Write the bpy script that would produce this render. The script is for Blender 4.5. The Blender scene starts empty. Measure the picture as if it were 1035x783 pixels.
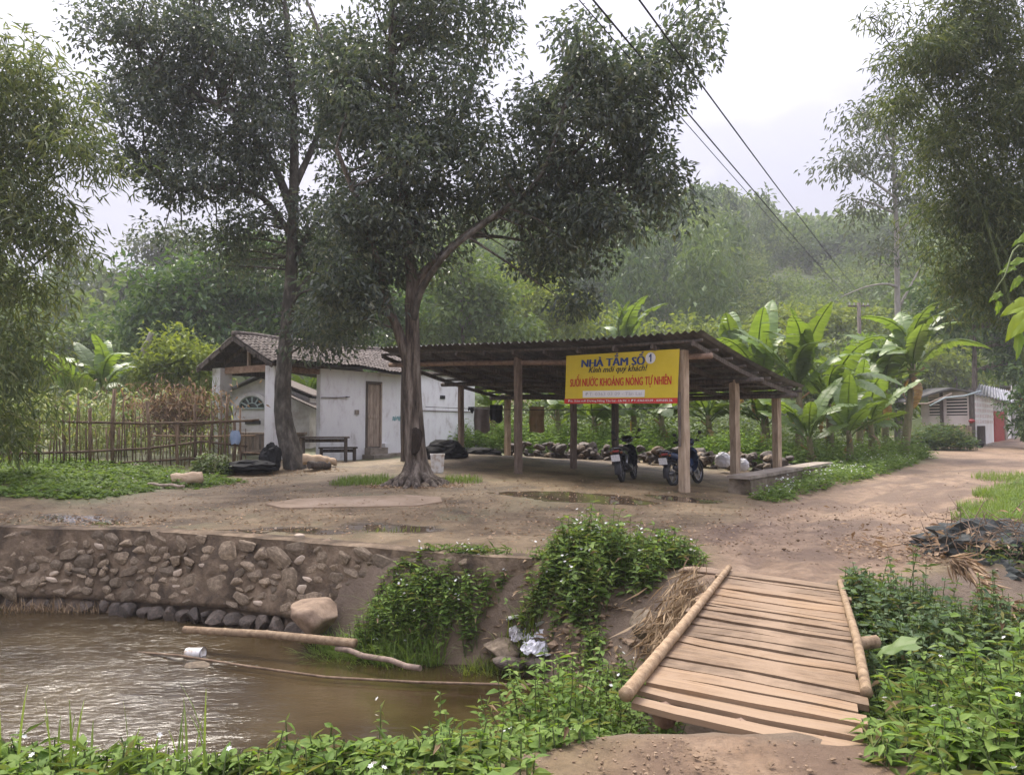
import bpy, bmesh, math, random
import numpy as np
from mathutils import Vector, Matrix

random.seed(7)
RNG = np.random.default_rng(7)
sc = bpy.context.scene
COL = sc.collection
R = math.radians

# ------------------------------------------------------------------ camera
CAM_H, F, PITCH = 1.55, 770.0, math.atan((430 - 391.5) / 770)
cd = bpy.data.cameras.new("camera")
cd.sensor_width = 36
cd.lens = 36 * F / 1035
cd.clip_end = 3000
cd.clip_start = 0.05
cam = bpy.data.objects.new("camera", cd)
COL.objects.link(cam)
cam.location = (0, 0, CAM_H)
cam.rotation_euler = (R(90) + PITCH, 0, 0)
sc.camera = cam

# ------------------------------------------------------------------ light and sky
SUN_EL, SUN_AZ = R(58), R(-25)           # azimuth from +Y towards +X
sd = bpy.data.lights.new("sun", 'SUN')
sd.energy = 1.5
sd.angle = R(25)
sd.color = (1, 0.92, 0.80)
sun = bpy.data.objects.new("sun", sd)
COL.objects.link(sun)
sv = Vector((math.sin(SUN_AZ) * math.cos(SUN_EL), math.cos(SUN_AZ) * math.cos(SUN_EL), math.sin(SUN_EL)))
sun.rotation_euler = sv.to_track_quat('Z', 'Y').to_euler()
sun.location = (0, 0, 60)

w = bpy.data.worlds.new("World")
sc.world = w
w.use_nodes = True
nt = w.node_tree
nt.nodes.clear()
wo = nt.nodes.new('ShaderNodeOutputWorld')
bg = nt.nodes.new('ShaderNodeBackground')
bg.inputs['Strength'].default_value = 0.1
sky = nt.nodes.new('ShaderNodeTexSky')
sky.sky_type = 'NISHITA'
sky.sun_disc = False
sky.sun_elevation = SUN_EL
sky.sun_rotation = SUN_AZ
sky.dust_density = 3
tc = nt.nodes.new('ShaderNodeTexCoord')
mp = nt.nodes.new('ShaderNodeMapping')
mp.inputs['Scale'].default_value = (1, 1, 2.2)
nz = nt.nodes.new('ShaderNodeTexNoise')
nz.inputs['Scale'].default_value = 2.7
nz.inputs['Detail'].default_value = 7
nz.inputs['Roughness'].default_value = 0.48
nz.inputs['Distortion'].default_value = 0.3
cr = nt.nodes.new('ShaderNodeValToRGB')
cr.color_ramp.elements[0].position = 0.50
cr.color_ramp.elements[0].color = (2.15, 2.1, 2.55, 1)
cr.color_ramp.elements[1].position = 0.82
cr.color_ramp.elements[1].color = (4.1, 4.0, 4.5, 1)
sep = nt.nodes.new('ShaderNodeSeparateXYZ')
mr = nt.nodes.new('ShaderNodeMapRange')      # an overcast sky brightens evenly towards the zenith
mr.inputs['From Min'].default_value = 0.0
mr.inputs['From Max'].default_value = 1.0
mr.inputs['To Min'].default_value = 0.40
mr.inputs['To Max'].default_value = 3.5
vm = nt.nodes.new('ShaderNodeVectorMath')
vm.operation = 'SCALE'
mx = nt.nodes.new('ShaderNodeMixRGB')
mx.inputs['Fac'].default_value = 0.95
L = nt.links.new
L(tc.outputs['Generated'], mp.inputs['Vector'])
L(mp.outputs['Vector'], nz.inputs['Vector'])
L(nz.outputs['Fac'], cr.inputs['Fac'])
L(tc.outputs['Generated'], sep.inputs[0])
pw = nt.nodes.new('ShaderNodeMath'); pw.operation = 'POWER'; pw.use_clamp = True
pw.inputs[1].default_value = 2.0
L(sep.outputs['Z'], pw.inputs[0])
L(pw.outputs[0], mr.inputs['Value'])
L(cr.outputs['Color'], vm.inputs[0])
L(mr.outputs['Result'], vm.inputs['Scale'])
L(sky.outputs['Color'], mx.inputs['Color1'])
L(vm.outputs['Vector'], mx.inputs['Color2'])
L(mx.outputs['Color'], bg.inputs['Color'])
L(bg.outputs['Background'], wo.inputs['Surface'])

sc.view_settings.view_transform = 'Standard'
sc.view_settings.look = 'None'
sc.view_settings.exposure = 2.15
sc.view_settings.gamma = 1
sc.render.engine = 'CYCLES'
sc.cycles.max_bounces = 6
sc.cycles.diffuse_bounces = 3
sc.cycles.glossy_bounces = 3
sc.cycles.transmission_bounces = 4
sc.cycles.use_denoising = True
sc.cycles.volume_step_rate = 4

# ------------------------------------------------------------------ helpers
def ray(px, py):
    a = (px - 517.5) / F
    b = (391.5 - py) / F
    return a, math.cos(PITCH) - b * math.sin(PITCH), math.sin(PITCH) + b * math.cos(PITCH)

def A(px, py, Y):
    """the world point that lies Y metres ahead on the sight line through a photograph pixel"""
    a, dy, dz = ray(px, py)
    t = Y / dy
    return Vector((a * t, Y, CAM_H + dz * t))

def hash3(i, j, k, s):
    n = (i * 374761393 + j * 668265263 + k * 2147483647 + s * 974711) & 0x7fffffff
    n = ((n ^ (n >> 13)) * 1274126177) & 0x7fffffff
    n = (n ^ (n >> 16)) & 0x7fffffff
    return n / 0x7fffffff

def vnoise(x, y, z=None, s=0):
    x = np.asarray(x, float); y = np.asarray(y, float)
    z = np.zeros_like(x) if z is None else np.asarray(z, float)
    xi = np.floor(x).astype(np.int64); yi = np.floor(y).astype(np.int64); zi = np.floor(z).astype(np.int64)
    fx, fy, fz = x - xi, y - yi, z - zi
    u, v, q = (t * t * (3 - 2 * t) for t in (fx, fy, fz))
    r = 0
    for a in (0, 1):
        for b in (0, 1):
            for c in (0, 1):
                wgt = (u if a else 1 - u) * (v if b else 1 - v) * (q if c else 1 - q)
                r = r + wgt * hash3(xi + a, yi + b, zi + c, s)
    return r * 2 - 1

def fbm(x, y, z=None, s=0, o=4):
    r = 0; a = 1; t = 0
    for k in range(o):
        f = 2 ** k
        r = r + a * vnoise(np.asarray(x) * f, np.asarray(y) * f, None if z is None else np.asarray(z) * f, s + k * 17)
        t += a; a *= .5
    return r / t

def sstep(a, b, x):
    t = np.clip((np.asarray(x, float) - a) / (b - a), 0, 1)
    return t * t * (3 - 2 * t)

MATS = {}
def nodes_of(name):
    m = bpy.data.materials.new(name)
    m.use_nodes = True
    MATS[name] = m
    t = m.node_tree
    return m, t, t.nodes['Principled BSDF'], t.links.new

def ramp(t, cols, pos):
    r = t.nodes.new('ShaderNodeValToRGB')
    e = r.color_ramp.elements
    while len(e) < len(cols):
        e.new(0.5)
    for i, (c, p) in enumerate(zip(cols, pos)):
        e[i].position = p
        e[i].color = (*c, 1)
    return r

def noise(t, scale, detail=5, rough=.6, dist=0, vec=None):
    n = t.nodes.new('ShaderNodeTexNoise')
    n.inputs['Scale'].default_value = scale
    n.inputs['Detail'].default_value = detail
    n.inputs['Roughness'].default_value = rough
    n.inputs['Distortion'].default_value = dist
    if vec is not None:
        t.links.new(vec, n.inputs['Vector'])
    return n

def coord(t, stretch=None, world=False):
    if world:
        o = t.nodes.new('ShaderNodeNewGeometry').outputs['Position']
    else:
        o = t.nodes.new('ShaderNodeTexCoord').outputs['Object']
    if stretch:
        m = t.nodes.new('ShaderNodeMapping')
        m.inputs['Scale'].default_value = stretch
        t.links.new(o, m.inputs['Vector'])
        o = m.outputs['Vector']
    return o

def mixc(t, fac, c1, c2, mode='MIX'):
    m = t.nodes.new('ShaderNodeMixRGB')
    m.blend_type = mode
    for key, v in (('Fac', fac), ('Color1', c1), ('Color2', c2)):
        if isinstance(v, (int, float)):
            m.inputs[key].default_value = v
        elif isinstance(v, tuple):
            m.inputs[key].default_value = (*v, 1)
        else:
            t.links.new(v, m.inputs[key])
    return m.outputs['Color']

def mat(name, cols, scale=4, rough=.8, bump=.3, bscale=None, stretch=None, spec=.3, world=False,
        spread=(.3, .7), rnd=0.0, metal=0, dist=.2, bdist=.02):
    """noise coloured surface; rnd = how much each object's own random value shifts brightness"""
    m, t, b, l = nodes_of(name)
    c = coord(t, stretch, world)
    n = noise(t, scale, 6, .65, dist, c)
    pos = [spread[0] + (spread[1] - spread[0]) * i / (len(cols) - 1) for i in range(len(cols))]
    r = ramp(t, cols, pos)
    l(n.outputs['Fac'], r.inputs['Fac'])
    out = r.outputs['Color']
    if rnd:
        oi = t.nodes.new('ShaderNodeObjectInfo')
        mrn = t.nodes.new('ShaderNodeMapRange')
        mrn.inputs['To Min'].default_value = 1 - rnd
        mrn.inputs['To Max'].default_value = 1 + rnd
        l(oi.outputs['Random'], mrn.inputs['Value'])
        v = t.nodes.new('ShaderNodeVectorMath'); v.operation = 'SCALE'
        l(out, v.inputs[0]); l(mrn.outputs['Result'], v.inputs['Scale'])
        out = v.outputs['Vector']
    l(out, b.inputs['Base Color'])
    b.inputs['Roughness'].default_value = rough
    b.inputs['Specular IOR Level'].default_value = spec
    b.inputs['Metallic'].default_value = metal
    if bump:
        n2 = noise(t, bscale or scale * 3, 8, .7, .3, c)
        bp = t.nodes.new('ShaderNodeBump')
        bp.inputs['Strength'].default_value = bump
        bp.inputs['Distance'].default_value = bdist
        l(n2.outputs['Fac'], bp.inputs['Height'])
        l(bp.outputs['Normal'], b.inputs['Normal'])
    return m

def leafmat(name, cols, trans=.35, tcol=None, rough=.5, spec=.35, tint=None):
    """leaf: each leaf takes its own colour; light comes through it"""
    m, t, b, l = nodes_of(name)
    g = t.nodes.new('ShaderNodeNewGeometry')
    r = ramp(t, cols, [i / (len(cols) - 1) for i in range(len(cols))])
    if tint:
        at = t.nodes.new('ShaderNodeAttribute'); at.attribute_name = tint
        mm = t.nodes.new('ShaderNodeMath'); mm.operation = 'MULTIPLY_ADD'
        l(g.outputs['Random Per Island'], mm.inputs[0]); mm.inputs[1].default_value = .3
        l(at.outputs['Fac'], mm.inputs[2])
        l(mm.outputs[0], r.inputs['Fac'])
    else:
        l(g.outputs['Random Per Island'], r.inputs['Fac'])
    l(r.outputs['Color'], b.inputs['Base Color'])
    b.inputs['Roughness'].default_value = rough
    b.inputs['Specular IOR Level'].default_value = spec
    tr = t.nodes.new('ShaderNodeBsdfTranslucent')
    tcv = mixc(t, 1.0, r.outputs['Color'], tcol or (1.5, 1.5, .6), 'MULTIPLY')
    l(tcv, tr.inputs['Color'])
    mxs = t.nodes.new('ShaderNodeMixShader')
    mxs.inputs['Fac'].default_value = trans
    l(b.outputs['BSDF'], mxs.inputs[1]); l(tr.outputs['BSDF'], mxs.inputs[2])
    l(mxs.outputs['Shader'], t.nodes['Material Output'].inputs['Surface'])
    return m

WM = {}                                   # world matrices of things and parts
def reg(o, M):
    WM[o.name] = M

def thing(name, label, cat, loc=(0, 0, 0), rz=0, group=None):
    o = bpy.data.objects.new(name, None)
    o.empty_display_size = .1
    COL.objects.link(o)
    o.location = loc
    o.rotation_euler = (0, 0, rz)
    o['label'] = label
    o['category'] = cat
    if group:
        o['group'] = group
    reg(o, Matrix.Translation(loc) @ Matrix.Rotation(rz, 4, 'Z'))
    return o

def tag(o, label, cat, group=None):
    o['label'] = label; o['category'] = cat
    if group:
        o['group'] = group
    return o

def struct(o):
    o['kind'] = 'structure'
    return o

def stuff(o, label=None, cat=None):
    o['kind'] = 'stuff'
    if label:
        o['label'] = label
        o['category'] = cat
    return o

def mesh_np(name, V, Fc, material, smooth=False, attr=None):
    """a mesh from an (n,3) array and an (m,k) array of faces"""
    me = bpy.data.meshes.new(name)
    V = np.asarray(V, np.float32); Fc = np.asarray(Fc, np.int32)
    m, k = Fc.shape
    me.vertices.add(len(V)); me.vertices.foreach_set('co', V.ravel())
    me.loops.add(m * k); me.loops.foreach_set('vertex_index', Fc.ravel())
    me.polygons.add(m)
    me.polygons.foreach_set('loop_start', np.arange(m, dtype=np.int32) * k)
    me.polygons.foreach_set('use_smooth', np.full(m, bool(smooth)))
    for an, av in (attr or {}).items():
        d = me.attributes.new(an, 'FLOAT', 'POINT')
        d.data.foreach_set('value', np.asarray(av, np.float32).ravel())
    me.update(calc_edges=True)
    if material:
        me.materials.append(material)
    return me

def place(me, name, parent=None, M=None):
    """link a mesh; M = its matrix in the parent's space"""
    o = bpy.data.objects.new(name, me)
    COL.objects.link(o)
    M = M or Matrix.Identity(4)
    if parent is not None:
        o.parent = parent
        reg(o, WM[parent.name] @ M)
    else:
        reg(o, M)
    o.matrix_local = M
    return o

class MB:
    def __init__(s):
        s.v = []; s.f = []
    def add(s, vs, fs):
        n = len(s.v)
        s.v += [tuple(v) for v in vs]
        s.f += [tuple(i + n for i in f) for f in fs]
    def box(s, c, size, rot=None):
        c = Vector(c); hx, hy, hz = (q / 2 for q in size)
        vs = [Vector((x, y, z)) for z in (-hz, hz) for y in (-hy, hy) for x in (-hx, hx)]
        if rot is not None:
            vs = [rot @ v for v in vs]
        s.add([v + c for v in vs], [(0, 2, 3, 1), (4, 5, 7, 6), (0, 1, 5, 4), (2, 6, 7, 3), (0, 4, 6, 2), (1, 3, 7, 5)])
    def bar(s, p, q, wd, ht, up=(0, 0, 1)):
        p = Vector(p); q = Vector(q)
        d = (q - p).normalized()
        sd_ = d.cross(Vector(up))
        if sd_.length < 1e-4:
            sd_ = d.cross(Vector((1, 0, 0)))
        sd_.normalize()
        u = sd_.cross(d)
        vs = []
        for e in (p, q):
            for a, b in ((-1, -1), (1, -1), (1, 1), (-1, 1)):
                vs.append(e + sd_ * (a * wd / 2) + u * (b * ht / 2))
        s.add(vs, [(0, 1, 2, 3), (7, 6, 5, 4), (0, 4, 5, 1), (1, 5, 6, 2), (2, 6, 7, 3), (3, 7, 4, 0)])
    def tube(s, path, rad, n=6, caps=True, jit=0):
        path = [Vector(p) for p in path]
        if isinstance(rad, (int, float)):
            rad = [rad] * len(path)
        rings = []
        ref = None
        for i, p in enumerate(path):
            d = (path[min(i + 1, len(path) - 1)] - path[max(i - 1, 0)])
            if d.length < 1e-9:
                d = Vector((0, 0, 1))
            d.normalize()
            if ref is None:
                ref = Vector((1, 0, 0)) if abs(d.x) < .8 else Vector((0, 1, 0))
            sx = (ref - d * ref.dot(d)).normalized()
            ref = sx
            sy = d.cross(sx)
            ring = []
            for k in range(n):
                a = 2 * math.pi * k / n
                rr = rad[i] * (1 + (random.uniform(-jit, jit) if jit else 0))
                ring.append(p + sx * (math.cos(a) * rr) + sy * (math.sin(a) * rr))
            rings.append(ring)
        vs = [v for r_ in rings for v in r_]
        fs = []
        for i in range(len(path) - 1):
            for k in range(n):
                a = i * n + k; b = i * n + (k + 1) % n
                fs.append((a, b, b + n, a + n))
        if caps:
            fs.append(tuple(range(n - 1, -1, -1)))
            fs.append(tuple(range((len(path) - 1) * n, len(path) * n)))
        s.add(vs, fs)
    def lathe(s, prof, c=(0, 0, 0), n=12, M=None):
        """profile of (radius, height) about z, or about M's z"""
        vs = []; fs = []
        for r_, h in prof:
            for k in range(n):
                a = 2 * math.pi * k / n
                v = Vector((r_ * math.cos(a), r_ * math.sin(a), h))
                if M is not None:
                    v = M @ v
                vs.append(v + Vector(c))
        for i in range(len(prof) - 1):
            for k in range(n):
                a = i * n + k; b = i * n + (k + 1) % n
                fs.append((a, b, b + n, a + n))
        fs.append(tuple(range(n - 1, -1, -1)))
        fs.append(tuple(range((len(prof) - 1) * n, len(prof) * n)))
        s.add(vs, fs)
    def torus(s, c, Rr, r_, n=20, m=6, M=None):
        vs = []; fs = []
        for i in range(n):
            a = 2 * math.pi * i / n
            for j in range(m):
                b = 2 * math.pi * j / m
                v = Vector(((Rr + r_ * math.cos(b)) * math.cos(a), (Rr + r_ * math.cos(b)) * math.sin(a), r_ * math.sin(b)))
                if M is not None:
                    v = M @ v
                vs.append(v + Vector(c))
        for i in range(n):
            for j in range(m):
                fs.append((i * m + j, ((i + 1) % n) * m + j, ((i + 1) % n) * m + (j + 1) % m, i * m + (j + 1) % m))
        s.add(vs, fs)
    def grid(s, fn, nu, nv):
        vs = [fn(i / nu, j / nv) for j in range(nv + 1) for i in range(nu + 1)]
        k = nu + 1
        s.add(vs, [(j * k + i, j * k + i + 1, (j + 1) * k + i + 1, (j + 1) * k + i) for j in range(nv) for i in range(nu)])
    def mesh(s, name, material, smooth=False):
        me = bpy.data.meshes.new(name)
        me.from_pydata(s.v, [], s.f)
        me.polygons.foreach_set('use_smooth', np.full(len(me.polygons), bool(smooth)))
        me.update()
        if material:
            me.materials.append(material)
        return me
    def build(s, name, material, parent=None, smooth=False, local=False):
        if parent is not None and not local:
            inv = WM[parent.name].inverted()
            s.v = [tuple(inv @ Vector(v)) for v in s.v]
        return place(s.mesh(name, material, smooth), name, parent)

def blob(seed, sub=2, rough=.25, flat=1.0):
    bm = bmesh.new()
    bmesh.ops.create_icosphere(bm, subdivisions=sub, radius=1)
    co = np.array([v.co[:] for v in bm.verts])
    d = 1 + rough * fbm(co[:, 0] * 1.3 + seed * 7.1, co[:, 1] * 1.3 + 3, co[:, 2] * 1.3, seed, 2)
    # chip a few planes off so it reads as a broken stone
    rg = np.random.default_rng(seed)
    P = co * d[:, None]
    for _ in range(9):
        n_ = rg.normal(size=3); n_ /= np.linalg.norm(n_)
        lim = rg.uniform(.52, .88)
        over = np.maximum(P @ n_ - lim, 0)
        P = P - over[:, None] * n_ * .95
    P[:, 2] *= flat
    for v, p in zip(bm.verts, P):
        v.co = p
    return bm

def blob_mesh(name, seed, material, sub=2, rough=.25, flat=1.0, smooth=True):
    bm = blob(seed, sub, rough, flat)
    me = bpy.data.meshes.new(name)
    bm.to_mesh(me); bm.free()
    if smooth:
        me.polygons.foreach_set('use_smooth', np.ones(len(me.polygons), bool))
    me.materials.append(material)
    return me

def TRS(loc, rot=(0, 0, 0), s=(1, 1, 1)):
    if isinstance(s, (int, float)):
        s = (s, s, s)
    from mathutils import Euler
    return Matrix.Translation(loc) @ Euler(rot).to_matrix().to_4x4() @ Matrix.Diagonal((*s, 1))

def nrm(a):
    return a / np.maximum(np.linalg.norm(a, axis=1, keepdims=True), 1e-9)

def leaf_arrays(P, D, N, Ln, W, kind='diamond', droop=.15):
    """triangles of many leaves; P base points, D directions, N rough normals"""
    P = np.asarray(P, float); n = len(P)
    D = nrm(np.asarray(D, float)); N = np.asarray(N, float)
    S = nrm(np.cross(D, N)); N = np.cross(S, D)
    Ln = np.broadcast_to(Ln, (n,))[:, None]; W = np.broadcast_to(W, (n,))[:, None]
    if kind == 'diamond':
        v = np.stack([P,
                      P + D * Ln * .42 + S * W * .5 + N * W * .12,
                      P + D * Ln - N * Ln * droop,
                      P + D * Ln * .42 - S * W * .5 + N * W * .12], 1)
        f = np.array([[0, 1, 2], [0, 2, 3]])
        k = 4
    else:
        m1 = P + D * Ln * .30
        m2 = P + D * Ln * .65 - N * Ln * droop * .35
        v = np.stack([P,
                      m1 + S * W * .5 + N * W * .14, m1, m1 - S * W * .5 + N * W * .14,
                      m2 + S * W * .38 + N * W * .08, m2, m2 - S * W * .38 + N * W * .08,
                      P + D * Ln - N * Ln * droop], 1)
        f = np.array([[0, 1, 2], [0, 2, 3], [1, 4, 2], [2, 4, 5], [2, 5, 3], [3, 5, 6], [4, 7, 5], [5, 7, 6]])
        k = 8
    Vv = v.reshape(-1, 3)
    Ff = (f[None] + (np.arange(n) * k)[:, None, None]).reshape(-1, 3)
    return Vv, Ff

def leaves(name, parent, material, P, D, N, Ln, W, kind='diamond', droop=.15):
    P = np.asarray(P, float)
    if parent is not None:
        o = np.array(WM[parent.name].translation)
        P = P - o
    V, Fc = leaf_arrays(P, D, N, Ln, W, kind, droop)
    return place(mesh_np(name, V, Fc, material), name, parent)

# ------------------------------------------------------------------ materials
M_soil = None
bark_grey = mat('bark_grey', [(.03, .024, .019), (.095, .075, .057), (.19, .155, .12), (.31, .265, .215)], 4.5, .9, 1.0, 14, (2.2, 2.2, .3), bdist=.08, spread=(.32, .64))
bark_dark = mat('bark_dark', [(.035, .033, .025), (.09, .08, .065), (.20, .18, .15)], 6, .9, .8, 16, (1, 1, .4), bdist=.03)
bark_pale = mat('bark_pale', [(.22, .2, .17), (.4, .37, .33)], 5, .85, .4, 14, (1, 1, .4))
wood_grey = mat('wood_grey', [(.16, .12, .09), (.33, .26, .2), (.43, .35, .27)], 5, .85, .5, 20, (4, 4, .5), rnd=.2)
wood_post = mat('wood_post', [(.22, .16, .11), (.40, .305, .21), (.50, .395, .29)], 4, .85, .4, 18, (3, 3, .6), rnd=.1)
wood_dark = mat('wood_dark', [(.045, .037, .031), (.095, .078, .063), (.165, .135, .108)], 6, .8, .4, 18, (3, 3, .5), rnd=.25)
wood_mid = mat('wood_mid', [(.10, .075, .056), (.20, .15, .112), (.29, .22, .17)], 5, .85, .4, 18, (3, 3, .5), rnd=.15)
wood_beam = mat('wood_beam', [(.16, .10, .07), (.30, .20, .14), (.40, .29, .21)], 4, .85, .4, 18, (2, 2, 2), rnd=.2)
bamboo_mat = mat('bamboo_dry', [(.12, .08, .046), (.22, .15, .088), (.30, .215, .13), (.37, .28, .185)], 10, .7, .4, 24, (1.5, 1.5, 1.5), spec=.25, rnd=.2, spread=(.28, .7))
bamboo_grey = mat('bamboo_weathered', [(.075, .05, .032), (.165, .112, .07), (.26, .19, .125)], 4, .8, .3, 14, (2, 2, 1), rnd=.3)
plaster = mat('white_plaster', [(.34, .31, .28), (.62, .60, .58), (.76, .75, .75), (.80, .80, .79)], 2.0, .9, .35, 16, (1.6, 1.6, .7), spec=.2, world=True, spread=(.25, .56))
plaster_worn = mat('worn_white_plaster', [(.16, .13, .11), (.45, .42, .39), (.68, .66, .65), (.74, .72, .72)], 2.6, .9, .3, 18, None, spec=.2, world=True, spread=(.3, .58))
plaster_old = mat('old_grey_plaster', [(.28, .25, .22), (.45, .43, .41), (.56, .54, .52)], 1.5, .9, .3, 16, None, spec=.2, world=True)
rough_concrete = mat('rough_concrete', [(.07, .055, .038), (.16, .128, .09), (.26, .215, .155)], 3.5, .9, .8, 14, None, world=True, bdist=.05)
concrete = mat('concrete', [(.15, .125, .095), (.27, .23, .185), (.35, .305, .25)], 3, .9, .5, 18, None, world=True)
tile_mat = mat('clay_tiles', [(.07, .06, .052), (.15, .125, .108), (.26, .225, .20)], 9, .9, .4, 25, None, spread=(.32, .68))
fibro = mat('fibre_cement', [(.06, .06, .055), (.13, .125, .115), (.22, .21, .195)], 1.8, .9, .3, 20, None, rnd=.25)
fibro_light = mat('light_fibre_cement', [(.18, .18, .18), (.30, .30, .31), (.40, .40, .41)], 2, .85, .2, 20)
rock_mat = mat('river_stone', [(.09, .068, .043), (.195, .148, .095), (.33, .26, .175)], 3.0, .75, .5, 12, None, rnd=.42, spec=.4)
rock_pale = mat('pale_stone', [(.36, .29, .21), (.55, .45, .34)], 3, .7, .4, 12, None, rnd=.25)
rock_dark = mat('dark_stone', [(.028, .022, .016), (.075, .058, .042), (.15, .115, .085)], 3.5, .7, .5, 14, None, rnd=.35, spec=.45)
boulder_mat = mat('boulder', [(.16, .112, .075), (.26, .187, .125), (.35, .26, .18)], 2, .8, .5, 10)
mortar = mat('mud_mortar', [(.03, .023, .016), (.085, .062, .040), (.175, .128, .082), (.29, .218, .145)], 2.3, .9, .9, 12, None, world=True, spread=(.28, .68), bdist=.05)
black_plastic = mat('black_plastic', [(.012, .012, .013), (.03, .03, .032)], 6, .45, .1, 20)
tarp_mat = mat('black_sheeting', [(.010, .010, .011), (.028, .028, .028)], 4, .75, .5, 8, spec=.15)
net_mat = mat('dark_netting', [(.022, .026, .024), (.055, .062, .056), (.12, .115, .10)], 9, .8, .6, 25)
rubber = mat('rubber', [(.012, .012, .012), (.03, .028, .026)], 20, .8, .2, 40)
paint_black = mat('black_paint', [(.012, .014, .02), (.02, .023, .032)], 3, .25, .0, spec=.6)
paint_blue = mat('blue_black_paint', [(.02, .035, .075), (.03, .05, .10)], 3, .25, .0, spec=.6)
metal_grey = mat('grey_metal', [(.25, .25, .26), (.4, .4, .42)], 6, .35, .05, 30, metal=.9)
plate_mat = mat('number_plate', [(.50, .50, .50), (.72, .72, .72)], 30, .5, 0, spread=(.35, .5))
red_plastic = mat('red_plastic', [(.20, .015, .012), (.26, .02, .015)], 4, .3, 0, spec=.5)
red_paint = mat('red_paint', [(.24, .035, .03), (.36, .06, .05)], 3, .7, .1, 20)
glass_lamp = mat('lamp_glass', [(.55, .56, .58), (.62, .63, .65)], 4, .15, 0, spec=.6)
white_bag = mat('white_sack', [(.55, .54, .55), (.74, .74, .76)], 5, .6, .5, 10)
bucket_mat = mat('dirty_white_plastic', [(.45, .35, .25), (.66, .62, .56), (.75, .73, .7)], 9, .6, .1, 20, None, spread=(.36, .6))
log_mat = mat('cut_log', [(.33, .23, .14), (.52, .39, .26), (.6, .48, .34)], 4, .85, .4, 18, (1, 3, 3))
dead_mat = leafmat('dead_leaves', [(.13, .085, .05), (.30, .20, .12), (.45, .33, .21), (.36, .26, .17)], .2, (1.1, 1, .8), .8, .1)
straw_mat = leafmat('dry_straw', [(.17, .115, .065), (.30, .215, .125), (.42, .32, .20)], .2, (1.1, 1, .8), .8, .1)
stem_mat = mat('green_stem', [(.07, .10, .035), (.13, .16, .06)], 8, .7, 0)
twig_mat = mat('dry_twig', [(.12, .085, .06), (.25, .18, .125)], 8, .85, 0)
flower_mat = leafmat('white_petals', [(.72, .72, .68), (.82, .82, .8)], .3, (1, 1, 1), .6, .1)
L_fig = leafmat('broadleaf', [(.046, .062, .050), (.068, .088, .066), (.090, .113, .080), (.118, .140, .095), (.15, .155, .085)], .38, (1.2, 1.35, .8), .33, .6)
L_fig2 = leafmat('broadleaf_left', [(.046, .060, .050), (.066, .085, .066), (.088, .110, .080), (.116, .136, .095), (.145, .15, .085)], .36, (1.2, 1.35, .8), .35, .6)
L_bam = leafmat('bamboo_leaf', [(.085, .12, .055), (.125, .165, .072), (.17, .205, .09), (.21, .225, .105)], .48, (1.4, 1.4, .7), .45, .5)
L_bam2 = leafmat('bamboo_leaf_dark', [(.055, .082, .036), (.082, .115, .046), (.12, .15, .056), (.155, .175, .066)], .45, (1.4, 1.4, .7), .45, .45)
L_bush = leafmat('bush_leaf', [(0.077, 0.132, 0.031), (0.116, 0.187, 0.044), (0.154, 0.231, 0.057), (0.198, 0.270, 0.075)], .40, (1.4, 1.4, .6), .6, .2)
L_lush = leafmat('lush_leaf', [(.085, .15, .03), (.12, .20, .04), (.165, .25, .055), (.20, .28, .07)], .42, (1.4, 1.4, .6), .6, .2)
L_mix = leafmat('narrow_weed_leaf', [(.085, .13, .035), (.13, .18, .05), (.18, .22, .07), (.24, .22, .09)], .38, (1.3, 1.3, .6), .6, .2)
L_dark = leafmat('dark_shrub_leaf', [(0.044, 0.083, 0.033), (0.069, 0.119, 0.043), (0.100, 0.156, 0.053), (0.125, 0.188, 0.062)], .35, (1.3, 1.4, .6), .5, .3)
L_yel = leafmat('yellow_green_leaf', [(0.099, 0.143, 0.033), (0.165, 0.220, 0.044), (0.242, 0.297, 0.055)], .4, (1.4, 1.3, .6), .5, .3)
L_mid = leafmat('mid_leaf', [(0.069, 0.109, 0.034), (0.109, 0.161, 0.052), (0.155, 0.207, 0.063)], .35, (1.4, 1.4, .6), .5, .35)
L_fog = leafmat('thin_tree_leaf', [(.06, .08, .045), (.09, .115, .06), (.12, .14, .08)], .35, (1.3, 1.3, .8), .5, .4)
L_hill = leafmat('hill_wood_leaf', [(0.040, 0.073, 0.028), (0.071, 0.117, 0.039), (0.114, 0.165, 0.049), (0.173, 0.227, 0.062), (0.223, 0.260, 0.077)], .35, (1.3, 1.3, .7), .6, .25, tint='tint')
L_grass = leafmat('grass_blade', [(.11, .17, .035), (.16, .235, .055), (.21, .29, .075)], .4, (1.3, 1.3, .6), .5, .3)
L_maize = leafmat('maize_leaf', [(0.125, 0.188, 0.056), (0.213, 0.275, 0.088), (0.325, 0.338, 0.138), (.28, .28, .12)], .4, (1.2, 1.2, .7), .55, .3)

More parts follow.
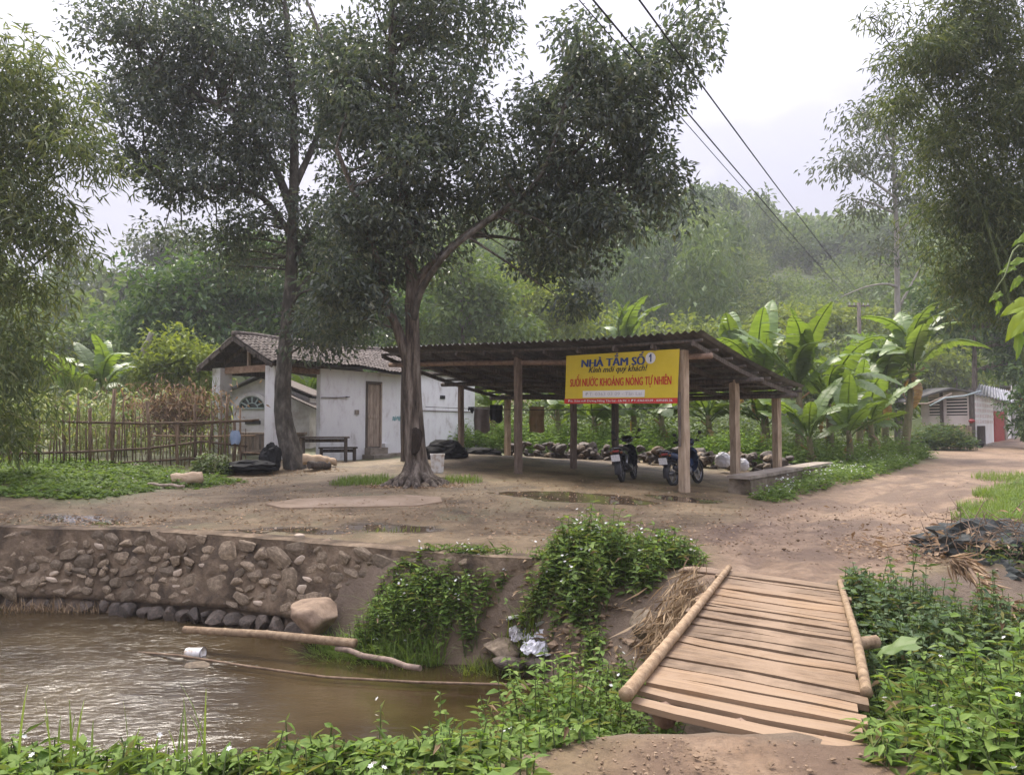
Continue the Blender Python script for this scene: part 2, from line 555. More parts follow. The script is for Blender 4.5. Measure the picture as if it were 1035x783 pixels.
def banana_material(name, cols):
    m, t, b, l = nodes_of(name)
    c = coord(t, (14, 1.2, 1))
    n = noise(t, 2.0, 4, .6, 0, c)
    r = ramp(t, cols, [.3, .55, .75][:len(cols)])
    l(n.outputs['Fac'], r.inputs['Fac'])
    oi = t.nodes.new('ShaderNodeObjectInfo')
    mrn = t.nodes.new('ShaderNodeMapRange')
    mrn.inputs['To Min'].default_value = .7; mrn.inputs['To Max'].default_value = 1.35
    l(oi.outputs['Random'], mrn.inputs['Value'])
    v = t.nodes.new('ShaderNodeVectorMath'); v.operation = 'SCALE'
    l(r.outputs['Color'], v.inputs[0]); l(mrn.outputs['Result'], v.inputs['Scale'])
    l(v.outputs['Vector'], b.inputs['Base Color'])
    b.inputs['Roughness'].default_value = .38
    b.inputs['Specular IOR Level'].default_value = .5
    tr = t.nodes.new('ShaderNodeBsdfTranslucent')
    l(mixc(t, 1.0, v.outputs['Vector'], (1.6, 1.5, .5), 'MULTIPLY'), tr.inputs['Color'])
    ms = t.nodes.new('ShaderNodeMixShader'); ms.inputs['Fac'].default_value = .4
    l(b.outputs['BSDF'], ms.inputs[1]); l(tr.outputs['BSDF'], ms.inputs[2])
    l(ms.outputs['Shader'], t.nodes['Material Output'].inputs['Surface'])
    return m
L_banana = banana_material('banana_leaf', [(.085, .14, .035), (.13, .20, .05), (.18, .25, .07)])
L_banana_dry = banana_material('dry_banana_leaf', [(.18, .11, .05), (.34, .22, .11), (.42, .31, .17)])
banana_stem_mat = mat('banana_stem', [(.09, .09, .04), (.18, .16, .08), (.26, .2, .12)], 4, .7, .3, 12, (2, 2, .4))

# ------------------------------------------------------------------ terrain
# top edge of the far bank (the wall's top), foot of the far bank, foot and top of the near bank
FT = [(-400, 14), (-16, 12.4), (-7.8, 11.75), (-5.4, 11.35), (-3.0, 10.35), (-1.44, 9.55), (.32, 8.9), (1.3, 8.5), (1.9, 8.05), (3.3, 7.7), (4.6, 8.3), (9, 9.3), (400, 12)]
FW = [(-400, 13.8), (-16, 12.25), (-7.8, 11.6), (-5.4, 11.2), (-3.0, 10.2), (-2.4, 9.7), (-1.44, 9.0), (-.3, 8.75), (.35, 8.3), (.9, 7.2), (1.5, 6.6), (3.3, 6.5), (9, 7), (400, 9)]
NW = [(-400, 5), (-16, 5), (-3, 4.9), (0, 5.0), (1, 5.2), (2, 5.2), (14, 5.2), (400, 5)]
NT = [(-400, 3.2), (-16, 3.4), (-3, 3.3), (0, 3.55), (.6, 4.0), (2.2, 3.75), (3, 3.8), (14, 3.6), (400, 3.2)]
def pl(P, x):
    return np.interp(x, [p[0] for p in P], [p[1] for p in P])
WATER = -1.16
CP = [(421, 489, 16.5), (692, 497, 16.1), (524, 478, 19.0), (743, 492, 18.1), (466, 459, 23.9), (580, 473, 20.85),
      (513, 461, 25.7), (623, 470, 22.5), (280, 462, 22.3), (221, 458, 24), (323, 466, 23.6), (482, 454, 30),
      (0, 471, 17.5), (245, 470, 20.5), (985, 451, 40), (950, 471, 26), (1035, 491, 18.5), (800, 487, 19.5),
      (740, 506, 15.4), (0, 506, 13.2), (600, 520, 13), (300, 505, 14.5), (880, 540, 10.6), (200, 490, 17)]
cpts = [(*A(*c)[:2], A(*c)[2]) for c in CP]
for x, y in FT[1:-1]:
    cpts.append((x, y, 0.0))
cpts += [(x, y, 0) for x in (-16, -8, -3, 1, 3, 8, 16) for y in (-8, 0, 3.6)]
cpts += [(-30, 40, 1.1), (0, 50, 1.1), (40, 62, .9), (62, 40, .7), (-40, 15, .8), (30, 20, .3), (-60, 60, 1.2), (60, -8, 0), (-60, -8, 0.2), (0, 75, 1.2), (70, 75, 1.2), (-25, 25, .9), (-20, 13, .2)]
cpts = np.array(cpts)
def _phi(r): return np.sqrt(r * r + 4.0)
_d = np.linalg.norm(cpts[:, None, :2] - cpts[None, :, :2], axis=2)
_w = np.linalg.solve(_phi(_d) + np.eye(len(cpts)) * -.05, cpts[:, 2] - .4)
def H0(x, y):
    x = np.atleast_1d(np.asarray(x, float)); y = np.atleast_1d(np.asarray(y, float))
    xc = np.clip(x, -70, 70); yc = np.clip(y, -10, 75)
    out = np.zeros(xc.shape).ravel()
    X, Y = xc.ravel(), yc.ravel()
    for i in range(0, len(X), 20000):
        r_ = np.sqrt((X[i:i + 20000, None] - cpts[None, :, 0]) ** 2 + (Y[i:i + 20000, None] - cpts[None, :, 1]) ** 2)
        out[i:i + 20000] = _phi(r_) @ _w + .4
    return np.clip(out.reshape(x.shape), -.3, 1.6)
def H(x, y, rough=True):
    x = np.atleast_1d(np.asarray(x, float)); y = np.atleast_1d(np.asarray(y, float))
    h0 = H0(x, y)
    if rough:
        near = np.exp(-np.maximum(y - 30, 0) / 10)
        h0 = h0 + near * (.035 * fbm(x * .9, y * .9, s=3) + .022 * fbm(x * 4, y * 4, s=5))
    h0 = h0 - .03 * np.exp(-((y - 4.0) / .55) ** 2) * sstep(.1, .7, x) * sstep(3.0, 2.4, x)
    ft, fw, nw, nt_ = pl(FT, x), pl(FW, x), pl(NW, x), pl(NT, x)
    bank = .12 * fbm(x * 2.2, y * 2.2, s=9, o=5)
    h = h0.copy()
    t = np.clip((y - fw) / np.maximum(ft - fw, .05), 0, 1)
    h = np.where(y < ft, -1.2 + (h0 + 1.2) * t ** .8 + bank * np.sin(t * 3.14), h)
    h = np.where(y < fw, -1.2 - .3 * np.clip((fw - y) / .7, 0, 1), h)
    t2 = np.clip((nw - y) / (nw - nt_), 0, 1)
    h = np.where(y < nw + .8, -1.2 - .3 * np.clip((y - nw) / .8, 0, 1), h)
    h = np.where(y < nw, -1.2 + (h0 + 1.2) * sstep(0, 1, t2) + bank * np.sin(t2 * 3.14), h)
    return h
def Hs(x, y):
    return float(H([x], [y])[0])
def G(px, py):
    """where a sight line meets the ground"""
    a, dy, dz = ray(px, py)
    ts = np.geomspace(2.5, 90, 500)
    z = CAM_H + dz * ts
    hh = H(a * ts, dy * ts)
    k = np.argmax(z < hh)
    if not (z < hh).any():
        k = len(ts) - 1
    t = ts[k]
    return Vector((a * t, dy * t, float(hh[k])))

ROAD = [(1.25, 0), (1.3, 3), (1.6, 4.2), (2.7, 7.8)] + [tuple(G(*p)[:2]) for p in ((826, 548), (893, 510), (966, 488), (1003, 468))] + [(24.3, 37.5), (28.5, 46), (32, 54)]
ROADW = [.95, .85, .8, .8, 1.5, 1.9, 1.95, 2.2, 3.2, 3.4, 3.4]
def road_d(x, y):
    best = np.full(np.shape(x), 9.0)
    for (a, b), wa, wb in zip(zip(ROAD[:-1], ROAD[1:]), ROADW[:-1], ROADW[1:]):
        ax, ay = a; bx, by = b
        L2 = (bx - ax) ** 2 + (by - ay) ** 2
        t = np.clip(((x - ax) * (bx - ax) + (y - ay) * (by - ay)) / L2, 0, 1)
        d = np.hypot(x - ax - t * (bx - ax), y - ay - t * (by - ay)) / (wa + (wb - wa) * t)
        best = np.minimum(best, d)
    return best

xs = np.concatenate([np.linspace(-420, -15, 36), np.arange(-14.5, 14, .14), np.linspace(14.3, 40, 60), np.linspace(42, 420, 30)])
ys = np.concatenate([np.linspace(-60, 1.8, 24), np.arange(2, 22, .10), np.arange(22.2, 50, .35), np.linspace(51, 420, 40)])
X, Y = np.meshgrid(xs, ys)
Z = H(X, Y)
rd = road_d(X, Y)
road = 1 - sstep(.75, 1.25, rd + .25 * fbm(X * .8, Y * .8, s=21))
fadey = np.exp(-np.maximum(Y - 25, 0) / 8)
Z = Z + road * fadey * np.where(Y > 7.6, 1, .4) * (.045 * fbm(X * 2.6 - Y * 1.2, Y * .9 + X * .7, s=31) + .035 * fbm(X * 5, Y * 5, s=33) - .02)
Z = Z - road * fadey * np.where(Y > 8.2, 1, 0) * .045 * np.exp(-((rd + .12 * fbm(X * .9, Y * .9, s=35) - .42) / .13) ** 2)     # wheel ruts
# shallow puddles on the terrace
PUD = [(*G(305, 535)[:2], .75, .16), (*G(395, 534)[:2], .8, .22), (*G(85, 526)[:2], .8, .16), (*G(585, 503)[:2], 1.6, .35), (*G(240, 538)[:2], .55, .18), (*G(690, 505)[:2], .8, .2)]
wet = np.zeros_like(X)
for i, (qx, qy, ra, rb) in enumerate(PUD):
    d = np.hypot((X - qx) / ra, (Y - qy + .25 * (X - qx)) / (rb * 1.9)) + .35 * fbm(X * 1.7, Y * 2.5, s=40 + i)
    wet = np.maximum(wet, 1 - sstep(.85, 1.1, d))
Z = Z * (1 - wet) + (H(X, Y, False) - .012) * wet
grass = np.zeros_like(X)
shedfloor = (Y > 15) & (Y < 28)
grass = np.where(Y > 26 + .6 * X.clip(-10, 3), 1.0, 0.0)
grass = np.maximum(grass, sstep(1.15, 1.6, rd + .3 * fbm(X * .7, Y * .7, s=51)) * np.where(X > 7, 1, 0) * np.where(Y > 11, 1, .4))
grass = np.maximum(grass, .75 * sstep(-6.4, -7.6, X + .8 * fbm(X * .6, Y * .6, s=53)) * sstep(12.9, 13.9, Y + .5 * fbm(X * .9, Y * .9, s=54)))
grass = grass * (1 - road)
ft_ = pl(FT, X)
bankm = np.where((Y < ft_ - .02) & (Y > pl(NT, X)), 1.0, 0.0)
mud = road * sstep(.05, .40, fbm(rd * 3.5, Y * .55 + X * .25, s=36, o=5) + .10)
n0, n1 = X.shape
idx = np.arange(n0 * n1).reshape(n0, n1)
Fq = np.stack([idx[:-1, :-1], idx[:-1, 1:], idx[1:, 1:], idx[1:, :-1]], -1).reshape(-1, 4)

def ground_material():
    m, t, b, l = nodes_of('mud_ground')
    p = coord(t, None, True)
    def at(n):
        q = t.nodes.new('ShaderNodeAttribute'); q.attribute_name = n
        return q.outputs['Fac']
    n1_ = noise(t, .9, 8, .62, .4, p)
    terr = ramp(t, [(.066, .045, .022), (.138, .094, .047), (.205, .147, .078), (.29, .215, .125)], [.32, .44, .55, .68])
    l(n1_.outputs['Fac'], terr.inputs['Fac'])
    n2_ = noise(t, 2.2, 8, .7, .3, p)
    rdr = ramp(t, [(.125, .076, .042), (.228, .150, .090), (.33, .235, .152)], [.3, .5, .72])
    l(n2_.outputs['Fac'], rdr.inputs['Fac'])
    c = mixc(t, at('road'), terr.outputs['Color'], rdr.outputs['Color'])
    n3 = noise(t, 14, 6, .75, .2, p)                       # grit and crumbs
    gr = ramp(t, [(.62, .6, .58), (1, 1, 1), (1.22, 1.2, 1.18)], [.32, .5, .68])
    l(n3.outputs['Fac'], gr.inputs['Fac'])
    c = mixc(t, 1.0, c, gr.outputs['Color'], 'MULTIPLY')
    c = mixc(t, at('mud'), c, mixc(t, n3.outputs['Fac'], (.085, .052, .03), (.20, .13, .082)))
    n4 = noise(t, .55, 5, .6, .5, p)                       # thin moss film on the trodden yard
    mo = ramp(t, [(0, 0, 0), (.55, .55, .55)], [.54, .66])
    l(n4.outputs['Fac'], mo.inputs['Fac'])
    inv = t.nodes.new('ShaderNodeMath'); inv.operation = 'MULTIPLY_ADD'
    l(at('road'), inv.inputs[0]); inv.inputs[1].default_value = -1; inv.inputs[2].default_value = 1
    mf = t.nodes.new('ShaderNodeMath'); mf.operation = 'MULTIPLY'
    l(mo.outputs['Color'], mf.inputs[0]); l(inv.outputs[0], mf.inputs[1])
    c = mixc(t, mf.outputs[0], c, (.15, .145, .07))
    gcol = ramp(t, [(.05, .055, .02), (.085, .095, .032), (.14, .125, .06)], [.3, .5, .7])
    l(n2_.outputs['Fac'], gcol.inputs['Fac'])
    c = mixc(t, at('grass'), c, gcol.outputs['Color'])
    c = mixc(t, at('bank'), c, mixc(t, n2_.outputs['Fac'], (.07, .05, .032), (.26, .19, .125)))
    c = mixc(t, at('wet'), c, (.07, .05, .032))
    l(c, b.inputs['Base Color'])
    rr = t.nodes.new('ShaderNodeMapRange')
    rr.inputs['To Min'].default_value = .56; rr.inputs['To Max'].default_value = .06
    l(at('wet'), rr.inputs['Value'])
    l(rr.outputs['Result'], b.inputs['Roughness'])
    b.inputs['Specular IOR Level'].default_value = .4
    n5 = noise(t, 7, 10, .74, .4, p)
    bp = t.nodes.new('ShaderNodeBump'); bp.inputs['Distance'].default_value = .09
    iw = t.nodes.new('ShaderNodeMapRange'); iw.inputs['To Min'].default_value = .75; iw.inputs['To Max'].default_value = 0
    l(at('wet'), iw.inputs['Value']); l(iw.outputs['Result'], bp.inputs['Strength'])
    l(n5.outputs['Fac'], bp.inputs['Height']); l(bp.outputs['Normal'], b.inputs['Normal'])
    return m
M_ground = ground_material()
struct(place(mesh_np('ground', np.stack([X, Y, Z], -1).reshape(-1, 3), Fq, M_ground, True,
                     {'road': road, 'mud': mud, 'grass': grass, 'wet': wet, 'bank': bankm}), 'ground'))

# ---- hills behind: ridge height by bearing
RIDGE = [(-500, 300), (-200, 320), (0, 328), (110, 318), (210, 285), (300, 265), (430, 250), (540, 240), (620, 228), (690, 224), (760, 232), (850, 236), (950, 232), (1035, 222), (1300, 210), (1700, 260)]
def HILL(x, y):
    th = 517.5 + F * x / np.maximum(y, 20)
    yr = np.interp(th, [p[0] for p in RIDGE], [p[1] for p in RIDGE])
    top = (430 - yr) / F * 215 - 4
    t = np.clip((y - 56) / 160, 0, 1)
    prof = t ** .85
    return 1.0 + top * prof * (1 + .10 * fbm(x * .02, y * .02, s=61)) + 2.5 * fbm(x * .035, y * .035, s=62) * np.clip(t * 3, 0, 1) - 1.6 * (1 - np.clip((y - 54) / 8, 0, 1))
hx = np.linspace(-380, 380, 150); hy = np.concatenate([np.linspace(54, 240, 70), np.linspace(250, 400, 8)])
HX, HY = np.meshgrid(hx, hy)
HZ = HILL(HX, HY)
hi = np.arange(HX.size).reshape(HX.shape)
hf = np.stack([hi[:-1, :-1], hi[:-1, 1:], hi[1:, 1:], hi[1:, :-1]], -1).reshape(-1, 4)
M_hill = mat('hill_undergrowth', [(.035, .05, .018), (.07, .09, .03), (.12, .14, .045), (.2, .15, .09)], .08, .95, .6, .6, None, world=True, spread=(.3, .75), bdist=.6)
struct(place(mesh_np('hills', np.stack([HX, HY, HZ], -1).reshape(-1, 3), hf, M_hill, True), 'hills'))

# ---- stream water
def water_material():
    m, t, b, l = nodes_of('brown_stream_water')
    p = coord(t, None, True)
    n = noise(t, .7, 4, .5, .3, p)
    r = ramp(t, [(.026, .017, .007), (.047, .032, .014), (.075, .054, .025)], [.3, .5, .72])
    l(n.outputs['Fac'], r.inputs['Fac'])
    l(r.outputs['Color'], b.inputs['Base Color'])
    fa = t.nodes.new('ShaderNodeAttribute'); fa.attribute_name = 'flow'       # the riffle at the left is choppier
    fr_ = t.nodes.new('ShaderNodeMapRange'); fr_.inputs['To Min'].default_value = .05; fr_.inputs['To Max'].default_value = .15
    l(fa.outputs['Fac'], fr_.inputs['Value']); l(fr_.outputs['Result'], b.inputs['Roughness'])
    b.inputs['IOR'].default_value = 1.7
    b.inputs['Specular IOR Level'].default_value = .6
    q = coord(t, (1.0, 2.1, 1), True)
    n2 = noise(t, 7, 5, .6, .8, q)
    bp = t.nodes.new('ShaderNodeBump'); fb = t.nodes.new('ShaderNodeMapRange'); fb.inputs['To Min'].default_value = .10; fb.inputs['To Max'].default_value = .65; l(fa.outputs['Fac'], fb.inputs['Value']); l(fb.outputs['Result'], bp.inputs['Strength']); bp.inputs['Distance'].default_value = .03
    l(n2.outputs['Fac'], bp.inputs['Height']); l(bp.outputs['Normal'], b.inputs['Normal'])
    return m
M_water = water_material()
wx = np.concatenate([np.linspace(-300, -11, 20), np.arange(-10.5, 4, .055), np.linspace(4.2, 300, 30)])
wy = np.concatenate([np.array([3.8, 4.4]), np.arange(4.8, 12.6, .055), np.array([13, 14])])
WX, WY = np.meshgrid(wx, wy)
flow = sstep(-1.3, -3.8, WX + .25 * (WY - 7) + .5 * fbm(WX * .6, WY * .9, s=75))
WZ = WATER + (.002 + .022 * flow) * fbm(WX * 2.2 + .8 * WY, WY * 4.5 + fbm(WX * .8, WY * .8, s=70) * 2, s=71, o=3)
wi = np.arange(WX.size).reshape(WX.shape)
wf = np.stack([wi[:-1, :-1], wi[:-1, 1:], wi[1:, 1:], wi[1:, :-1]], -1).reshape(-1, 4)
struct(place(mesh_np('stream_water', np.stack([WX, WY, WZ], -1).reshape(-1, 3), wf, M_water, True, {'flow': flow}), 'stream_water'))
# ------------------------------------------------------------------ retaining wall with its stones
WALLX0, WALLX1 = -11.5, .25
_wxs = np.linspace(WALLX0, WALLX1, 200)
_wys = pl(FT, _wxs)
_ws = np.concatenate([[0], np.cumsum(np.hypot(np.diff(_wxs), np.diff(_wys)))])
WLEN = _ws[-1]
_smy = np.convolve(np.pad(_wys, 12, 'edge'), np.ones(25) / 25, 'valid')
def wall_pt(u, v, disp=True):
    """u metres along the top edge from the left end, v 0 (top) to 1 (foot)"""
    x = float(np.interp(u, _ws, _wxs)); y = float(np.interp(x, _wxs, _smy))
    x2 = float(np.interp(min(u + .15, WLEN), _ws, _wxs)); y2 = float(np.interp(x2, _wxs, _smy))
    if u + .15 > WLEN:
        x2, y2 = x + .1, y - .02
    tn = Vector((x2 - x, y2 - y, 0)).normalized()
    out = Vector((tn.y, -tn.x, 0))
    zt = .015 + float(H0([x], [y])[0]) * .6
    zb = -.985 + .06 * min(1, max(0, (u - 5) / 3)) + .05 * float(fbm([u * .8], [1.0], s=80)[0])
    z = zt + (zb - zt) * v
    o = .06 + .15 * max(v, 0) ** 1.2
    if disp:
        o += .075 * float(fbm([u * 1.6], [v * 2.2], s=81)[0]) + .034 * float(fbm([u * 5], [v * 6], s=82)[0])
    return Vector((x, y, 0)) + out * o + Vector((0, 0, z)), out, tn
wall = thing('retaining_wall', 'low stone and mud mortar retaining wall along the far edge of the stream', 'wall', (-3, 10.4, -.5))
mb = MB()
NU, NV = 210, 15
pts = {}
def wgrid(a, b):
    if b > .999:                                        # returns under the foot
        p, o_, _ = wall_pt(a * WLEN, 1)
        return p - o_ * .32 + Vector((0, 0, .03))
    return wall_pt(a * WLEN, b / .93)[0]
mb.grid(wgrid, NU, NV)
mb.build('mortar_face', mortar, wall, True)
mb = MB()
def wtop(a, b):
    p, o_, _ = wall_pt(a * WLEN, 0)
    e = .018 * float(fbm([a * WLEN * 5], [b * 3.0], s=83)[0])
    return p + o_ * (.004 - .40 * b) + Vector((0, 0, (.024 + e) * min(1, b * 3) - .03 * b * b))
mb.grid(wtop, NU, 4)
mb.f = [tuple(reversed(f)) for f in mb.f]
mb.build('mortar_top', mortar, wall, True)
stone_meshes = [blob_mesh('stone', 100 + i, rock_mat, 3, .3, 1, False) for i in range(9)]
pale_meshes = [blob_mesh('stone', 130 + i, rock_pale, 3, .3, 1, False) for i in range(3)]
taken = []
def wall_stone(u, v, a, b, dpt, ms, rot=0.0, sink=.35):
    p, o_, tn = wall_pt(u, v, False)
    up = o_.cross(tn) * -1
    up = tn.cross(o_)
    Mr = Matrix((tn, o_.cross(tn) * -1 if False else Vector((0, 0, 1)), o_)).transposed()
    Mx = Mr.to_4x4() @ Matrix.Rotation(rot, 4, 'Z') @ Matrix.Diagonal((a, b, dpt, 1))
    Mx.translation = p + o_ * (.008 - dpt * sink * .5)
    place(ms, 'stone', wall, WM[wall.name].inverted() @ Mx)
rs = random.Random(11)
tries = 0
u_vis0 = 2.2
while len(taken) < 285 and tries < 24000:
    tries += 1
    u = rs.uniform(u_vis0, WLEN - .15); v = rs.uniform(.07, .95)
    right = (u - u_vis0) / (WLEN - u_vis0)
    a = rs.choice([.09, .11, .13, .16, .2, .24] if tries < 5000 else [.045, .06, .08]) * (.8 + .45 * right)
    if v < .14 and tries < 5000:
        a = rs.uniform(.13, .26)
    h_ = a * (rs.uniform(.35, .5) if v < .14 else rs.uniform(.40, .8))
    if any(abs(u - q[0]) < (a + q[2]) * .74 and abs(v - q[1]) * 1.0 < (h_ + q[3]) * .74 for q in taken):
        continue
    taken.append((u, v, a, h_))
    ms = rs.choice(pale_meshes) if rs.random() < .10 and a < .11 else rs.choice(stone_meshes)
    wall_stone(u, v, a, h_, min(a * .5, .055) * rs.uniform(.7, 1), ms, rs.uniform(-.45, .45))
# stones of the footing, seen in the dark gap under the wall
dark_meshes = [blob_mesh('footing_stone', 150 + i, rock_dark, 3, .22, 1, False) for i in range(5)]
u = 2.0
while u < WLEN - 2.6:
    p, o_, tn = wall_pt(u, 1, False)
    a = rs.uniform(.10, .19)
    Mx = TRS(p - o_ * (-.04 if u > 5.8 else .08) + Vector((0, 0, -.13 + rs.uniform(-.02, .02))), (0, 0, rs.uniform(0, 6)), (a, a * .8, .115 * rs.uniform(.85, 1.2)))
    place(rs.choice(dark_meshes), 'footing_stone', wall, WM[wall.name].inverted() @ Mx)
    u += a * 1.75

def stone_thing(name, label, pxy, Y, size, material, seed, rot=(0, 0, 0), sub=3, rough=.25, group=None, cat='stone', dz=0, ground=True):
    p = A(pxy[0], pxy[1], Y)
    o = place(blob_mesh(name, seed, material, sub, rough), name, None, TRS(p + Vector((0, 0, dz)), rot, size))
    tag(o, label, cat, group)
    return o
stone_thing('boulder', 'large smooth reddish boulder leaning against the right end of the stone wall', (318, 622), 9.45, (.33, .28, .30), boulder_mat, 201, (.15, .1, .3), 4)
stone_thing('boulder', 'rounded brown boulder half buried left of the bamboo bridge', (655, 630), 7.4, (.19, .22, .14), rock_mat, 202, (0, 0, .6), 4)
stone_thing('rock', 'flat brown rock at the waterline under the white rubbish bags', (508, 655), 8.65, (.24, .2, .13), rock_mat, 203, (0, 0, .2))
stone_thing('rock', 'wet rock lying in the water just below the flat brown rock', (515, 670), 8.4, (.2, .16, .09), rock_dark, 204)
stone_thing('rock', 'small dark rock beside the printed white bag at the waterline', (545, 669), 8.3, (.16, .12, .08), rock_dark, 205)
stone_thing('rock', 'submerged brown stone breaking the surface below the white can', (200, 672), 8.75, (.16, .1, .05), rock_mat, 206)
stone_thing('rock', 'low dark rock in the shallow water near the left edge', (78, 636), 10.6, (.3, .14, .05), rock_dark, 207)
stone_thing('rock', 'grey brown rock at the foot of the main tree', (430, 493), 16.1, (.17, .14, .13), rock_mat, 208)
stone_thing('rock', 'pinkish stone lying on the yard edge above the wall', (330, 548), 10.2, (.10, .06, .04), boulder_mat, 209)
stone_thing('rock', 'small flat stone on the mud near the round puddle', (302, 541), 10.6, (.08, .06, .03), rock_pale, 210)
stone_thing('stepping_stone', 'wide flat slab of mud stone bridging the bank left of the bridge end', (706, 577), 8.2, (.33, .12, .05), boulder_mat, 211, (0, 0, -.25))

# ------------------------------------------------------------------ bamboo and plank footbridge
def Gz(px, py, z):
    a, dy, dz = ray(px, py)
    t = (z - CAM_H) / dz
    return Vector((a * t, dy * t, z))
NL, NR = Gz(638, 704, 0.03), Gz(872, 754, 0.03)
FL_, FR_ = Gz(730, 576, .02), Gz(850, 592, .02)
def plank_material():
    m, t, b, l = nodes_of('muddy_plank')
    p = coord(t, (.8, 26, 26))
    n = noise(t, 2.2, 7, .65, .4, p)
    r = ramp(t, [(.045, .026, .013), (.145, .086, .042), (.22, .138, .070), (.295, .198, .108)], [.27, .42, .55, .72])
    l(n.outputs['Fac'], r.inputs['Fac'])
    oi = t.nodes.new('ShaderNodeObjectInfo')
    mrn = t.nodes.new('ShaderNodeMapRange'); mrn.inputs['To Min'].default_value = .55; mrn.inputs['To Max'].default_value = 1.2
    l(oi.outputs['Random'], mrn.inputs['Value'])
    v = t.nodes.new('ShaderNodeVectorMath'); v.operation = 'SCALE'
    l(r.outputs['Color'], v.inputs[0]); l(mrn.outputs['Result'], v.inputs['Scale'])
    q = t.nodes.new('ShaderNodeAttribute'); q.attribute_name = 'mud'
    wp = coord(t, None, True)
    n2 = noise(t, 5, 6, .7, .3, wp)
    mm = t.nodes.new('ShaderNodeMath'); mm.operation = 'MULTIPLY_ADD'
    l(n2.outputs['Fac'], mm.inputs[0]); mm.inputs[1].default_value = 3.2; mm.inputs[2].default_value = -1.45
    ma = t.nodes.new('ShaderNodeMath'); ma.operation = 'ADD'; ma.use_clamp = True
    l(mm.outputs[0], ma.inputs[0]); l(q.outputs['Fac'], ma.inputs[1])
    mf = t.nodes.new('ShaderNodeMath'); mf.operation = 'MULTIPLY'; l(ma.outputs[0], mf.inputs[0]); mf.inputs[1].default_value = .8
    l(mixc(t, mf.outputs[0], v.outputs['Vector'], (.25, .172, .105)), b.inputs['Base Color'])
    b.inputs['Roughness'].default_value = .62
    n3 = noise(t, 2.5, 8, .7, .3, p)
    bp = t.nodes.new('ShaderNodeBump'); bp.inputs['Strength'].default_value = .7; bp.inputs['Distance'].default_value = .003
    l(n3.outputs['Fac'], bp.inputs['Height']); l(bp.outputs['Normal'], b.inputs['Normal'])
    return m
M_plank = plank_material()
mid = (NL + NR + FL_ + FR_) / 4
bridge = thing('footbridge', 'narrow plank footbridge with bamboo edge poles crossing the stream', 'bridge', mid)
rp = random.Random(5)
cuts = [0]
while cuts[-1] < 1:
    cuts.append(cuts[-1] + rp.uniform(.024, .045))
cuts[-1] = 1.0
for i in range(len(cuts) - 1):
    a, b_ = cuts[i], cuts[i + 1]
    g = rp.uniform(.005, .014) / 4.2
    sk0, sk1 = rp.uniform(-.006, .006), rp.uniform(-.006, .006)
    zoff = rp.uniform(-.007, .007) - (.042 if i == 0 else .02 if i == 1 else 0); th = rp.uniform(.025, .035)
    n = 10
    jl, jr = rp.uniform(-.05, .03), rp.uniform(.0, .07)
    bow = rp.uniform(-.012, .012); ph = rp.uniform(0, 9)
    vs = []; md = []
    for k in range(n + 1):
        f = k / n
        fx = jl * (1 - f) + (1 + jr) * f
        for s_, tt in ((0, a + g + sk0 * (1 - f) + sk1 * f), (1, b_ - g + sk1 * f)):
            tt += .0009 * math.sin(fx * 5 + ph + s_) + .0004 * math.sin(fx * 31 + ph * 2)
            P = (NL.lerp(FL_, tt)).lerp(NR.lerp(FR_, tt), fx)
            z = P.z + zoff + bow * math.sin(3.14 * f) + .0015 * math.sin(fx * 13 + ph)
            for zz in (z, z - th):
                vs.append(Vector((P.x, P.y, zz)))
                md.append(.75 * math.exp(-((fx - .52 - .05 * math.sin(tt * 5)) / .19) ** 2) + .8 * max(0, 1 - tt * 5) + .3 * max(0, tt - .75) * 4 - .05)
    fs = []
    for k in range(n):
        o = k * 4; q = o + 4
        fs += [(o, q, q + 2, o + 2), (o + 1, o + 3, q + 3, q + 1), (o, o + 1, q + 1, q), (o + 2, q + 2, q + 3, o + 3)]
    c0 = sum(vs, Vector()) / len(vs)
    dr = (NR - NL).normalized()
    ang = math.atan2(dr.y, dr.x)
    Mp = Matrix.Translation(c0) @ Matrix.Rotation(ang, 4, 'Z')
    iv = Mp.inverted()
    me = mesh_np('plank', [iv @ v for v in vs], fs, M_plank, False, {'mud': md})
    bmp = bmesh.new(); bmp.from_mesh(me)
    bmesh.ops.holes_fill(bmp, edges=bmp.edges); bmp.to_mesh(me); bmp.free()
    place(me, 'plank', bridge, WM[bridge.name].inverted() @ Mp)
def bamboo_pole(name, path, r0, r1, material, parent, node=.38):
    """culm with swollen nodes"""
    path = [Vector(p) for p in path]
    tot = sum((b - a).length for a, b in zip(path, path[1:]))
    def at(d):
        for a, b in zip(path, path[1:]):
            l_ = (b - a).length
            if d <= l_ or b is path[-1]:
                return a.lerp(b, min(1, d / l_))
            d -= l_
    P = []; Rr = []
    n = max(2, int(tot / node))
    for i in range(n + 1):
        d = tot * i / n; r_ = r0 + (r1 - r0) * i / n
        for dd, k in ((-.03, 1), (-.008, 1.07), (.008, 1.07), (.03, 1)):
            if 0 <= d + dd <= tot:
                P.append(at(d + dd)); Rr.append(r_ * k)
    m = MB(); m.tube(P, Rr, 9)
    return m.build(name, material, parent, True)
bamboo_pole('edge_pole', [Gz(632, 702, .05), Gz(690, 632, .07), Gz(737, 573, .06)], .041, .029, bamboo_mat, bridge)
bamboo_pole('edge_pole', [Gz(876, 700, .045), Gz(866, 645, .055), Gz(849, 588, .05)], .033, .026, bamboo_mat, bridge)
for f in (.14, .5, .86):
    m = MB()
    m.tube([NL.lerp(NR, f) + Vector((.05, .12, -.12)), FL_.lerp(FR_, f) + Vector((.1, .25, -.12))], [.07, .06], 8)
    m.build('bearer_log', wood_beam, bridge, True)
m = MB()
q0, q1 = Gz(830, 655, -.07), Gz(883, 648, -.07)
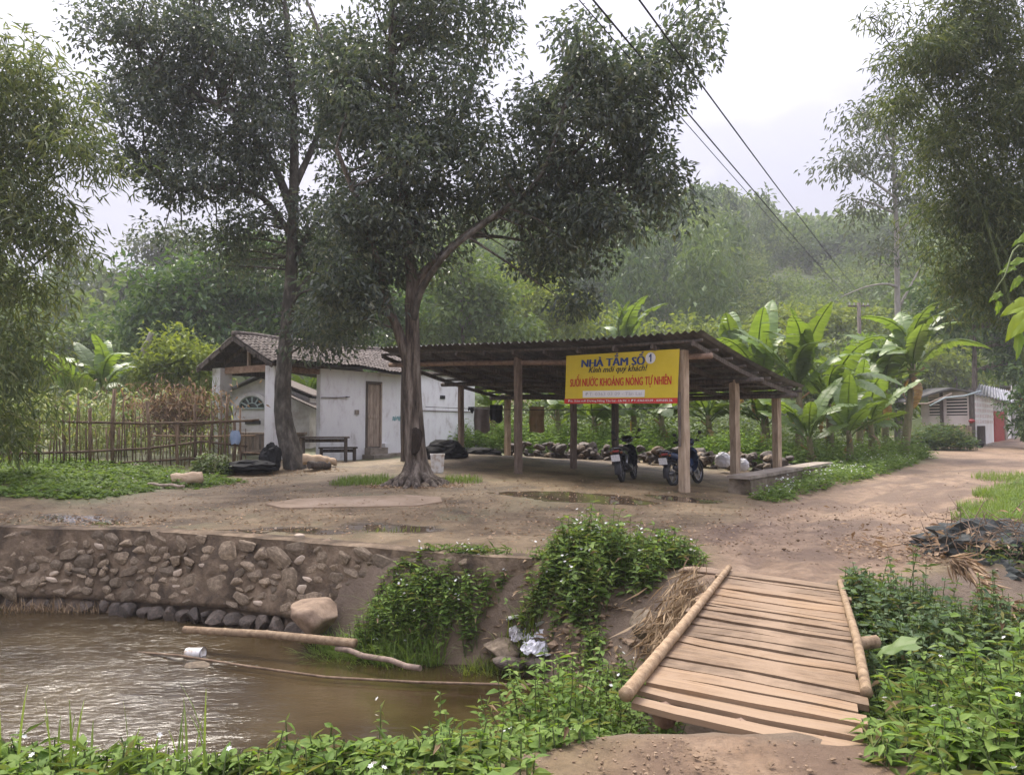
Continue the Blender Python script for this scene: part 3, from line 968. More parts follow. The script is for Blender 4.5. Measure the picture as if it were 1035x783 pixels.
m.tube([q0, q1 + Vector((.02, 0, 0))], .05, 8)
m.build('cross_log', bamboo_mat, bridge, True)

# ------------------------------------------------------------------ open parking shed
U_ = Vector((-.77, .64, 0)); V_ = Vector((.64, .77, 0))
P0 = A(692, 497, 16.1)
C_FR, C_FL = A(707, 336, 15.5), A(383, 354, 21.7)
C_BR, C_BL = A(812, 391, 20.4), A(508, 398, 26.5)
def roof_pt(a, b):
    """a 0 right .. 1 left, b 0 front .. 1 back"""
    p = (C_FR.lerp(C_FL, a)).lerp(C_BR.lerp(C_BL, a), b)
    return p - Vector((0, 0, .10 * 4 * b * (1 - b) + .04 * math.sin(a * 5)))
shed = thing('parking_shed', 'open timber parking shed with a wide sloping corrugated roof in the yard', 'shed', (P0.x, P0.y, P0.z))
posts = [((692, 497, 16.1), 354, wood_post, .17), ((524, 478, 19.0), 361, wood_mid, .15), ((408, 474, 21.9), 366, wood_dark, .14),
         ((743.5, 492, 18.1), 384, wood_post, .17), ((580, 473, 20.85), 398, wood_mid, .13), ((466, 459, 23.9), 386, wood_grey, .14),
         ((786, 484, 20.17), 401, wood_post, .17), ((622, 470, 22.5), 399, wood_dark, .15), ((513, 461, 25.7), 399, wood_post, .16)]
for (bx, by, Yp), ty, mt, wd in posts:
    b0 = A(bx, by, Yp); t0 = A(bx + .3, ty, Yp)
    m = MB()
    zs = [b0.z - .3] + [b0.z + (t0.z - b0.z) * k / 5 for k in range(1, 6)]
    jx = [random.uniform(-.012, .012) for _ in zs]
    ca, sa = math.cos(.65), math.sin(.65)
    for k in range(len(zs) - 1):
        pass
    vs = []
    for z, j in zip(zs, jx):
        for ax, ay in ((-1, -1), (1, -1), (1, 1), (-1, 1)):
            lx, ly = ax * wd / 2, ay * wd / 2
            vs.append(Vector((b0.x + j + lx * ca - ly * sa, b0.y + j + lx * sa + ly * ca, z)))
    fs = [(0, 3, 2, 1), tuple(len(vs) - 4 + k for k in range(4))]
    for k in range(len(zs) - 1):
        for q in range(4):
            a = k * 4 + q; b_ = k * 4 + (q + 1) % 4
            fs.append((a, b_, b_ + 4, a + 4))
    m.add(vs, fs)
    m.build('post', mt, shed)
    if bx == 692:
        m = MB()
        m.bar(b0 + Vector((-.11, -.085, .95)), b0 + Vector((-.11, -.085, 2.1)), .05, .03, (0, 1, 0))
        m.build('cleat', wood_dark, shed)
def under(a, b, d):
    return roof_pt(a, b) - Vector((0, 0, d))
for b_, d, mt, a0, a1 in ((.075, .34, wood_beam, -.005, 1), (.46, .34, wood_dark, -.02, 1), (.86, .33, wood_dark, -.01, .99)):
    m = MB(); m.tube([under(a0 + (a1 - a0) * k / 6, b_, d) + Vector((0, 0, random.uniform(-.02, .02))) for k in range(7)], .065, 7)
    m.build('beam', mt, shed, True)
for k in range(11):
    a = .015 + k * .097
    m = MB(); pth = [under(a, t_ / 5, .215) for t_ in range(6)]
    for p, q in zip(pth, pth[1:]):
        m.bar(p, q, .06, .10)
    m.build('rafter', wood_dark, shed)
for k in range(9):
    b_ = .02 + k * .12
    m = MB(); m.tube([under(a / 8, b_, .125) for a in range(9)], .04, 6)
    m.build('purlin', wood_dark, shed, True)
NS, MS = 10, 3
for i in range(NS):
    for j in range(MS):
        a0, a1 = i / NS - .004, (i + 1) / NS + .006
        b0, b1 = j / MS - (.05 if j else 0), (j + 1) / MS
        m = MB()
        waves = 6; nu = waves * 6
        dz = .012 * (MS - j) + .006 * (i % 2) + random.uniform(-.006, .006)
        for side in (0, 1):
            vs = []
            for q in (0, .5, 1):
                for k in range(nu + 1):
                    p = roof_pt(a0 + (a1 - a0) * k / nu, b0 + (b1 - b0) * q)
                    vs.append(p + Vector((0, 0, .028 * math.cos(k / 6 * 2 * math.pi) + dz - .0 - side * .008)))
            n = nu + 1
            m.add(vs, [(r_ * n + k, r_ * n + k + 1, (r_ + 1) * n + k + 1, (r_ + 1) * n + k) for r_ in range(2) for k in range(nu)])
        m.build('roof_sheet', fibro, shed, True)
# raised earth floor of the shed is part of the ground; low wall along the road side
bw0, bw1 = A(748, 480, 16.6), A(833, 466, 22.8)
zt = .46
bd = Vector((bw1.x - bw0.x, bw1.y - bw0.y, 0)).normalized(); bn = Vector((bd.y, -bd.x, 0))
low = thing('low_wall', 'low rough concrete wall along the road side of the parking shed', 'wall', (bw0.x, bw0.y, 0))
m = MB()
Lb = (Vector((bw1.x, bw1.y, 0)) - Vector((bw0.x, bw0.y, 0))).length
def lowgrid(a, b):
    s = -.05 + a * (Lb + .05)
    p = Vector((bw0.x, bw0.y, 0)) + bd * s
    prof = [(-.27, -.4), (-.24, .1), (-.225, .40), (.225, .40), (.25, .1), (.34, -.4)]
    k = b * 5; i = min(4, int(k)); f = k - i
    w_ = prof[i][0] + (prof[i + 1][0] - prof[i][0]) * f; z = prof[i][1] + (prof[i + 1][1] - prof[i][1]) * f
    nzv = .035 * float(fbm([s * 2.1], [b * 6], s=95)[0])
    flare = .12 * max(0, 1 - s / .5) * max(0, .4 - z)
    return p + bn * (w_ + nzv) + bd * (-flare) + Vector((0, 0, z + nzv * .3))
m.grid(lowgrid, 40, 20)
n = 41
m.f.append(tuple(j * n for j in range(20, -1, -1)))
m.f.append(tuple(j * n + 40 for j in range(21)))
m.build('wall_body', rough_concrete, low, True)
m = MB()
for k in range(8):
    s0, s1 = -.09 + k * (Lb + .12) / 8, -.09 + (k + 1) * (Lb + .12) / 8 - .006
    c0 = Vector((bw0.x, bw0.y, .435)) + bd * s0; c1 = Vector((bw0.x, bw0.y, .435)) + bd * s1
    mm_ = MB(); mm_.bar(c0, c1 + Vector((0, 0, random.uniform(-.006, .006))), .53, .07)
    mm_.build('coping', concrete, low)

# banner on the front beam
bTL, bTR = A(572.5, 359.5, 17.75), A(687, 352.5, 15.98)
bBL, bBR = A(571, 403.5, 17.75), A(685, 402.5, 15.98)
bx_ = (bTR - bTL); Wb = Vector((bx_.x, bx_.y, 0)).length
banner = thing('banner', 'yellow bathhouse banner with blue and red lettering hung under the shed eave', 'banner', bBL)
ex = bx_.normalized(); ez = Vector((0, 0, 1)); ey = ez.cross(ex).normalized()
def bp_(u, v, d=0):
    """u, v in 0..1 on the banner, d towards the viewer"""
    bot = bBL.lerp(bBR, u); top = bTL.lerp(bTR, u)
    return bot.lerp(top, v) - ey * (d + .018 * math.sin(u * 7) * math.sin(v * 3 + .4))
M_yel = mat('banner_yellow', [(.62, .47, .02), (.70, .54, .03)], 2, .5, .05, 6, spec=.4)
M_red = mat('banner_red', [(.50, .035, .03), (.58, .05, .04)], 2, .5, .05, 6)
M_navy = mat('letter_navy', [(.025, .05, .16), (.04, .07, .2)], 3, .5, 0)
M_lred = mat('letter_red', [(.50, .02, .02), (.58, .03, .03)], 3, .5, 0)
M_blk = mat('letter_black', [(.02, .02, .02), (.04, .04, .04)], 3, .5, 0)
M_wht = mat('letter_white', [(.72, .70, .68), (.8, .8, .78)], 3, .5, 0)
M_gry = mat('letter_grey', [(.42, .41, .41), (.5, .5, .5)], 3, .5, 0)
def sheet(name, u0, u1, v0, v1, d, material, th=.004):
    m = MB()
    n = 16
    for dd in (d, d - th):
        m.grid(lambda a, b, dd=dd: bp_(u0 + (u1 - u0) * a, v0 + (v1 - v0) * b, dd), n, 5)
    k = n + 1
    o2 = k * 6
    for i in range(n):
        m.f.append((i, i + o2, i + 1 + o2, i + 1)); m.f.append((5 * k + i, 5 * k + i + 1, 5 * k + i + 1 + o2, 5 * k + i + o2))
    return m.build(name, material, banner)
sheet('banner_sheet', 0, 1, .0, 1, .0, M_yel)
RB = .145
sheet('red_strip', -.004, 1.0, -.10, .012, .006, M_red)
sheet('patch_strip', .175, .725, .035, .185, .006, M_wht)
font_cache = {}
def text_mesh(text, shear):
    cu = bpy.data.curves.new('text', 'FONT')
    cu.body = text
    cu.size = 1
    cu.shear = shear
    cu.resolution_u = 2
    to = bpy.data.objects.new('text', cu)
    COL.objects.link(to)
    dg = bpy.context.evaluated_depsgraph_get()
    ev = to.evaluated_get(dg)
    me = ev.to_mesh()
    co = [tuple(v.co) for v in me.vertices]; fs = [tuple(p.vertices) for p in me.polygons]
    ev.to_mesh_clear()
    bpy.data.objects.remove(to); bpy.data.curves.remove(cu)
    return co, fs
def lettering(text, u0, u1, v0, v1, material, bold=0.0, shear=0.0, d=.011, name='lettering'):
    hooks = {'Ớ': ('Ó', .72), 'ờ': ('ò', .54), 'Ờ': ('Ò', .72)}
    plain = ''.join(hooks[c][0] if c in hooks else c for c in text)
    co, fs = text_mesh(plain, shear)
    for k, c in enumerate(text):                        # the little horn of O-horn letters
        if c in hooks:
            xr = max(q[0] for q in text_mesh(plain[:k + 1], shear)[0]); h = hooks[c][1]
            n = len(co)
            co += [(xr - .13, h - .06, 0), (xr - .02, h - .14, 0), (xr + .07, h + .04, 0), (xr + .02, h + .08, 0), (xr - .02, h - .03, 0)]
            fs.append((n, n + 1, n + 2, n + 3, n + 4))
    co = np.array(co)
    lo, hi_ = co.min(0), co.max(0)
    m = MB()
    vs = []
    for q_, sh in enumerate((0, -1, 1) if bold else (0,)):   # heavier strokes: the letters three times side by side
        vs = []
        for x, y, _ in co:
            u = u0 + (x + sh * bold - lo[0]) / (hi_[0] - lo[0]) * (u1 - u0)
            v = v0 + (y - lo[1]) / (hi_[1] - lo[1]) * (v1 - v0)
            vs.append(bp_(u, v, d + q_ * .0006))
        m.add(vs, fs)
    o = m.build(name, material, banner); o['kind'] = 'stuff'
    return o
lettering('NHÀ TẮM SỐ', .155, .715, .715, .985, M_navy, .05)
m = MB()
Hb = (bTL - bBL).length
c_ = [(.765 + .042 * math.cos(k * .2618), .845 + .042 * Wb / Hb * math.sin(k * .2618)) for k in range(24)]
m.add([bp_(u, v, .008) for u, v in c_], [tuple(range(24))])
m.build('white_disc', M_wht, banner)
m = MB()
m.add([bp_(u, v, .0115) for u, v in ((.7625, .765), (.774, .765), (.774, .93), (.7645, .93), (.752, .882), (.7535, .855), (.7625, .885))], [(0, 1, 2, 3, 6), (3, 4, 5, 6)])
m.build('numeral', M_navy, banner)
lettering('Kính mời quý khách!', .225, .74, .545, .715, M_blk, .02, .3)
lettering('SUỐI NƯỚC KHOÁNG NÓNG TỰ NHIÊN', .05, .945, .235, .56, M_lred, .03)
lettering('ĐT: 0363 03 09 - Tân Lai', .20, .70, .075, .15, M_gry, 0)
lettering('Đ/c: Xóm mới Dương Nông Tân Lai - Lh Mr. I. ĐT: 0363.03.09 - 039.035.26', .035, .96, -.075, -.012, M_wht, .02)

# ------------------------------------------------------------------ motorbikes under the shed
M_amber = mat('amber_lens', [(.16, .05, .01), (.2, .07, .015)], 4, .3, 0, spec=.5)
def motorbike(label, base, heading, body_mat, lean=.0):
    t = thing('motorbike', label, 'motorbike', base, heading, 'motorbikes parked under the shed')
    t.rotation_euler = (lean, 0, heading)
    reg(t, Matrix.Translation(base) @ Matrix.Rotation(heading, 4, 'Z') @ Matrix.Rotation(lean, 4, 'X'))
    RX = Matrix.Rotation(R(90), 3, 'X')
    fx, rx, wr = .62, -.60, .285
    steer = .3
    for x, nm in ((fx, 'wheel'), (rx, 'wheel')):
        m = MB(); m.lathe([(.05, -.05), (.05, .05)], (x, 0, wr), 10, RX)
        for k in range(10):
            a = k * .6283
            m.bar((x + .04 * math.cos(a), 0, wr + .04 * math.sin(a)), (x + .225 * math.cos(a), 0, wr + .225 * math.sin(a)), .012, .012, (0, 1, 0))
        wh = m.build(nm, metal_grey, t, local=True)
        m = MB(); m.torus((x, 0, wr), .245, .042, 24, 8, RX); m.build('tyre', rubber, wh, True, True)
        m = MB(); m.torus((x, 0, wr), .215, .017, 24, 5, RX); m.build('rim', metal_grey, wh, True, True)
    def shell(name, secs, material, n=10):
        """lofted body: (x, z centre, half width, half height)"""
        m = MB(); vs = []
        for x, z, hw, hh in secs:
            for k in range(n):
                a = 2 * math.pi * k / n
                c, s_ = math.cos(a), math.sin(a)
                vs.append((x, hw * abs(c) ** .7 * (1 if c > 0 else -1), z + hh * abs(s_) ** .8 * (1 if s_ > 0 else -1)))
        fs = [(i * n + k, i * n + (k + 1) % n, (i + 1) * n + (k + 1) % n, (i + 1) * n + k) for i in range(len(secs) - 1) for k in range(n)]
        fs += [tuple(range(n)), tuple(range(len(vs) - n, len(vs)))]
        m.add(vs, fs)
        return m.build(name, material, t, True, True)
    shell('tail_fairing', [(-.86, .77, .04, .03), (-.74, .73, .10, .07), (-.45, .66, .135, .10), (-.15, .58, .125, .12), (.0, .50, .10, .12)], body_mat)
    shell('seat', [(-.78, .815, .08, .025), (-.6, .80, .13, .045), (-.3, .77, .14, .05), (.0, .73, .11, .05), (.1, .70, .06, .03)], black_plastic)
    shell('centre_cover', [(-.05, .48, .09, .12), (.15, .44, .08, .10), (.34, .52, .10, .12), (.40, .60, .1, .14)], body_mat)
    shell('leg_shield', [(.30, .55, .22, .26), (.37, .60, .20, .28), (.44, .66, .12, .2)], body_mat)
    shell('engine', [(-.2, .33, .11, .08), (-.05, .31, .15, .11), (.12, .32, .13, .1), (.22, .36, .08, .07)], metal_grey)
    shell('handlebar_cover', [(.26, .98, .09, .05), (.34, 1.0, .15, .08), (.43, .97, .1, .07), (.47, .95, .05, .04)], body_mat)
    m = MB(); m.lathe([(.075, 0), (.07, .03), (.04, .045)], (.45, 0, .95), 14, Matrix.Rotation(R(90), 3, 'Y')); m.build('headlight', glass_lamp, t, True, True)
    m = MB(); m.tube([(.22, -.34, 1.0), (.30, -.2, 1.02), (.32, 0, 1.0), (.30, .2, 1.02), (.22, .34, 1.0)], .014, 7)
    hb = m.build('handlebar', metal_grey, t, True, True)
    for s_ in (-1, 1):
        m = MB(); m.tube([(.22, s_ * .34, 1.0), (.27, s_ * .235, 1.012)], .021, 8); m.build('grip', rubber, hb, True, True)
        m = MB(); m.tube([(.29, s_ * .22, 1.02), (.30, s_ * .3, 1.16)], .007, 5)
        m.lathe([(.02, -.015), (.045, -.008), (.047, .01), (.04, .014)], (.30, s_ * .33, 1.19), 12, Matrix.Rotation(R(90), 3, 'Y'))
        m.build('mirror', black_plastic, t, True, True)
        m = MB(); m.tube([(.38, s_ * .1, .72), (.62, s_ * .1, .285)], [.022, .03], 7); m.build('fork', metal_grey, t, True, True)
        m = MB(); m.tube([(.05, s_ * .09, .3), (-.6, s_ * .1, .285)], .022, 6); m.build('swingarm', black_plastic, t, True, True)
        m = MB(); m.tube([(-.56, s_ * .125, .3), (-.44, s_ * .13, .62)], .035, 8); m.build('shock_absorber', metal_grey, t, True, True)
        m = MB(); m.lathe([(.028, -.02), (.034, 0), (.02, .03)], (-.86, s_ * .12, .70), 8, Matrix.Rotation(R(-90), 3, 'Y')); m.build('indicator', M_amber, t, True, True)
    def fender(name, cx, rad, a0, a1, wd):
        m = MB()
        m.grid(lambda a, b: Vector((cx + (rad - .03 * (2 * b - 1) ** 2) * math.cos(a0 + (a1 - a0) * a), wd * (2 * b - 1), wr + (rad - .03 * (2 * b - 1) ** 2) * math.sin(a0 + (a1 - a0) * a))), 10, 4)
        m.build(name, black_plastic, t, True, True)
    fender('front_fender', fx, .325, R(20), R(150), .065)
    fender('rear_fender', rx, .335, R(60), R(195), .075)
    m = MB(); m.box((-.88, 0, .735), (.03, .15, .05)); m.build('taillight', red_plastic, t, local=True)
    m = MB(); m.box((-.985, 0, .58), (.01, .20, .15), Matrix.Rotation(R(-14), 3, 'Y')); m.build('number_plate', plate_mat, t, local=True)
    m = MB(); m.tube([(-.80, 0, .72), (-.925, 0, .62), (-.92, 0, .48)], [.05, .06, .05], 6); m.build('plate_bracket', black_plastic, t, True, True)
    m = MB(); m.tube([(.1, -.13, .24), (-.2, -.16, .24), (-.35, -.17, .29), (-.82, -.18, .42)], [.022, .024, .045, .05], 9); m.build('exhaust', black_plastic, t, True, True)
    m = MB(); m.tube([(-.72, -.11, .76), (-.9, -.1, .80), (-.93, 0, .81), (-.9, .1, .80), (-.72, .11, .76)], .013, 6); m.build('grab_rail', metal_grey, t, True, True)
    m = MB(); m.tube([(-.05, .1, .26), (-.15, .24, .02)], .013, 6); m.build('kickstand', metal_grey, t, True, True)
    return t
b1 = G(629, 487); b2 = G(681, 490.5)
def along(base, hd, x):
    return Vector((base.x - math.cos(hd) * x, base.y - math.sin(hd) * x, 0))
for lab, bb, hd, bm_ in (('black motorbike parked on the left beside the dark post, its grey plate showing', b1, R(68), paint_black),
                         ('blue black motorbike parked on the right, partly hidden by the front shed post', b2, R(50), paint_blue)):
    c0 = along(bb, hd, -.60)
    c0.z = Hs(c0.x, c0.y) - .01
    motorbike(lab, c0, hd, bm_, R(-6))

# ------------------------------------------------------------------ laundry line in the shed
l0, l1 = A(430, 411, 26.2), A(700, 411, 22.6)
m = MB(); m.tube([l0.lerp(l1, k / 10) - Vector((0, 0, .10 * 4 * (k / 10) * (1 - k / 10))) for k in range(11)], .012, 5)
tag(m.build('washing_line', black_plastic), 'dark washing line strung across the back of the parking shed', 'washing line')
def cloth(name, label, px0, px1, py0, py1, Y, material, ragged=.06):
    m = MB()
    c0 = A((px0 + px1) / 2, py0, Y)
    def fn(a, b):
        p0 = A(px0 + (px1 - px0) * a, py0, Y); p1 = A(px0 + (px1 - px0) * a, py1, Y)
        p = p0.lerp(p1, b)
        k = .03 + .05 * b
        return p + Vector((.01 * math.sin(b * 9), k * math.sin(a * 9 + b), ragged * math.sin(a * 7) * b))
    m.grid(fn, 12, 8)
    vs = [Vector(v) + Vector((0, .015, 0)) for v in m.v]; fs = [tuple(reversed(f)) for f in m.f]
    m.add(vs, fs)
    return tag(m.build(name, material, None, True), label, 'laundry')
c_grey = mat('grey_cloth', [(.16, .14, .13), (.24, .21, .2)], 5, .95, .3, 40)
c_black = mat('black_cloth', [(.015, .016, .02), (.035, .035, .04)], 5, .95, .2, 40)
c_tan = mat('tan_towel', [(.23, .16, .08), (.36, .26, .13), (.42, .22, .14)], 3, .95, .4, 40)
cloth('trousers', 'grey brown trousers hanging on the washing line beside the white wall', 479, 495, 411, 436, 25.6, c_grey)
cloth('shirt', 'black shirt hanging on the washing line between the two back posts', 495, 508, 409, 426, 25.4, c_black)
cloth('shirt', 'small dark top bunched at the left end of the washing line', 473, 479, 411, 416, 25.5, c_black)
cloth('towel', 'tan and reddish towel hanging alone on the washing line', 535, 550, 411, 437, 24.8, c_tan, .02)
# ------------------------------------------------------------------ white bathhouse with its tiled porch
HD = Vector((.58, .81, 0)).normalized(); HG = Vector((-.81, .58, 0)).normalized()
PR = A(280, 462, 22.3); PR.z = .62
def hp(s, g, z):
    """s along the house, g back from its front, z height"""
    return Vector((PR.x, PR.y, 0)) + HD * s + HG * g + Vector((0, 0, z))
house = thing('bathhouse', 'whitewashed bathhouse with a tiled gable roof and open porch behind the leaning tree', 'house', (PR.x, PR.y, .55))
GW = 2.9
EZ, RZ = 3.44, 4.20
for (s, g, py0) in ((0, .12, 0), (0, GW - .12, 0)):
    m = MB()
    b0 = hp(s, g, .2)
    m.bar(hp(s, g, .2), hp(s, g, EZ - .10), .42, .42, tuple(HD))
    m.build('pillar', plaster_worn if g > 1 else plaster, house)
for s in (.02,):
    m = MB(); m.bar(hp(s, .34, EZ - .18), hp(s, GW - .34, EZ - .18), .16, .2); m.build('tie_beam', wood_beam, house)
m = MB(); m.bar(hp(.22, .12, EZ - .22), hp(1.6, .12, EZ - .22), .14, .16); m.build('eave_beam', wood_beam, house)
m = MB(); m.bar(hp(.22, GW - .12, EZ - .22), hp(1.6, GW - .12, EZ - .22), .14, .16); m.build('eave_beam', wood_dark, house)
m = MB(); m.bar(hp(.02, GW / 2, EZ - .08), hp(.02, GW / 2, RZ - .22), .08, .08, tuple(HD)); m.build('king_post', wood_grey, house)
for g0, g1 in ((.1, GW / 2), (GW - .1, GW / 2)):
    m = MB(); m.bar(hp(.02, g0, EZ - .02), hp(.02, g1, RZ - .16), .08, .1); m.build('truss_rafter', wood_dark, house)
# walls of the closed room, with a real doorway
S0, S1 = 1.58, 5.75
D0, D1, DZ0, DZ1 = 3.50, 4.20, .83, 2.98
TH = .18
def slab(name, a0, a1, g0, g1, z0, z1, material, parent):
    m = MB()
    vs = [hp(a, g, z) for z in (z0, z1) for g in (g0, g1) for a in (a0, a1)]
    m.add(vs, [(0, 2, 3, 1), (4, 5, 7, 6), (0, 1, 5, 4), (2, 6, 7, 3), (0, 4, 6, 2), (1, 3, 7, 5)])
    return m.build(name, material, parent)
WT = EZ - .12
slab('wall', S0, D0, 0, TH, .2, WT, plaster, house)
slab('wall', D1, S1, 0, TH, .2, WT, plaster, house)
slab('wall', D0, D1, 0, TH, DZ1, WT, plaster, house)
ew = Vector((-.17, .985, 0))
e0 = hp(S0, TH, 0); e1 = e0 + ew * 2.4; bk1 = hp(S1, GW, 0)
for pa, pb in ((e0, e1), (e1, bk1)):
    m = MB(); dd_ = (pb - pa).normalized(); nn_ = Vector((dd_.y, -dd_.x, 0)) * TH
    if pa is e1: nn_ = nn_ * 1
    q = [pa, pb, pb + nn_, pa + nn_]
    m.add([v + Vector((0, 0, .2)) for v in q] + [v + Vector((0, 0, WT - .01)) for v in q], [(3, 2, 1, 0), (4, 5, 6, 7), (0, 1, 5, 4), (1, 2, 6, 5), (2, 3, 7, 6), (3, 0, 4, 7)])
    m.build('wall', plaster, house)
slab('wall', S1 - TH, S1, TH, GW, .2, WT, plaster, house)
slab('plinth', D1 + .1, S1 + .04, -.22, -.003, .25, .62, concrete, house)
slab('pilaster', D1 + .06, D1 + .34, -.14, -.002, .62, .95, plaster, house)
slab('step', D0 - .15, D1 + .08, -.55, -.003, .25, .60, concrete, house)
slab('step', D0 - .05, D1 + .05, -.28, -.006, .60, .82, concrete, house)
m = MB()
dr = slab('door', D0 + .07, D1 - .05, .05, .09, DZ0, DZ1 - .05, wood_grey, house)
for k in range(4):
    a0 = D0 + .075 + k * .145
    slab('door_board', a0, a0 + .137, .032, .05, DZ0 + .02, DZ1 - .07, wood_grey, dr)
slab('door_ledge', D0 + .08, D1 - .06, .018, .032, 1.80, 1.90, wood_grey, dr)
slab('door_frame', D0 - .02, D0 + .07, -.02, .1, DZ0 - .01, DZ1, wood_dark, house)
slab('door_frame', D1 - .05, D1 + .02, -.02, .1, DZ0 - .01, DZ1, wood_grey, house)
slab('door_frame', D0 - .02, D1 + .02, -.015, .1, DZ1 - .05, DZ1 + .04, wood_dark, house)
slab('switch_box', 3.0, 3.16, -.04, -.002, 1.92, 2.06, concrete, house)
m = MB(); m.tube([hp(1.6, -.03, 2.42), hp(2.2, -.03, 2.43), hp(2.75, -.04, 2.47)], .014, 5); m.build('wall_pipe', wood_dark, house)
m = MB(); m.lathe([(.0, -.01), (.05, 0), (.04, .02)], hp(2.62, -.05, 2.46), 8); m.build('pipe_joint', black_plastic, house)
# faded blue paint mark by the door
M_bl = mat('faded_blue_mark', [(.35, .42, .42), (.12, .30, .32)], 14, .9, 0, spread=(.4, .55))
m = MB(); rr_ = random.Random(3)
for k in range(7):
    a = 4.72 + k * .055
    m.add([hp(a + dx, -.004 - k * .0004, 1.72 + dz + rr_.uniform(-.03, .05)) for dx, dz in ((0, 0), (.05, .01), (.07, .14), (.02, .12))], [(0, 1, 2, 3)])
m.build('painted_mark', M_bl, house)
# roof: two tiled slopes over room and porch, with boards under them
SR0, SR1 = -.55, S1 + .12
def slope(side):
    g_e = -.42 if side == 0 else GW + .42
    g_r = GW / 2
    def P(s, t):                                        # t 0 eave .. 1 ridge
        g = g_e + (g_r - g_e) * t
        sag = .05 * math.sin(s * .9) * (1 - t) + .025 * math.sin(s * 2.3 + 1)
        return hp(s, g, EZ - .06 + (RZ - EZ + .10) * t + sag)
    m = MB(); m.grid(lambda a, b: P(SR0 + .06 + (SR1 - SR0 - .12) * a, b) - Vector((0, 0, .05)), 12, 3)
    m.build('roof_boarding', wood_dark, house)
    m = MB(); rt = random.Random(side)
    ncol, ncr = 44, 10
    wv = (SR1 - SR0) / ncol
    for i in range(ncol):
        for j in range(ncr):
            s0 = SR0 + i * wv + rt.uniform(-.012, .012); t0, t1 = j / ncr - .02, (j + 1) / ncr + .035
            lift0 = .028 + rt.uniform(0, .02); lift1 = .004
            vs = []
            for t_, lf in ((t0, lift0), (t1, lift1)):
                for k in range(4):
                    a = k / 3
                    vs.append(P(s0 + wv * 1.12 * a, t_) + Vector((0, 0, lf + .055 * math.sin(math.pi * a))))
            m.add(vs, [(k, k + 1, k + 5, k + 4) for k in range(3)])
    o = m.build('roof_tiles', tile_mat, house); o['kind'] = 'stuff'
    for s in (SR0,):
        m = MB(); m.bar(P(s + .02, 0) - Vector((0, 0, .09)), P(s + .02, 1) - Vector((0, 0, .09)), .05, .12); m.build('barge_board', wood_dark, house)
    for t_ in (.08, .38, .68):
        m = MB(); m.bar(P(SR0 - .08, t_) - Vector((0, 0, .11)), P(1.7, t_) - Vector((0, 0, .11)), .07, .09); m.build('purlin', wood_dark, house)
slope(0); slope(1)
m = MB(); m.tube([hp(SR0 + (SR1 - SR0) * k / 9, GW / 2, RZ + .10 + .02 * math.sin(k * 1.7)) for k in range(10)], .09, 7); m.build('ridge_cap', tile_mat, house, True)
# gable triangle above the far room wall
m = MB(); m.add([hp(S0, .1, WT), hp(S0, GW - .1, WT), hp(S0, GW / 2, RZ - .1), hp(S0 + .1, .1, WT), hp(S0 + .1, GW - .1, WT), hp(S0 + .1, GW / 2, RZ - .1)],
               [(0, 1, 2), (5, 4, 3), (0, 3, 4, 1), (1, 4, 5, 2), (2, 5, 3, 0)])
m.build('gable', wood_dark, house)
# right wing, flat roofed
wing = thing('bath_wing', 'plain white wing of the bathhouse running back to the right behind the main tree', 'house', hp(7.8, 0, .55))
slab('wall', S1 + .02, 9.55, .22, .40, .2, 3.42, plaster, wing)
slab('wall', 9.37, 9.55, .40, GW + .3, .2, 3.42, plaster, wing)
slab('wall', S1 + .02, 9.55, GW + .3, GW + .48, .2, 3.42, plaster, wing)
slab('roof_slab', S1 + .05, 9.68, .10, GW + .6, 3.42, 3.52, concrete, wing)
slab('vent', 7.45, 7.72, .19, .218, 2.55, 2.68, black_plastic, wing)
m = MB(); m.tube([hp(6.0, .19, 2.10), hp(7.5, .2, 2.09), hp(9.4, .19, 2.08)], .016, 5); m.build('pipe', wood_dark, wing)
slab('step_block', 8.85, 9.6, -.15, .217, .2, .88, plaster, wing)

# ---- old outbuilding with the arched window behind the porch
OY = 29.5
def op(px, py, dy=0):
    return A(px, py, OY + dy)
ob = thing('outbuilding', 'small old outbuilding with an arched fan window seen through the porch', 'outbuilding', op(268, 460))
gx0, gx1, gz0 = op(232, 460).x, op(313, 460).x, op(268, 463).z - .3
eL, aP, eR = op(232, 396), op(264, 382), op(313, 402)
m = MB()
outl = [Vector((gx0, OY, gz0)), Vector((gx1, OY, gz0)), eR, aP, eL]
m.add(outl + [p + Vector((0, 3.4, 0)) for p in outl], [(0, 1, 2, 3, 4), (9, 8, 7, 6, 5), (0, 5, 6, 1), (1, 6, 7, 2), (4, 9, 5, 0)])
m.build('wall', plaster_old, ob)
def roofstrip(name, pa, pb, mt, over=.35, th=.06):
    m = MB(); d = (pb - pa)
    q = [pa + Vector((0, -over, .05)), pb + Vector((0, -over, .05)), pb + Vector((0, 3.7, .05)), pa + Vector((0, 3.7, .05))]
    m.add(q + [p + Vector((0, 0, th)) for p in q], [(3, 2, 1, 0), (4, 5, 6, 7), (0, 1, 5, 4), (1, 2, 6, 5), (2, 3, 7, 6), (3, 0, 4, 7)])
    return m.build(name, mt, ob)
roofstrip('roof_slope', op(226, 400), op(264, 381), fibro)
roofstrip('roof_slope', op(264, 380), op(318, 402), wood_dark)
roofstrip('lean_to_roof', op(289, 400, -.6), op(324, 416, -.6), wood_dark, .5)
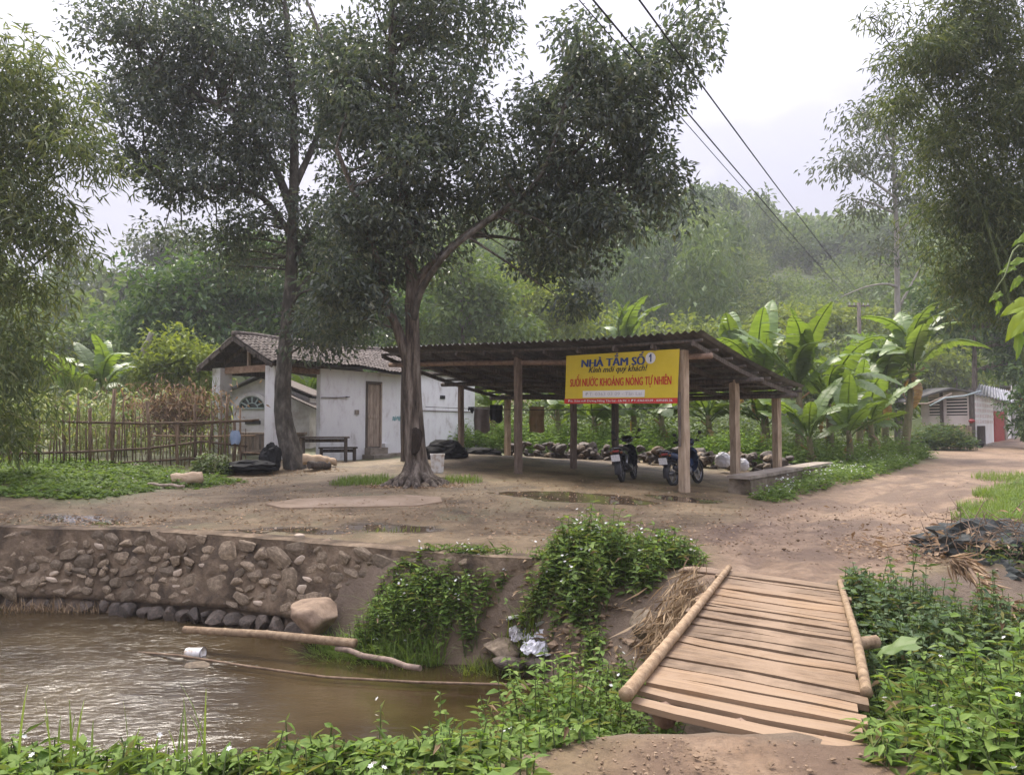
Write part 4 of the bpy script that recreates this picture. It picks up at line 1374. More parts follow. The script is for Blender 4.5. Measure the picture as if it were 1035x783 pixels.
# fan window
wc = op(255, 412.5); rw = (op(269.5, 412).x - op(240.5, 412).x) / 2
def fanring(name, r0, r1, d, mt, parent, a0=0, a1=math.pi, n=16):
    m = MB()
    vs = []
    for yy in (OY - d, OY + .02):
        for k in range(n + 1):
            a = a0 + (a1 - a0) * k / n
            for r_ in (r0, r1):
                vs.append(Vector((wc.x + r_ * math.cos(a), yy, wc.z + r_ * math.sin(a) * .92)))
    o2 = (n + 1) * 2
    fs = []
    for k in range(n):
        i = k * 2
        fs += [(i, i + 1, i + 3, i + 2), (i + o2, i + 2 + o2, i + 3 + o2, i + 1 + o2), (i + 1, i + 1 + o2, i + 3 + o2, i + 3), (i, i + 2, i + 2 + o2, i + o2)]
    m.add(vs, fs)
    return m.build(name, mt, parent)
dark_glass = mat('dark_glass', [(.02, .024, .024), (.05, .055, .055)], 5, .15, 0, spec=.5)
wf_ = fanring('window', rw * .93, rw * 1.22, .10, plaster_old, ob)
fanring('pane', .0, rw * .94, .012, dark_glass, wf_)
M_teal = mat('teal_frame', [(.20, .25, .24), (.30, .35, .33)], 5, .7, 0)
fanring('frame', rw * .86, rw * .95, .05, M_teal, wf_)
fanring('frame', rw * .36, rw * .44, .045, M_teal, wf_)
for k in range(1, 6):
    a = math.pi * k / 6
    m = MB(); m.bar((wc.x + rw * .42 * math.cos(a), OY - .03, wc.z + rw * .39 * math.sin(a)), (wc.x + rw * .88 * math.cos(a), OY - .03, wc.z + rw * .81 * math.sin(a)), .05, .04, (0, 1, 0))
    m.build('glazing_bar', M_teal, wf_)
m = MB(); m.bar((wc.x - rw, OY - .03, wc.z), (wc.x + rw, OY - .03, wc.z), .06, .05); m.build('sill', M_teal, wf_)
a_, b_ = op(248, 425), op(263.5, 428.5)
m = MB(); m.box(((a_.x + b_.x) / 2, OY - .01, (a_.z + b_.z) / 2), (b_.x - a_.x, .06, a_.z - b_.z)); m.build('vent', black_plastic, ob)
# concrete washing trough in the porch
q0, q1 = A(243, 459, 24.6), A(308, 459, 25.2)
tr_ = thing('washing_trough', 'long grey brown washing trough standing under the porch roof', 'trough', (q0 + q1) / 2)
zt_ = A(270, 439, 24.8).z
m = MB(); m.bar(Vector((q0.x, q0.y, zt_ / 2 + .15)), Vector((q1.x, q1.y, zt_ / 2 + .15)), .5, zt_ - .3); m.build('body', concrete, tr_)
m = MB(); m.bar(Vector((q0.x - .06, q0.y, zt_ + .035)), Vector((q1.x + .06, q1.y, zt_ + .035)), .62, .07); m.build('rim', wood_grey, tr_)
for k in range(9):
    f = (k + .5) / 9; c = q0.lerp(q1, f); c.y -= .265
    m = MB(); m.box((c.x, c.y, zt_ / 2 + .16), ((q1.x - q0.x) / 9 - .02, .03, zt_ - .36)); m.build('board', wood_grey, tr_)
# tables and bench in front of the room
def table(name, label, x0, x1, pyt, pyb, Y, depth, material, cat='table', legs=4):
    a = A(x0, pyt, Y); b = A(x1, pyt, Y + .35)
    c = (a + b) / 2
    zb = A((x0 + x1) / 2, pyb, Y).z
    t = thing(name, label, cat, (c.x, c.y, zb))
    d = (b - a); d.z = 0; d.normalize(); nn = Vector((-d.y, d.x, 0))
    zt2 = a.z
    for k in range(3):
        m = MB(); off = nn * (depth * (k - 1) / 3)
        m.bar(Vector((a.x, a.y, zt2)) + off, Vector((b.x, b.y, zt2)) + off, depth / 3 - .01, .045); m.build('board', material, t)
    Lt = (Vector((b.x, b.y, 0)) - Vector((a.x, a.y, 0))).length
    for e in (.07, .93):
        for s_ in (-1, 1):
            p = Vector((a.x, a.y, 0)) + d * (Lt * e) + nn * (s_ * depth * .38)
            m = MB(); m.bar(Vector((p.x, p.y, zb - .1)), Vector((p.x, p.y, zt2 - .02)), .07, .07, (0, 1, 0)); m.build('leg', wood_dark, t)
    m = MB(); m.bar(Vector((a.x, a.y, zt2 - .09)) + d * .1, Vector((b.x, b.y, zt2 - .09)) - d * .1, .05, .1); m.build('apron', wood_dark, t)
    return t
table('table', 'long dark wooden table between the leaning tree and the white room', 303, 353, 442, 467, 21.9, .62, wood_dark)
table('bench', 'low plank bench standing behind the dark wooden table', 322, 361, 452.5, 463, 22.9, .3, wood_dark, 'bench')
table('bench', 'short light plank bench under the porch in front of the washing trough', 243, 268, 455.5, 464, 22.6, .3, wood_grey, 'bench')

# ------------------------------------------------------------------ bamboo fence on the left
fence = thing('bamboo_fence', 'rough bamboo rail fence in front of the maize field', 'fence', A(120, 470, 19))
def fp(px, py):
    return A(px, py, 17.5 + 3.0 * px / 245)
def culm(name, pts_, r_, mt=bamboo_grey):
    m = MB(); m.tube(pts_, r_, 6)
    return m.build(name, mt, fence, True)
for (pts_, r_) in (([(-60, 427), (60, 426), (150, 428), (256, 425)], .034), ([(-60, 441), (20, 442), (62, 443)], .030), ([(-60, 460), (70, 457), (150, 453), (205, 446), (250, 451)], .034),
                   ([(90, 471), (130, 467), (200, 463)], .032), ([(150, 440), (205, 441), (258, 440)], .026), ([(180, 430), (262, 424)], .03), ([(240, 457), (275, 458.5)], .026)):
    culm('rail', [fp(*p) for p in pts_], r_, random.choice([bamboo_mat, bamboo_grey, bamboo_grey]))
rf = random.Random(21)
for px, top, bot, r_ in ((10, 428, 474, .036), (38, 436, 474, .034), (64, 405, 474, .036), (92, 412, 476, .045), (114, 393, 478, .052), (151, 405, 478, .036), (178, 425, 478, .045), (198, 408, 478, .042), (213, 420, 472, .036), (228, 400, 474, .036), (237, 425, 470, .045), (243, 412, 470, .03)):
    culm('fence_post', [fp(px + rf.uniform(-2, 2), bot + 6), fp(px + rf.uniform(-1, 1), (top + bot) / 2), fp(px + rf.uniform(-3, 3), top)], [r_, r_, r_ * .9], bamboo_grey)
px = -40
while px < 250:
    top = rf.choice([rf.uniform(418, 440), rf.uniform(396, 425)]); ln = rf.uniform(-5, 5)
    culm('stake', [fp(px, 476), fp(px + ln, top)], rf.uniform(.009, .02))
    px += rf.uniform(2.2, 5.5)
# blue bag hanging on the fence
m = MB(); c = fp(239.5, 440); c.y -= .12
m.grid(lambda a, b: c + Vector(((.10 + .05 * math.sin(b * 3.1)) * math.cos(a * 6.283), .07 * math.sin(a * 6.283) * (0.5 + b * .5), -.35 * (b - .35) + .02 * math.sin(a * 18))), 14, 6)
tag(m.build('plastic_bag', mat('blue_bag', [(.20, .28, .42), (.34, .42, .55)], 6, .5, .3, 15), None, True), 'pale blue plastic bag hanging on the right end of the bamboo fence', 'bag')

# ------------------------------------------------------------------ things lying about the yard
def lognew(label, p, q, r_, mt=log_mat, name='log', cat='log', n=12):
    p = Vector(p); q = Vector(q)
    c = (p + q) / 2
    m = MB()
    pth = [p.lerp(q, k / 6) + Vector((0, 0, .015 * math.sin(k * 2.1))) for k in range(7)]
    m.tube(pth, [r_ * (1 + .045 * math.sin(k * 1.9 + p.x)) for k in range(7)], n)
    o = m.build(name, mt, None, True)
    for f in o.data.polygons:
        if len(f.vertices) > 4:
            f.use_smooth = False
    return tag(o, label, cat)
lognew('pale barkless log lying on the ground by the bamboo fence', A(173, 485, 16.4), A(205, 482, 16.7), .13)
lognew('short pale sawn log lying at the foot of the leaning tree', A(306, 464, 19.7), A(331, 466, 19.9), .14)
lognew('dark log lying beneath the short pale sawn log', A(312, 470, 19.5), A(333, 470, 19.9), .10, wood_dark)
lognew('small pale log end poking out behind the sawn log', A(330, 465, 20.3), A(340, 467, 20.3), .09)
lognew('thin pole dropped on the grass beside the pale barkless log', A(150, 489, 16.0), A(186, 491, 15.8), .03, wood_grey, 'pole', 'pole')
bamboo_p = thing('bamboo_pole', 'long weathered bamboo pole lying along the waterline below the wall', 'bamboo pole', A(270, 642, 9.0))
bamboo_pole('culm', [A(186, 636, 9.45), A(270, 641, 9.1), A(360, 650, 8.75)], .045, .052, bamboo_mat, bamboo_p, .5)
lognew('split plank slanting into the brown water below the grassy bank', A(340, 655, 8.8), A(425, 675, 8.15), .03, wood_mid, 'plank', 'plank')
slp = [G(*p) for p in ((268, 511), (300, 506), (350, 503), (410, 502), (445, 504), (447, 508), (420, 512), (370, 513), (320, 514), (285, 515))]
m = MB(); n_ = len(slp)
m.add([v + Vector((0, 0, .022)) for v in slp] + [v - Vector((0, 0, .06)) for v in slp], [tuple(range(n_))[::-1]] + [(k, (k + 1) % n_, (k + 1) % n_ + n_, k + n_) for k in range(n_)])
M_slab = mat('worn_slab', [(.20, .145, .088), (.31, .23, .155), (.40, .305, .22)], 1.6, .85, .4, 14, None, world=True)
tag(m.build('concrete_slab', M_slab), 'pale worn concrete slab lying flush in the yard below the main tree', 'slab')
# thin stick-like hose lying over the water
hz = WATER + .03
pth = [Gz(*p, hz + d) for *p, d in ((140, 659, -.03), (180, 662, .01), (250, 673, .03), (330, 684, .02), (420, 689, .02), (528, 692, .04), (560, 690, .1))]
m = MB(); m.tube(pth, .014, 6)
tag(m.build('hose', bamboo_grey, None, True), 'thin pale hose stretched across the brown water', 'hose')
can = thing('paint_can', 'small dirty white can floating in the stream', 'can', Gz(197, 661, WATER + .02), R(-12))
can.scale = (.82, .82, .82)
m = MB(); m.lathe([(.0, -.13), (.075, -.13), (.078, -.10), (.074, -.09), (.074, .11), (.08, .12), (.08, .135), (.07, .135), (.065, .10)], (0, 0, .02), 16, Matrix.Rotation(R(86), 3, 'Y'))
m.build('body', bucket_mat, can, True, True)
m = MB(); m.torus((.13, 0, .03), .078, .008, 16, 5, Matrix.Rotation(R(86), 3, 'Y')); m.build('rim', metal_grey, can, True, True)
bk = A(442, 478, 17.6)
bucket = thing('bucket', 'dirty white square bucket standing behind the main tree trunk', 'bucket', (bk.x, bk.y, bk.z), .3)
m = MB(); m.lathe([(.0, .0), (.17, .0), (.19, .02), (.225, .40), (.235, .41), (.235, .44), (.215, .44), (.18, .03), (.0, .03)], (0, 0, 0), 4, Matrix.Rotation(.6, 3, 'Z')); m.build('body', bucket_mat, bucket, False, True)
m = MB(); m.torus((0, 0, .43), .232, .012, 4, 5, Matrix.Rotation(.6, 3, 'Z')); m.build('rim', bucket_mat, bucket, False, True)

def crumple(name, label, cat, c, size, material, seed, amp=.35, res=26, parent=None):
    """a heap of creased sheeting"""
    m = MB()
    sx, sy, sz = size
    def fn(a, b):
        x, y = 2 * a - 1, 2 * b - 1
        r_ = max(abs(x), abs(y)) ** 1.5
        h = (1 - r_) * (.75 + amp * float(fbm([x * 2.4 + seed], [y * 2.4], s=seed, o=3)[0]) * 1.6) + .10 * abs(float(vnoise([x * 7], [y * 7 + seed], s=seed + 1)[0])) * (1 - r_)
        return Vector(c) + Vector((x * sx * (1 + .15 * float(vnoise([y * 3], [x * 3.0], s=seed)[0])), y * sy, h * sz - .03))
    bm = bmesh.new(); bmesh.ops.create_icosphere(bm, subdivisions=4, radius=1)
    q = np.array([v.co[:] for v in bm.verts])
    rdg = 1 - np.abs(fbm(q[:, 0] * 1.7 + seed, q[:, 1] * 1.7, q[:, 2] * 1.7, seed, 4)) * 2.2
    d = .72 + .5 * amp * rdg + .35 * amp * fbm(q[:, 0] * 1.1 + seed, q[:, 1] * 1.1, q[:, 2] * 1.1, seed + 5, 2)
    q = q * d[:, None] * np.array([sx, sy, sz * .62]) + np.array([0, 0, sz * .34])
    q[:, 2] = np.maximum(q[:, 2], -.05)
    m.add([Vector(c) + Vector(v) for v in q], [tuple(v.index for v in f.verts) for f in bm.faces]); bm.free()
    o = m.build(name, material, parent)
    if parent is None:
        tag(o, label, cat)
    return o
crumple('tarpaulin', 'heap of crumpled black sheeting against the white wing wall', 'tarpaulin', A(452, 468, 22.6), (.68, .5, .72), tarp_mat, 301, .6)
crumple('tarpaulin', 'low heap of black sheeting right of the grey back post', 'tarpaulin', A(485, 465, 24.5), (.8, .5, .5), tarp_mat, 302)
crumple('rubbish_sack', 'black sack slumped upright at the foot of the leaning tree', 'sack', A(274, 474, 19.7), (.30, .26, .78), tarp_mat, 303, .5)
crumple('charcoal_heap', 'low heap of dark burnt rubbish left of the leaning tree', 'rubbish', A(252, 475, 19.2), (.75, .4, .28), tarp_mat, 304, .6)
crumple('white_sack', 'crumpled white sack lying on the rubble behind the front shed post', 'sack', A(731, 470, 21.5), (.28, .2, .42), white_bag, 305)
crumple('white_sack', 'second white sack just right of the middle road side post', 'sack', A(751, 474, 21.2), (.2, .2, .35), white_bag, 306)
def rag(name, label, cat, c, size, rot, material, seed):
    """a thin crumpled bag lying on the slope"""
    m = MB()
    def fn(a, b):
        x, y = 2 * a - 1, 2 * b - 1
        k = 1 + .25 * float(vnoise([x * 1.7 + seed], [y * 1.7], s=seed)[0])
        h = .55 * abs(float(fbm([x * 2.1 + seed], [y * 2.1], s=seed + 1, o=3)[0])) + .2 * (1 - max(abs(x), abs(y)))
        return Vector((x * size[0] * k, y * size[1] * k, h * size[2]))
    m.grid(fn, 22, 16)
    v2 = [Vector(v) - Vector((0, 0, .006)) for v in m.v]; m.add(v2, [tuple(reversed(f)) for f in m.f])
    o = place(m.mesh(name, material, False), name, None, TRS(c, rot, 1))
    return tag(o, label, cat)
rag('plastic_bag', 'printed white plastic bag lying at the waterline below the big bush', 'bag', A(540, 656, 8.35), (.15, .10, .17), (.55, .1, .3), white_bag, 311)
rag('plastic_bag', 'second dirty white plastic bag crumpled on the bank just above the printed one', 'bag', A(545, 640, 8.55), (.13, .09, .14), (.6, -.1, -.4), white_bag, 315)
rag('plastic_bag', 'translucent grey bag draped on the bank left of the two white bags', 'bag', A(527, 641, 8.6), (.12, .09, .2), (.7, 0, .1), mat('grey_film', [(.4, .38, .38), (.6, .58, .6)], 6, .35, .4, 14), 308)
for i, (px, py, Y, rz) in enumerate(((527, 628, 8.75, .3), (549, 628, 8.7, .5), (556, 633, 8.6, .4))):
    p = A(px, py, Y)
    m = MB(); m.grid(lambda a, b: Vector(((a - .5) * .34, (b - .5) * .15 * (1 - (2 * a - 1) ** 4 * .5), .03 * math.sin(a * 3) + .02 * math.sin(b * 6 + i))), 8, 4)
    vs = [Vector(v) + Vector((0, 0, -.012)) for v in m.v]; m.add(vs, [tuple(reversed(f)) for f in m.f])
    o = place(m.mesh('plastic_sheet', mat('pale_film_%d' % i, [(.42, .44, .38), (.6, .62, .58)], 8, .5, .4, 20), True), 'plastic_sheet', None, TRS(p + Vector((0, 0, .03)), (-.25, .1, rz)))
    tag(o, ('leftmost of three pale plastic scraps on the muddy bank by the bags', 'middle pale plastic scrap lying on the muddy bank', 'rightmost pale plastic scrap on the bank below the big bush')[i], 'litter')

# rubble row behind the shed
rub = thing('rubble_row', 'long row of heaped dark rubble stones along the back of the shed', 'rubble', A(620, 462, 25.5))
rub_meshes = [blob_mesh('rubble_stone', 400 + i, rock_mat if i == 5 else rock_dark, 3, .3, 1, False) for i in range(6)]
rr_ = random.Random(8)
for k in range(210):
    f = rr_.random()
    px = 510 + f * 290
    base = A(px, 464 + 10 * f + rr_.uniform(-2, 3), 26.5 - 5.0 * f + rr_.uniform(-.3, .5))
    a = rr_.uniform(.09, .27)
    z = Hs(base.x, base.y) + rr_.choice([.03, .08, .2, .32, .42])
    place(rr_.choice(rub_meshes), 'rubble_stone', rub, WM[rub.name].inverted() @ TRS((base.x, base.y, z), (rr_.uniform(-.4, .4), rr_.uniform(-.4, .4), rr_.uniform(0, 6)), (a, a * rr_.uniform(.6, .9), a * rr_.uniform(.45, .75))))

# ------------------------------------------------------------------ far house on the right
RZ0 = A(985, 451, 40).z
rc = A(985, 451, 40); rl = A(932, 451, 43.0); rr2 = A(1026, 447, 52)
dl = Vector((rl.x - rc.x, rl.y - rc.y, 0)); Ll = dl.length; dl.normalize()
dr_ = Vector((rr2.x - rc.x, rr2.y - rc.y, 0)); Lr = dr_.length; dr_.normalize()
far = thing('far_house', 'small pinkish white house with louvred wall and red door at the road end', 'house', rc)
def lp(s, z, d=0):                        # louvred front, running left from the corner
    n_ = Vector((-dl.y, dl.x, 0)); n_ = n_ if n_.y < 0 else -n_
    return Vector((rc.x, rc.y, 0)) + dl * s + n_ * d + Vector((0, 0, z))
def rp_(s, z, d=0):                       # white front, running right and back
    n_ = Vector((dr_.y, -dr_.x, 0)); n_ = n_ if n_.y < 0 else -n_
    return Vector((rc.x, rc.y, 0)) + dr_ * s + n_ * d + Vector((0, 0, z))
def fbox(fn, name, s0, s1, z0, z1, d0, d1, mt, parent):
    m = MB()
    vs = [fn(s, z, d) for z in (z0, z1) for d in (d0, d1) for s in (s0, s1)]
    m.add(vs, [(0, 2, 3, 1), (4, 5, 7, 6), (0, 1, 5, 4), (2, 6, 7, 3), (0, 4, 6, 2), (1, 3, 7, 5)])
    return m.build(name, mt, parent)
pink = mat('pinkish_limewash', [(.55, .47, .43), (.68, .59, .55), (.74, .66, .62)], 1.2, .9, .2, 12, None, world=True)
cream = mat('cream_limewash', [(.70, .66, .6), (.78, .76, .72), (.8, .79, .77)], 1.2, .9, .2, 12, None, world=True)
zf0, zf1 = A(960, 430, 41.5).z, A(985, 399, 40).z
Ls = Ll
# louvred wall: panels around two openings with slats
fbox(lp, 'wall_panel', .0, .35, zf0, zf1 + .1, -.1, 0, pink, far)
fbox(lp, 'wall_panel', Ls * .52, Ls * .60, zf0, zf1 + .2, -.1, 0.003, pink, far)
fbox(lp, 'wall_panel', Ls * .86, Ls, zf0, zf1 - .35, -.1, .002, pink, far)
fbox(lp, 'wall_panel', .35, Ls * .86, zf0, zf0 + .55, -.1, -.002, pink, far)
fbox(lp, 'wall_panel', .35, Ls * .86, zf1 - .06, zf1 + .2, -.1, -.004, pink, far)
for (s0, s1) in ((.35, Ls * .52), (Ls * .60, Ls * .86)):
    wv_ = fbox(lp, 'louvre_window', s0, s1, zf0 + .55, zf1 - .06, -.16, -.13, black_plastic, far)
    nsl = 6
    for k in range(nsl):
        z = zf0 + .55 + (k + .35) * (zf1 - .06 - zf0 - .55) / nsl
        fbox(lp, 'louvre_slat', s0, s1, z, z + .075, -.10, -.012, pink, wv_)
fbox(lp, 'recess_shade_panel', .05, Ls, RZ0 - .3, zf0 - .01, -.9, -.8, wood_dark, far)  # dark panel standing in for the shade of the void below the louvres
fbox(lp, 'corner_post', -.1, .10, RZ0 - .2, zf1 + .35, .02, .2, wood_dark, far)
fbox(lp, 'post', Ls * .545, Ls * .575, RZ0 - .2, zf1 + .25, .05, .2, wood_dark, far)
# white side with pierced blocks and a red door
zw1 = zf1 + .05
wl = fbox(rp_, 'wall', .12, Lr * .42, RZ0 - .2, zw1, -.2, 0, cream, far)
for i in range(8):
    for j in range(5):
        s = .22 + i * (Lr * .42 - .4) / 7.5; z = zw1 - .32 - j * .30
        fbox(rp_, 'vent_block', s, s + (Lr * .42 - .4) / 12, z, z + .17, .002, .022, pink, wl)
fbox(rp_, 'lintel_wall', Lr * .42, Lr, zw1 - .9, zw1, -.18, -.02, plaster_old, far)
dd = fbox(rp_, 'door', Lr * .43, Lr * .67, RZ0, RZ0 + 1.95, -.05, .05, red_paint, far)
fbox(rp_, 'door_handle', Lr * .64, Lr * .655, RZ0 + .9, RZ0 + 1.05, .05, .09, metal_grey, dd)
fbox(rp_, 'door_post', Lr * .68, Lr * .73, RZ0 - .2, zw1, -.1, .12, concrete, far)
fbox(rp_, 'wall', Lr * .75, Lr * 1.0, RZ0 - .2, zw1 - .9, -.2, -.03, cream, far)
fbox(rp_, 'kerb', .3, Lr * .7, RZ0 - .3, RZ0 + .08, .1, .5, concrete, far)
# roofs
e0, e1 = A(985, 398, 39.6), A(1031, 408, 52)
r0_, r1_ = A(990, 388, 44), A(1024, 396, 55)
for i in range(5):
    m = MB()
    def rfn(a, b, i=i):
        f = (i + a) / 5
        p = (e0.lerp(e1, f)).lerp(r0_.lerp(r1_, f), b)
        return p + Vector((0, 0, .05 * math.cos(a * 2 * math.pi * 3) + .01 * (i % 2)))
    m.grid(rfn, 18, 2); m.v += [(x, y, z - .03) for x, y, z in m.v[:]]
    n = len(m.v) // 2; m.f += [tuple(q + n for q in reversed(f)) for f in m.f[:]]
    m.build('roof_sheet', fibro_light, far, True)
m = MB()
g0, g1, g2 = A(914, 407, 42.6), A(962, 393, 40.6), A(988, 397.5, 39.2)
for p, q in ((g0, g1), (g1, g2)):
    vs = [p, q, q + Vector((1.2, 4.5, .15)), p + Vector((1.2, 4.5, .15))]
    m.add(vs + [v + Vector((0, 0, .09)) for v in vs], [(3, 2, 1, 0), (4, 5, 6, 7), (0, 1, 5, 4), (1, 2, 6, 5), (2, 3, 7, 6), (3, 0, 4, 7)])
m.build('gable_roof', fibro, far)
m = MB(); m.tube([A(914, 408, 42.5), A(938, 408, 41.5), A(962, 398, 40.4)], .06, 6); m.build('gable_pole', wood_grey, far, True)
m = MB(); m.tube([A(940, 410, 40.2), A(955, 402, 40.1), A(975, 400, 39.4), A(992, 395, 39.2)], .05, 6); m.build('water_pipe', mat('blue_grey_pipe', [(.3, .36, .36), (.42, .48, .48)], 5, .5, 0), far, True)
m = MB(); m.bar(A(1024, 447, 51), A(1026, 390, 51), .35, .35, (0, 1, 0)); m.build('chimney_post', plaster_old, far)
# small things in front of it
pk = thing('picket_fence', 'short weathered picket fence at the corner of the far house', 'fence', A(977, 452, 38.5))
for k in range(7):
    p = A(966 + k * 2.6, 453 - .3 * k, 38.8 - .1 * k)
    m = MB(); m.bar(p - Vector((0, 0, .1)), p + Vector((0, 0, 1.05 + .06 * math.sin(k * 3))), .09, .04, (0, 1, 0)); m.build('picket', wood_grey, pk)
m = MB(); m.bar(A(966, 442, 38.85), A(983, 440, 38.2), .05, .06); m.build('rail', wood_grey, pk)
tag(place(blob_mesh('flower_pot', 330, red_plastic, 2, .1), 'flower_pot', None, TRS(A(982.5, 425.5, 39.3), (0, 0, 0), (.17, .15, .13))), 'small red pot on the dark corner post of the far house', 'pot')
tag(place(blob_mesh('rubber_tub', 331, rubber, 2, .1), 'rubber_tub', None, TRS(A(990, 449, 38.8), (0, 0, 0), (.26, .2, .2))), 'low black tub on the ground against the cream wall', 'tub')
yw = thing('yellow_house', 'sliver of an orange yellow house with a red panel at the right edge', 'house', A(1040, 430, 60))
m = MB(); a_ = A(1028, 392, 60); b_ = A(1085, 450, 60); m.box(((a_.x + b_.x) / 2, 61.5, (a_.z + b_.z) / 2), (b_.x - a_.x, 3, a_.z - b_.z)); m.build('wall', mat('orange_wall', [(.5, .27, .12), (.6, .35, .16)], 2, .9, .1), yw)
m = MB(); a_ = A(1030, 397, 59.9); b_ = A(1050, 406, 59.9); m.box(((a_.x + b_.x) / 2, 59.96, (a_.z + b_.z) / 2), (b_.x - a_.x, .1, a_.z - b_.z)); m.build('red_panel', red_paint, yw)
m = MB(); a_ = A(1022, 392, 60); m.box((a_.x + 2.5, 61.5, a_.z + .12), (5.6, 4, .2)); m.build('roof', fibro, yw)
for (lab, px, py, Y, wd, mt) in (('distant pale tin roof glimpsed above the shed beyond the banana leaf', 583, 333, 70, 3.2, fibro_light),):
    hh = thing('distant_house', lab, 'house', A(px, py + 30, Y))
    p = A(px, py, Y)
    m = MB(); m.add([p + Vector(v) for v in ((-wd / 2, 0, -.3), (wd / 2, 0, -.3), (wd / 2 - .4, 3, .5), (-wd / 2 + .4, 3, .5))], [(0, 1, 2, 3)])
    vs = [Vector(v) - Vector((0, 0, .08)) for v in m.v]; m.add(vs, [(3, 2, 1, 0)]); m.build('roof', mt, hh)
    m = MB(); m.box((p.x, p.y + 1.6, p.z - 1.8), (wd - .5, 2.6, 2.9)); m.build('wall', plaster_old, hh)

# ------------------------------------------------------------------ utility pole and wires
PT = A(868, 306, 58)
pole = thing('utility_pole', 'slim dark utility pole standing among the banana plants', 'utility pole', (PT.x, PT.y, Hs(PT.x, PT.y)))
m = MB(); m.tube([(PT.x, PT.y, .3), (PT.x, PT.y, PT.z)], [.2, .14], 8); m.build('shaft', wood_dark, pole, True)
m = MB(); m.bar(PT + Vector((-.8, .1, -.25)), PT + Vector((.8, -.1, -.25)), .1, .12); m.build('crossarm', wood_dark, pole)
for dx in (-.7, -.35, .35, .7):
    m = MB(); m.lathe([(.05, 0), (.07, .05), (.04, .12), (.05, .18)], PT + Vector((dx, 0, -.2)), 8); m.build('insulator', plaster_old, pole, True)
for (dx, (px, py), r_, lab) in ((-.7, (600, 2), .011, 'leftmost thin overhead wire running up left from the pole'),
                              (-.35, (612, 0), .019, 'thick overhead cable in the middle of the three wires'),
                              (.7, (657, 0), .018, 'rightmost overhead wire crossing the bare sky')):
    a0 = PT + Vector((dx, 0, 0)); a1 = A(px, py, 13)
    far_end = a0.lerp(a1, 1.35)
    m = MB(); m.tube([a0.lerp(far_end, k / 24) - Vector((0, 0, .35 * 4 * (k / 24) * (1 - k / 24) * (1 if k < 18 else 1))) for k in range(25)], r_, 5)
    tag(m.build('overhead_wire', black_plastic, None, True), lab, 'wire')
# ------------------------------------------------------------------ vegetation tools
def rdir(n, g, down=0.0, flat=1.0):
    d = g.normal(size=(n, 3)); d[:, 2] *= flat; d = nrm(d); d[:, 2] -= down
    return nrm(d)
def clump_cloud(regs, per, rc, g, fill=1.0):
    """regs: (centre, (rx,ry,rz), n). Returns clump centres and the leaf points round them"""
    C = []
    for c, r_, n in regs:
        q = nrm(g.normal(size=(n, 3))) * (g.uniform(.0, 1, (n, 1)) ** (1 / 2.2))
        C.append(np.array(c) + q * np.array(r_))
    C = np.concatenate(C)
    P = []; O = []
    for c in C:
        m = max(4, int(per * g.uniform(.5, 1.4)))
        o = g.normal(size=(m, 3)); o *= np.minimum(1, 1.75 / np.maximum(np.linalg.norm(o, axis=1, keepdims=True), 1e-6)); o = o * rc * g.uniform(.7, 1.2) * np.array([1, 1, .62])
        P.append(c + o); O.append(o)
    return C, np.concatenate(P), np.concatenate(O)
def crown(parent, material, P, O, g, Lm, Wm, down=.45, kind='diamond', droop=.18, out=.6, name='crown'):
    n = len(P)
    D = rdir(n, g, down) + nrm(O) * out
    N = rdir(n, g, -1.2)
    s = g.uniform(.65, 1.25, n)
    o = leaves(name, parent, material, P, D, N, Lm * s, Wm * s, kind, droop)
    o['kind'] = 'stuff'
    return o
def curve(pts_, n=5):
    """a smooth path through points"""
    P = [Vector(p) for p in pts_]
    if len(P) < 3:
        return P
    out = []
    E = [P[0] * 2 - P[1]] + P + [P[-1] * 2 - P[-2]]
    for i in range(1, len(E) - 2):
        for k in range(n):
            t = k / n
            a, b, c, d = E[i - 1], E[i], E[i + 1], E[i + 2]
            out.append(.5 * ((2 * b) + (c - a) * t + (2 * a - 5 * b + 4 * c - d) * t * t + (3 * b - a - 3 * c + d) * t ** 3))
    out.append(P[-1])
    return out
def limb(m, pts_, r0, r1, n=8, jit=.04):
    c = curve(pts_, 14 if n > 50 else 5)
    m.tube(c, [r0 + (r1 - r0) * (k / (len(c) - 1)) ** .8 for k in range(len(c))], n, True, jit)
    return c
def twigs_to(parent, material, C, skel, g, r_=.022, frac=.8, name='twigs'):
    m = MB()
    S = np.array([v[:] for v in skel])
    for c in C:
        if g.random() > frac:
            continue
        d = np.linalg.norm(S - c, axis=1) + np.maximum(0, S[:, 2] - c[2]) * .6
        s = S[np.argmin(d)]
        mid = (s + c) / 2 + g.normal(size=3) * .12 + np.array([0, 0, .12])
        m.tube([s, mid, c], [r_ * 1.5, r_, r_ * .35], 4, False)
    o = m.build(name, material, parent, True); o['kind'] = 'stuff'
    return o

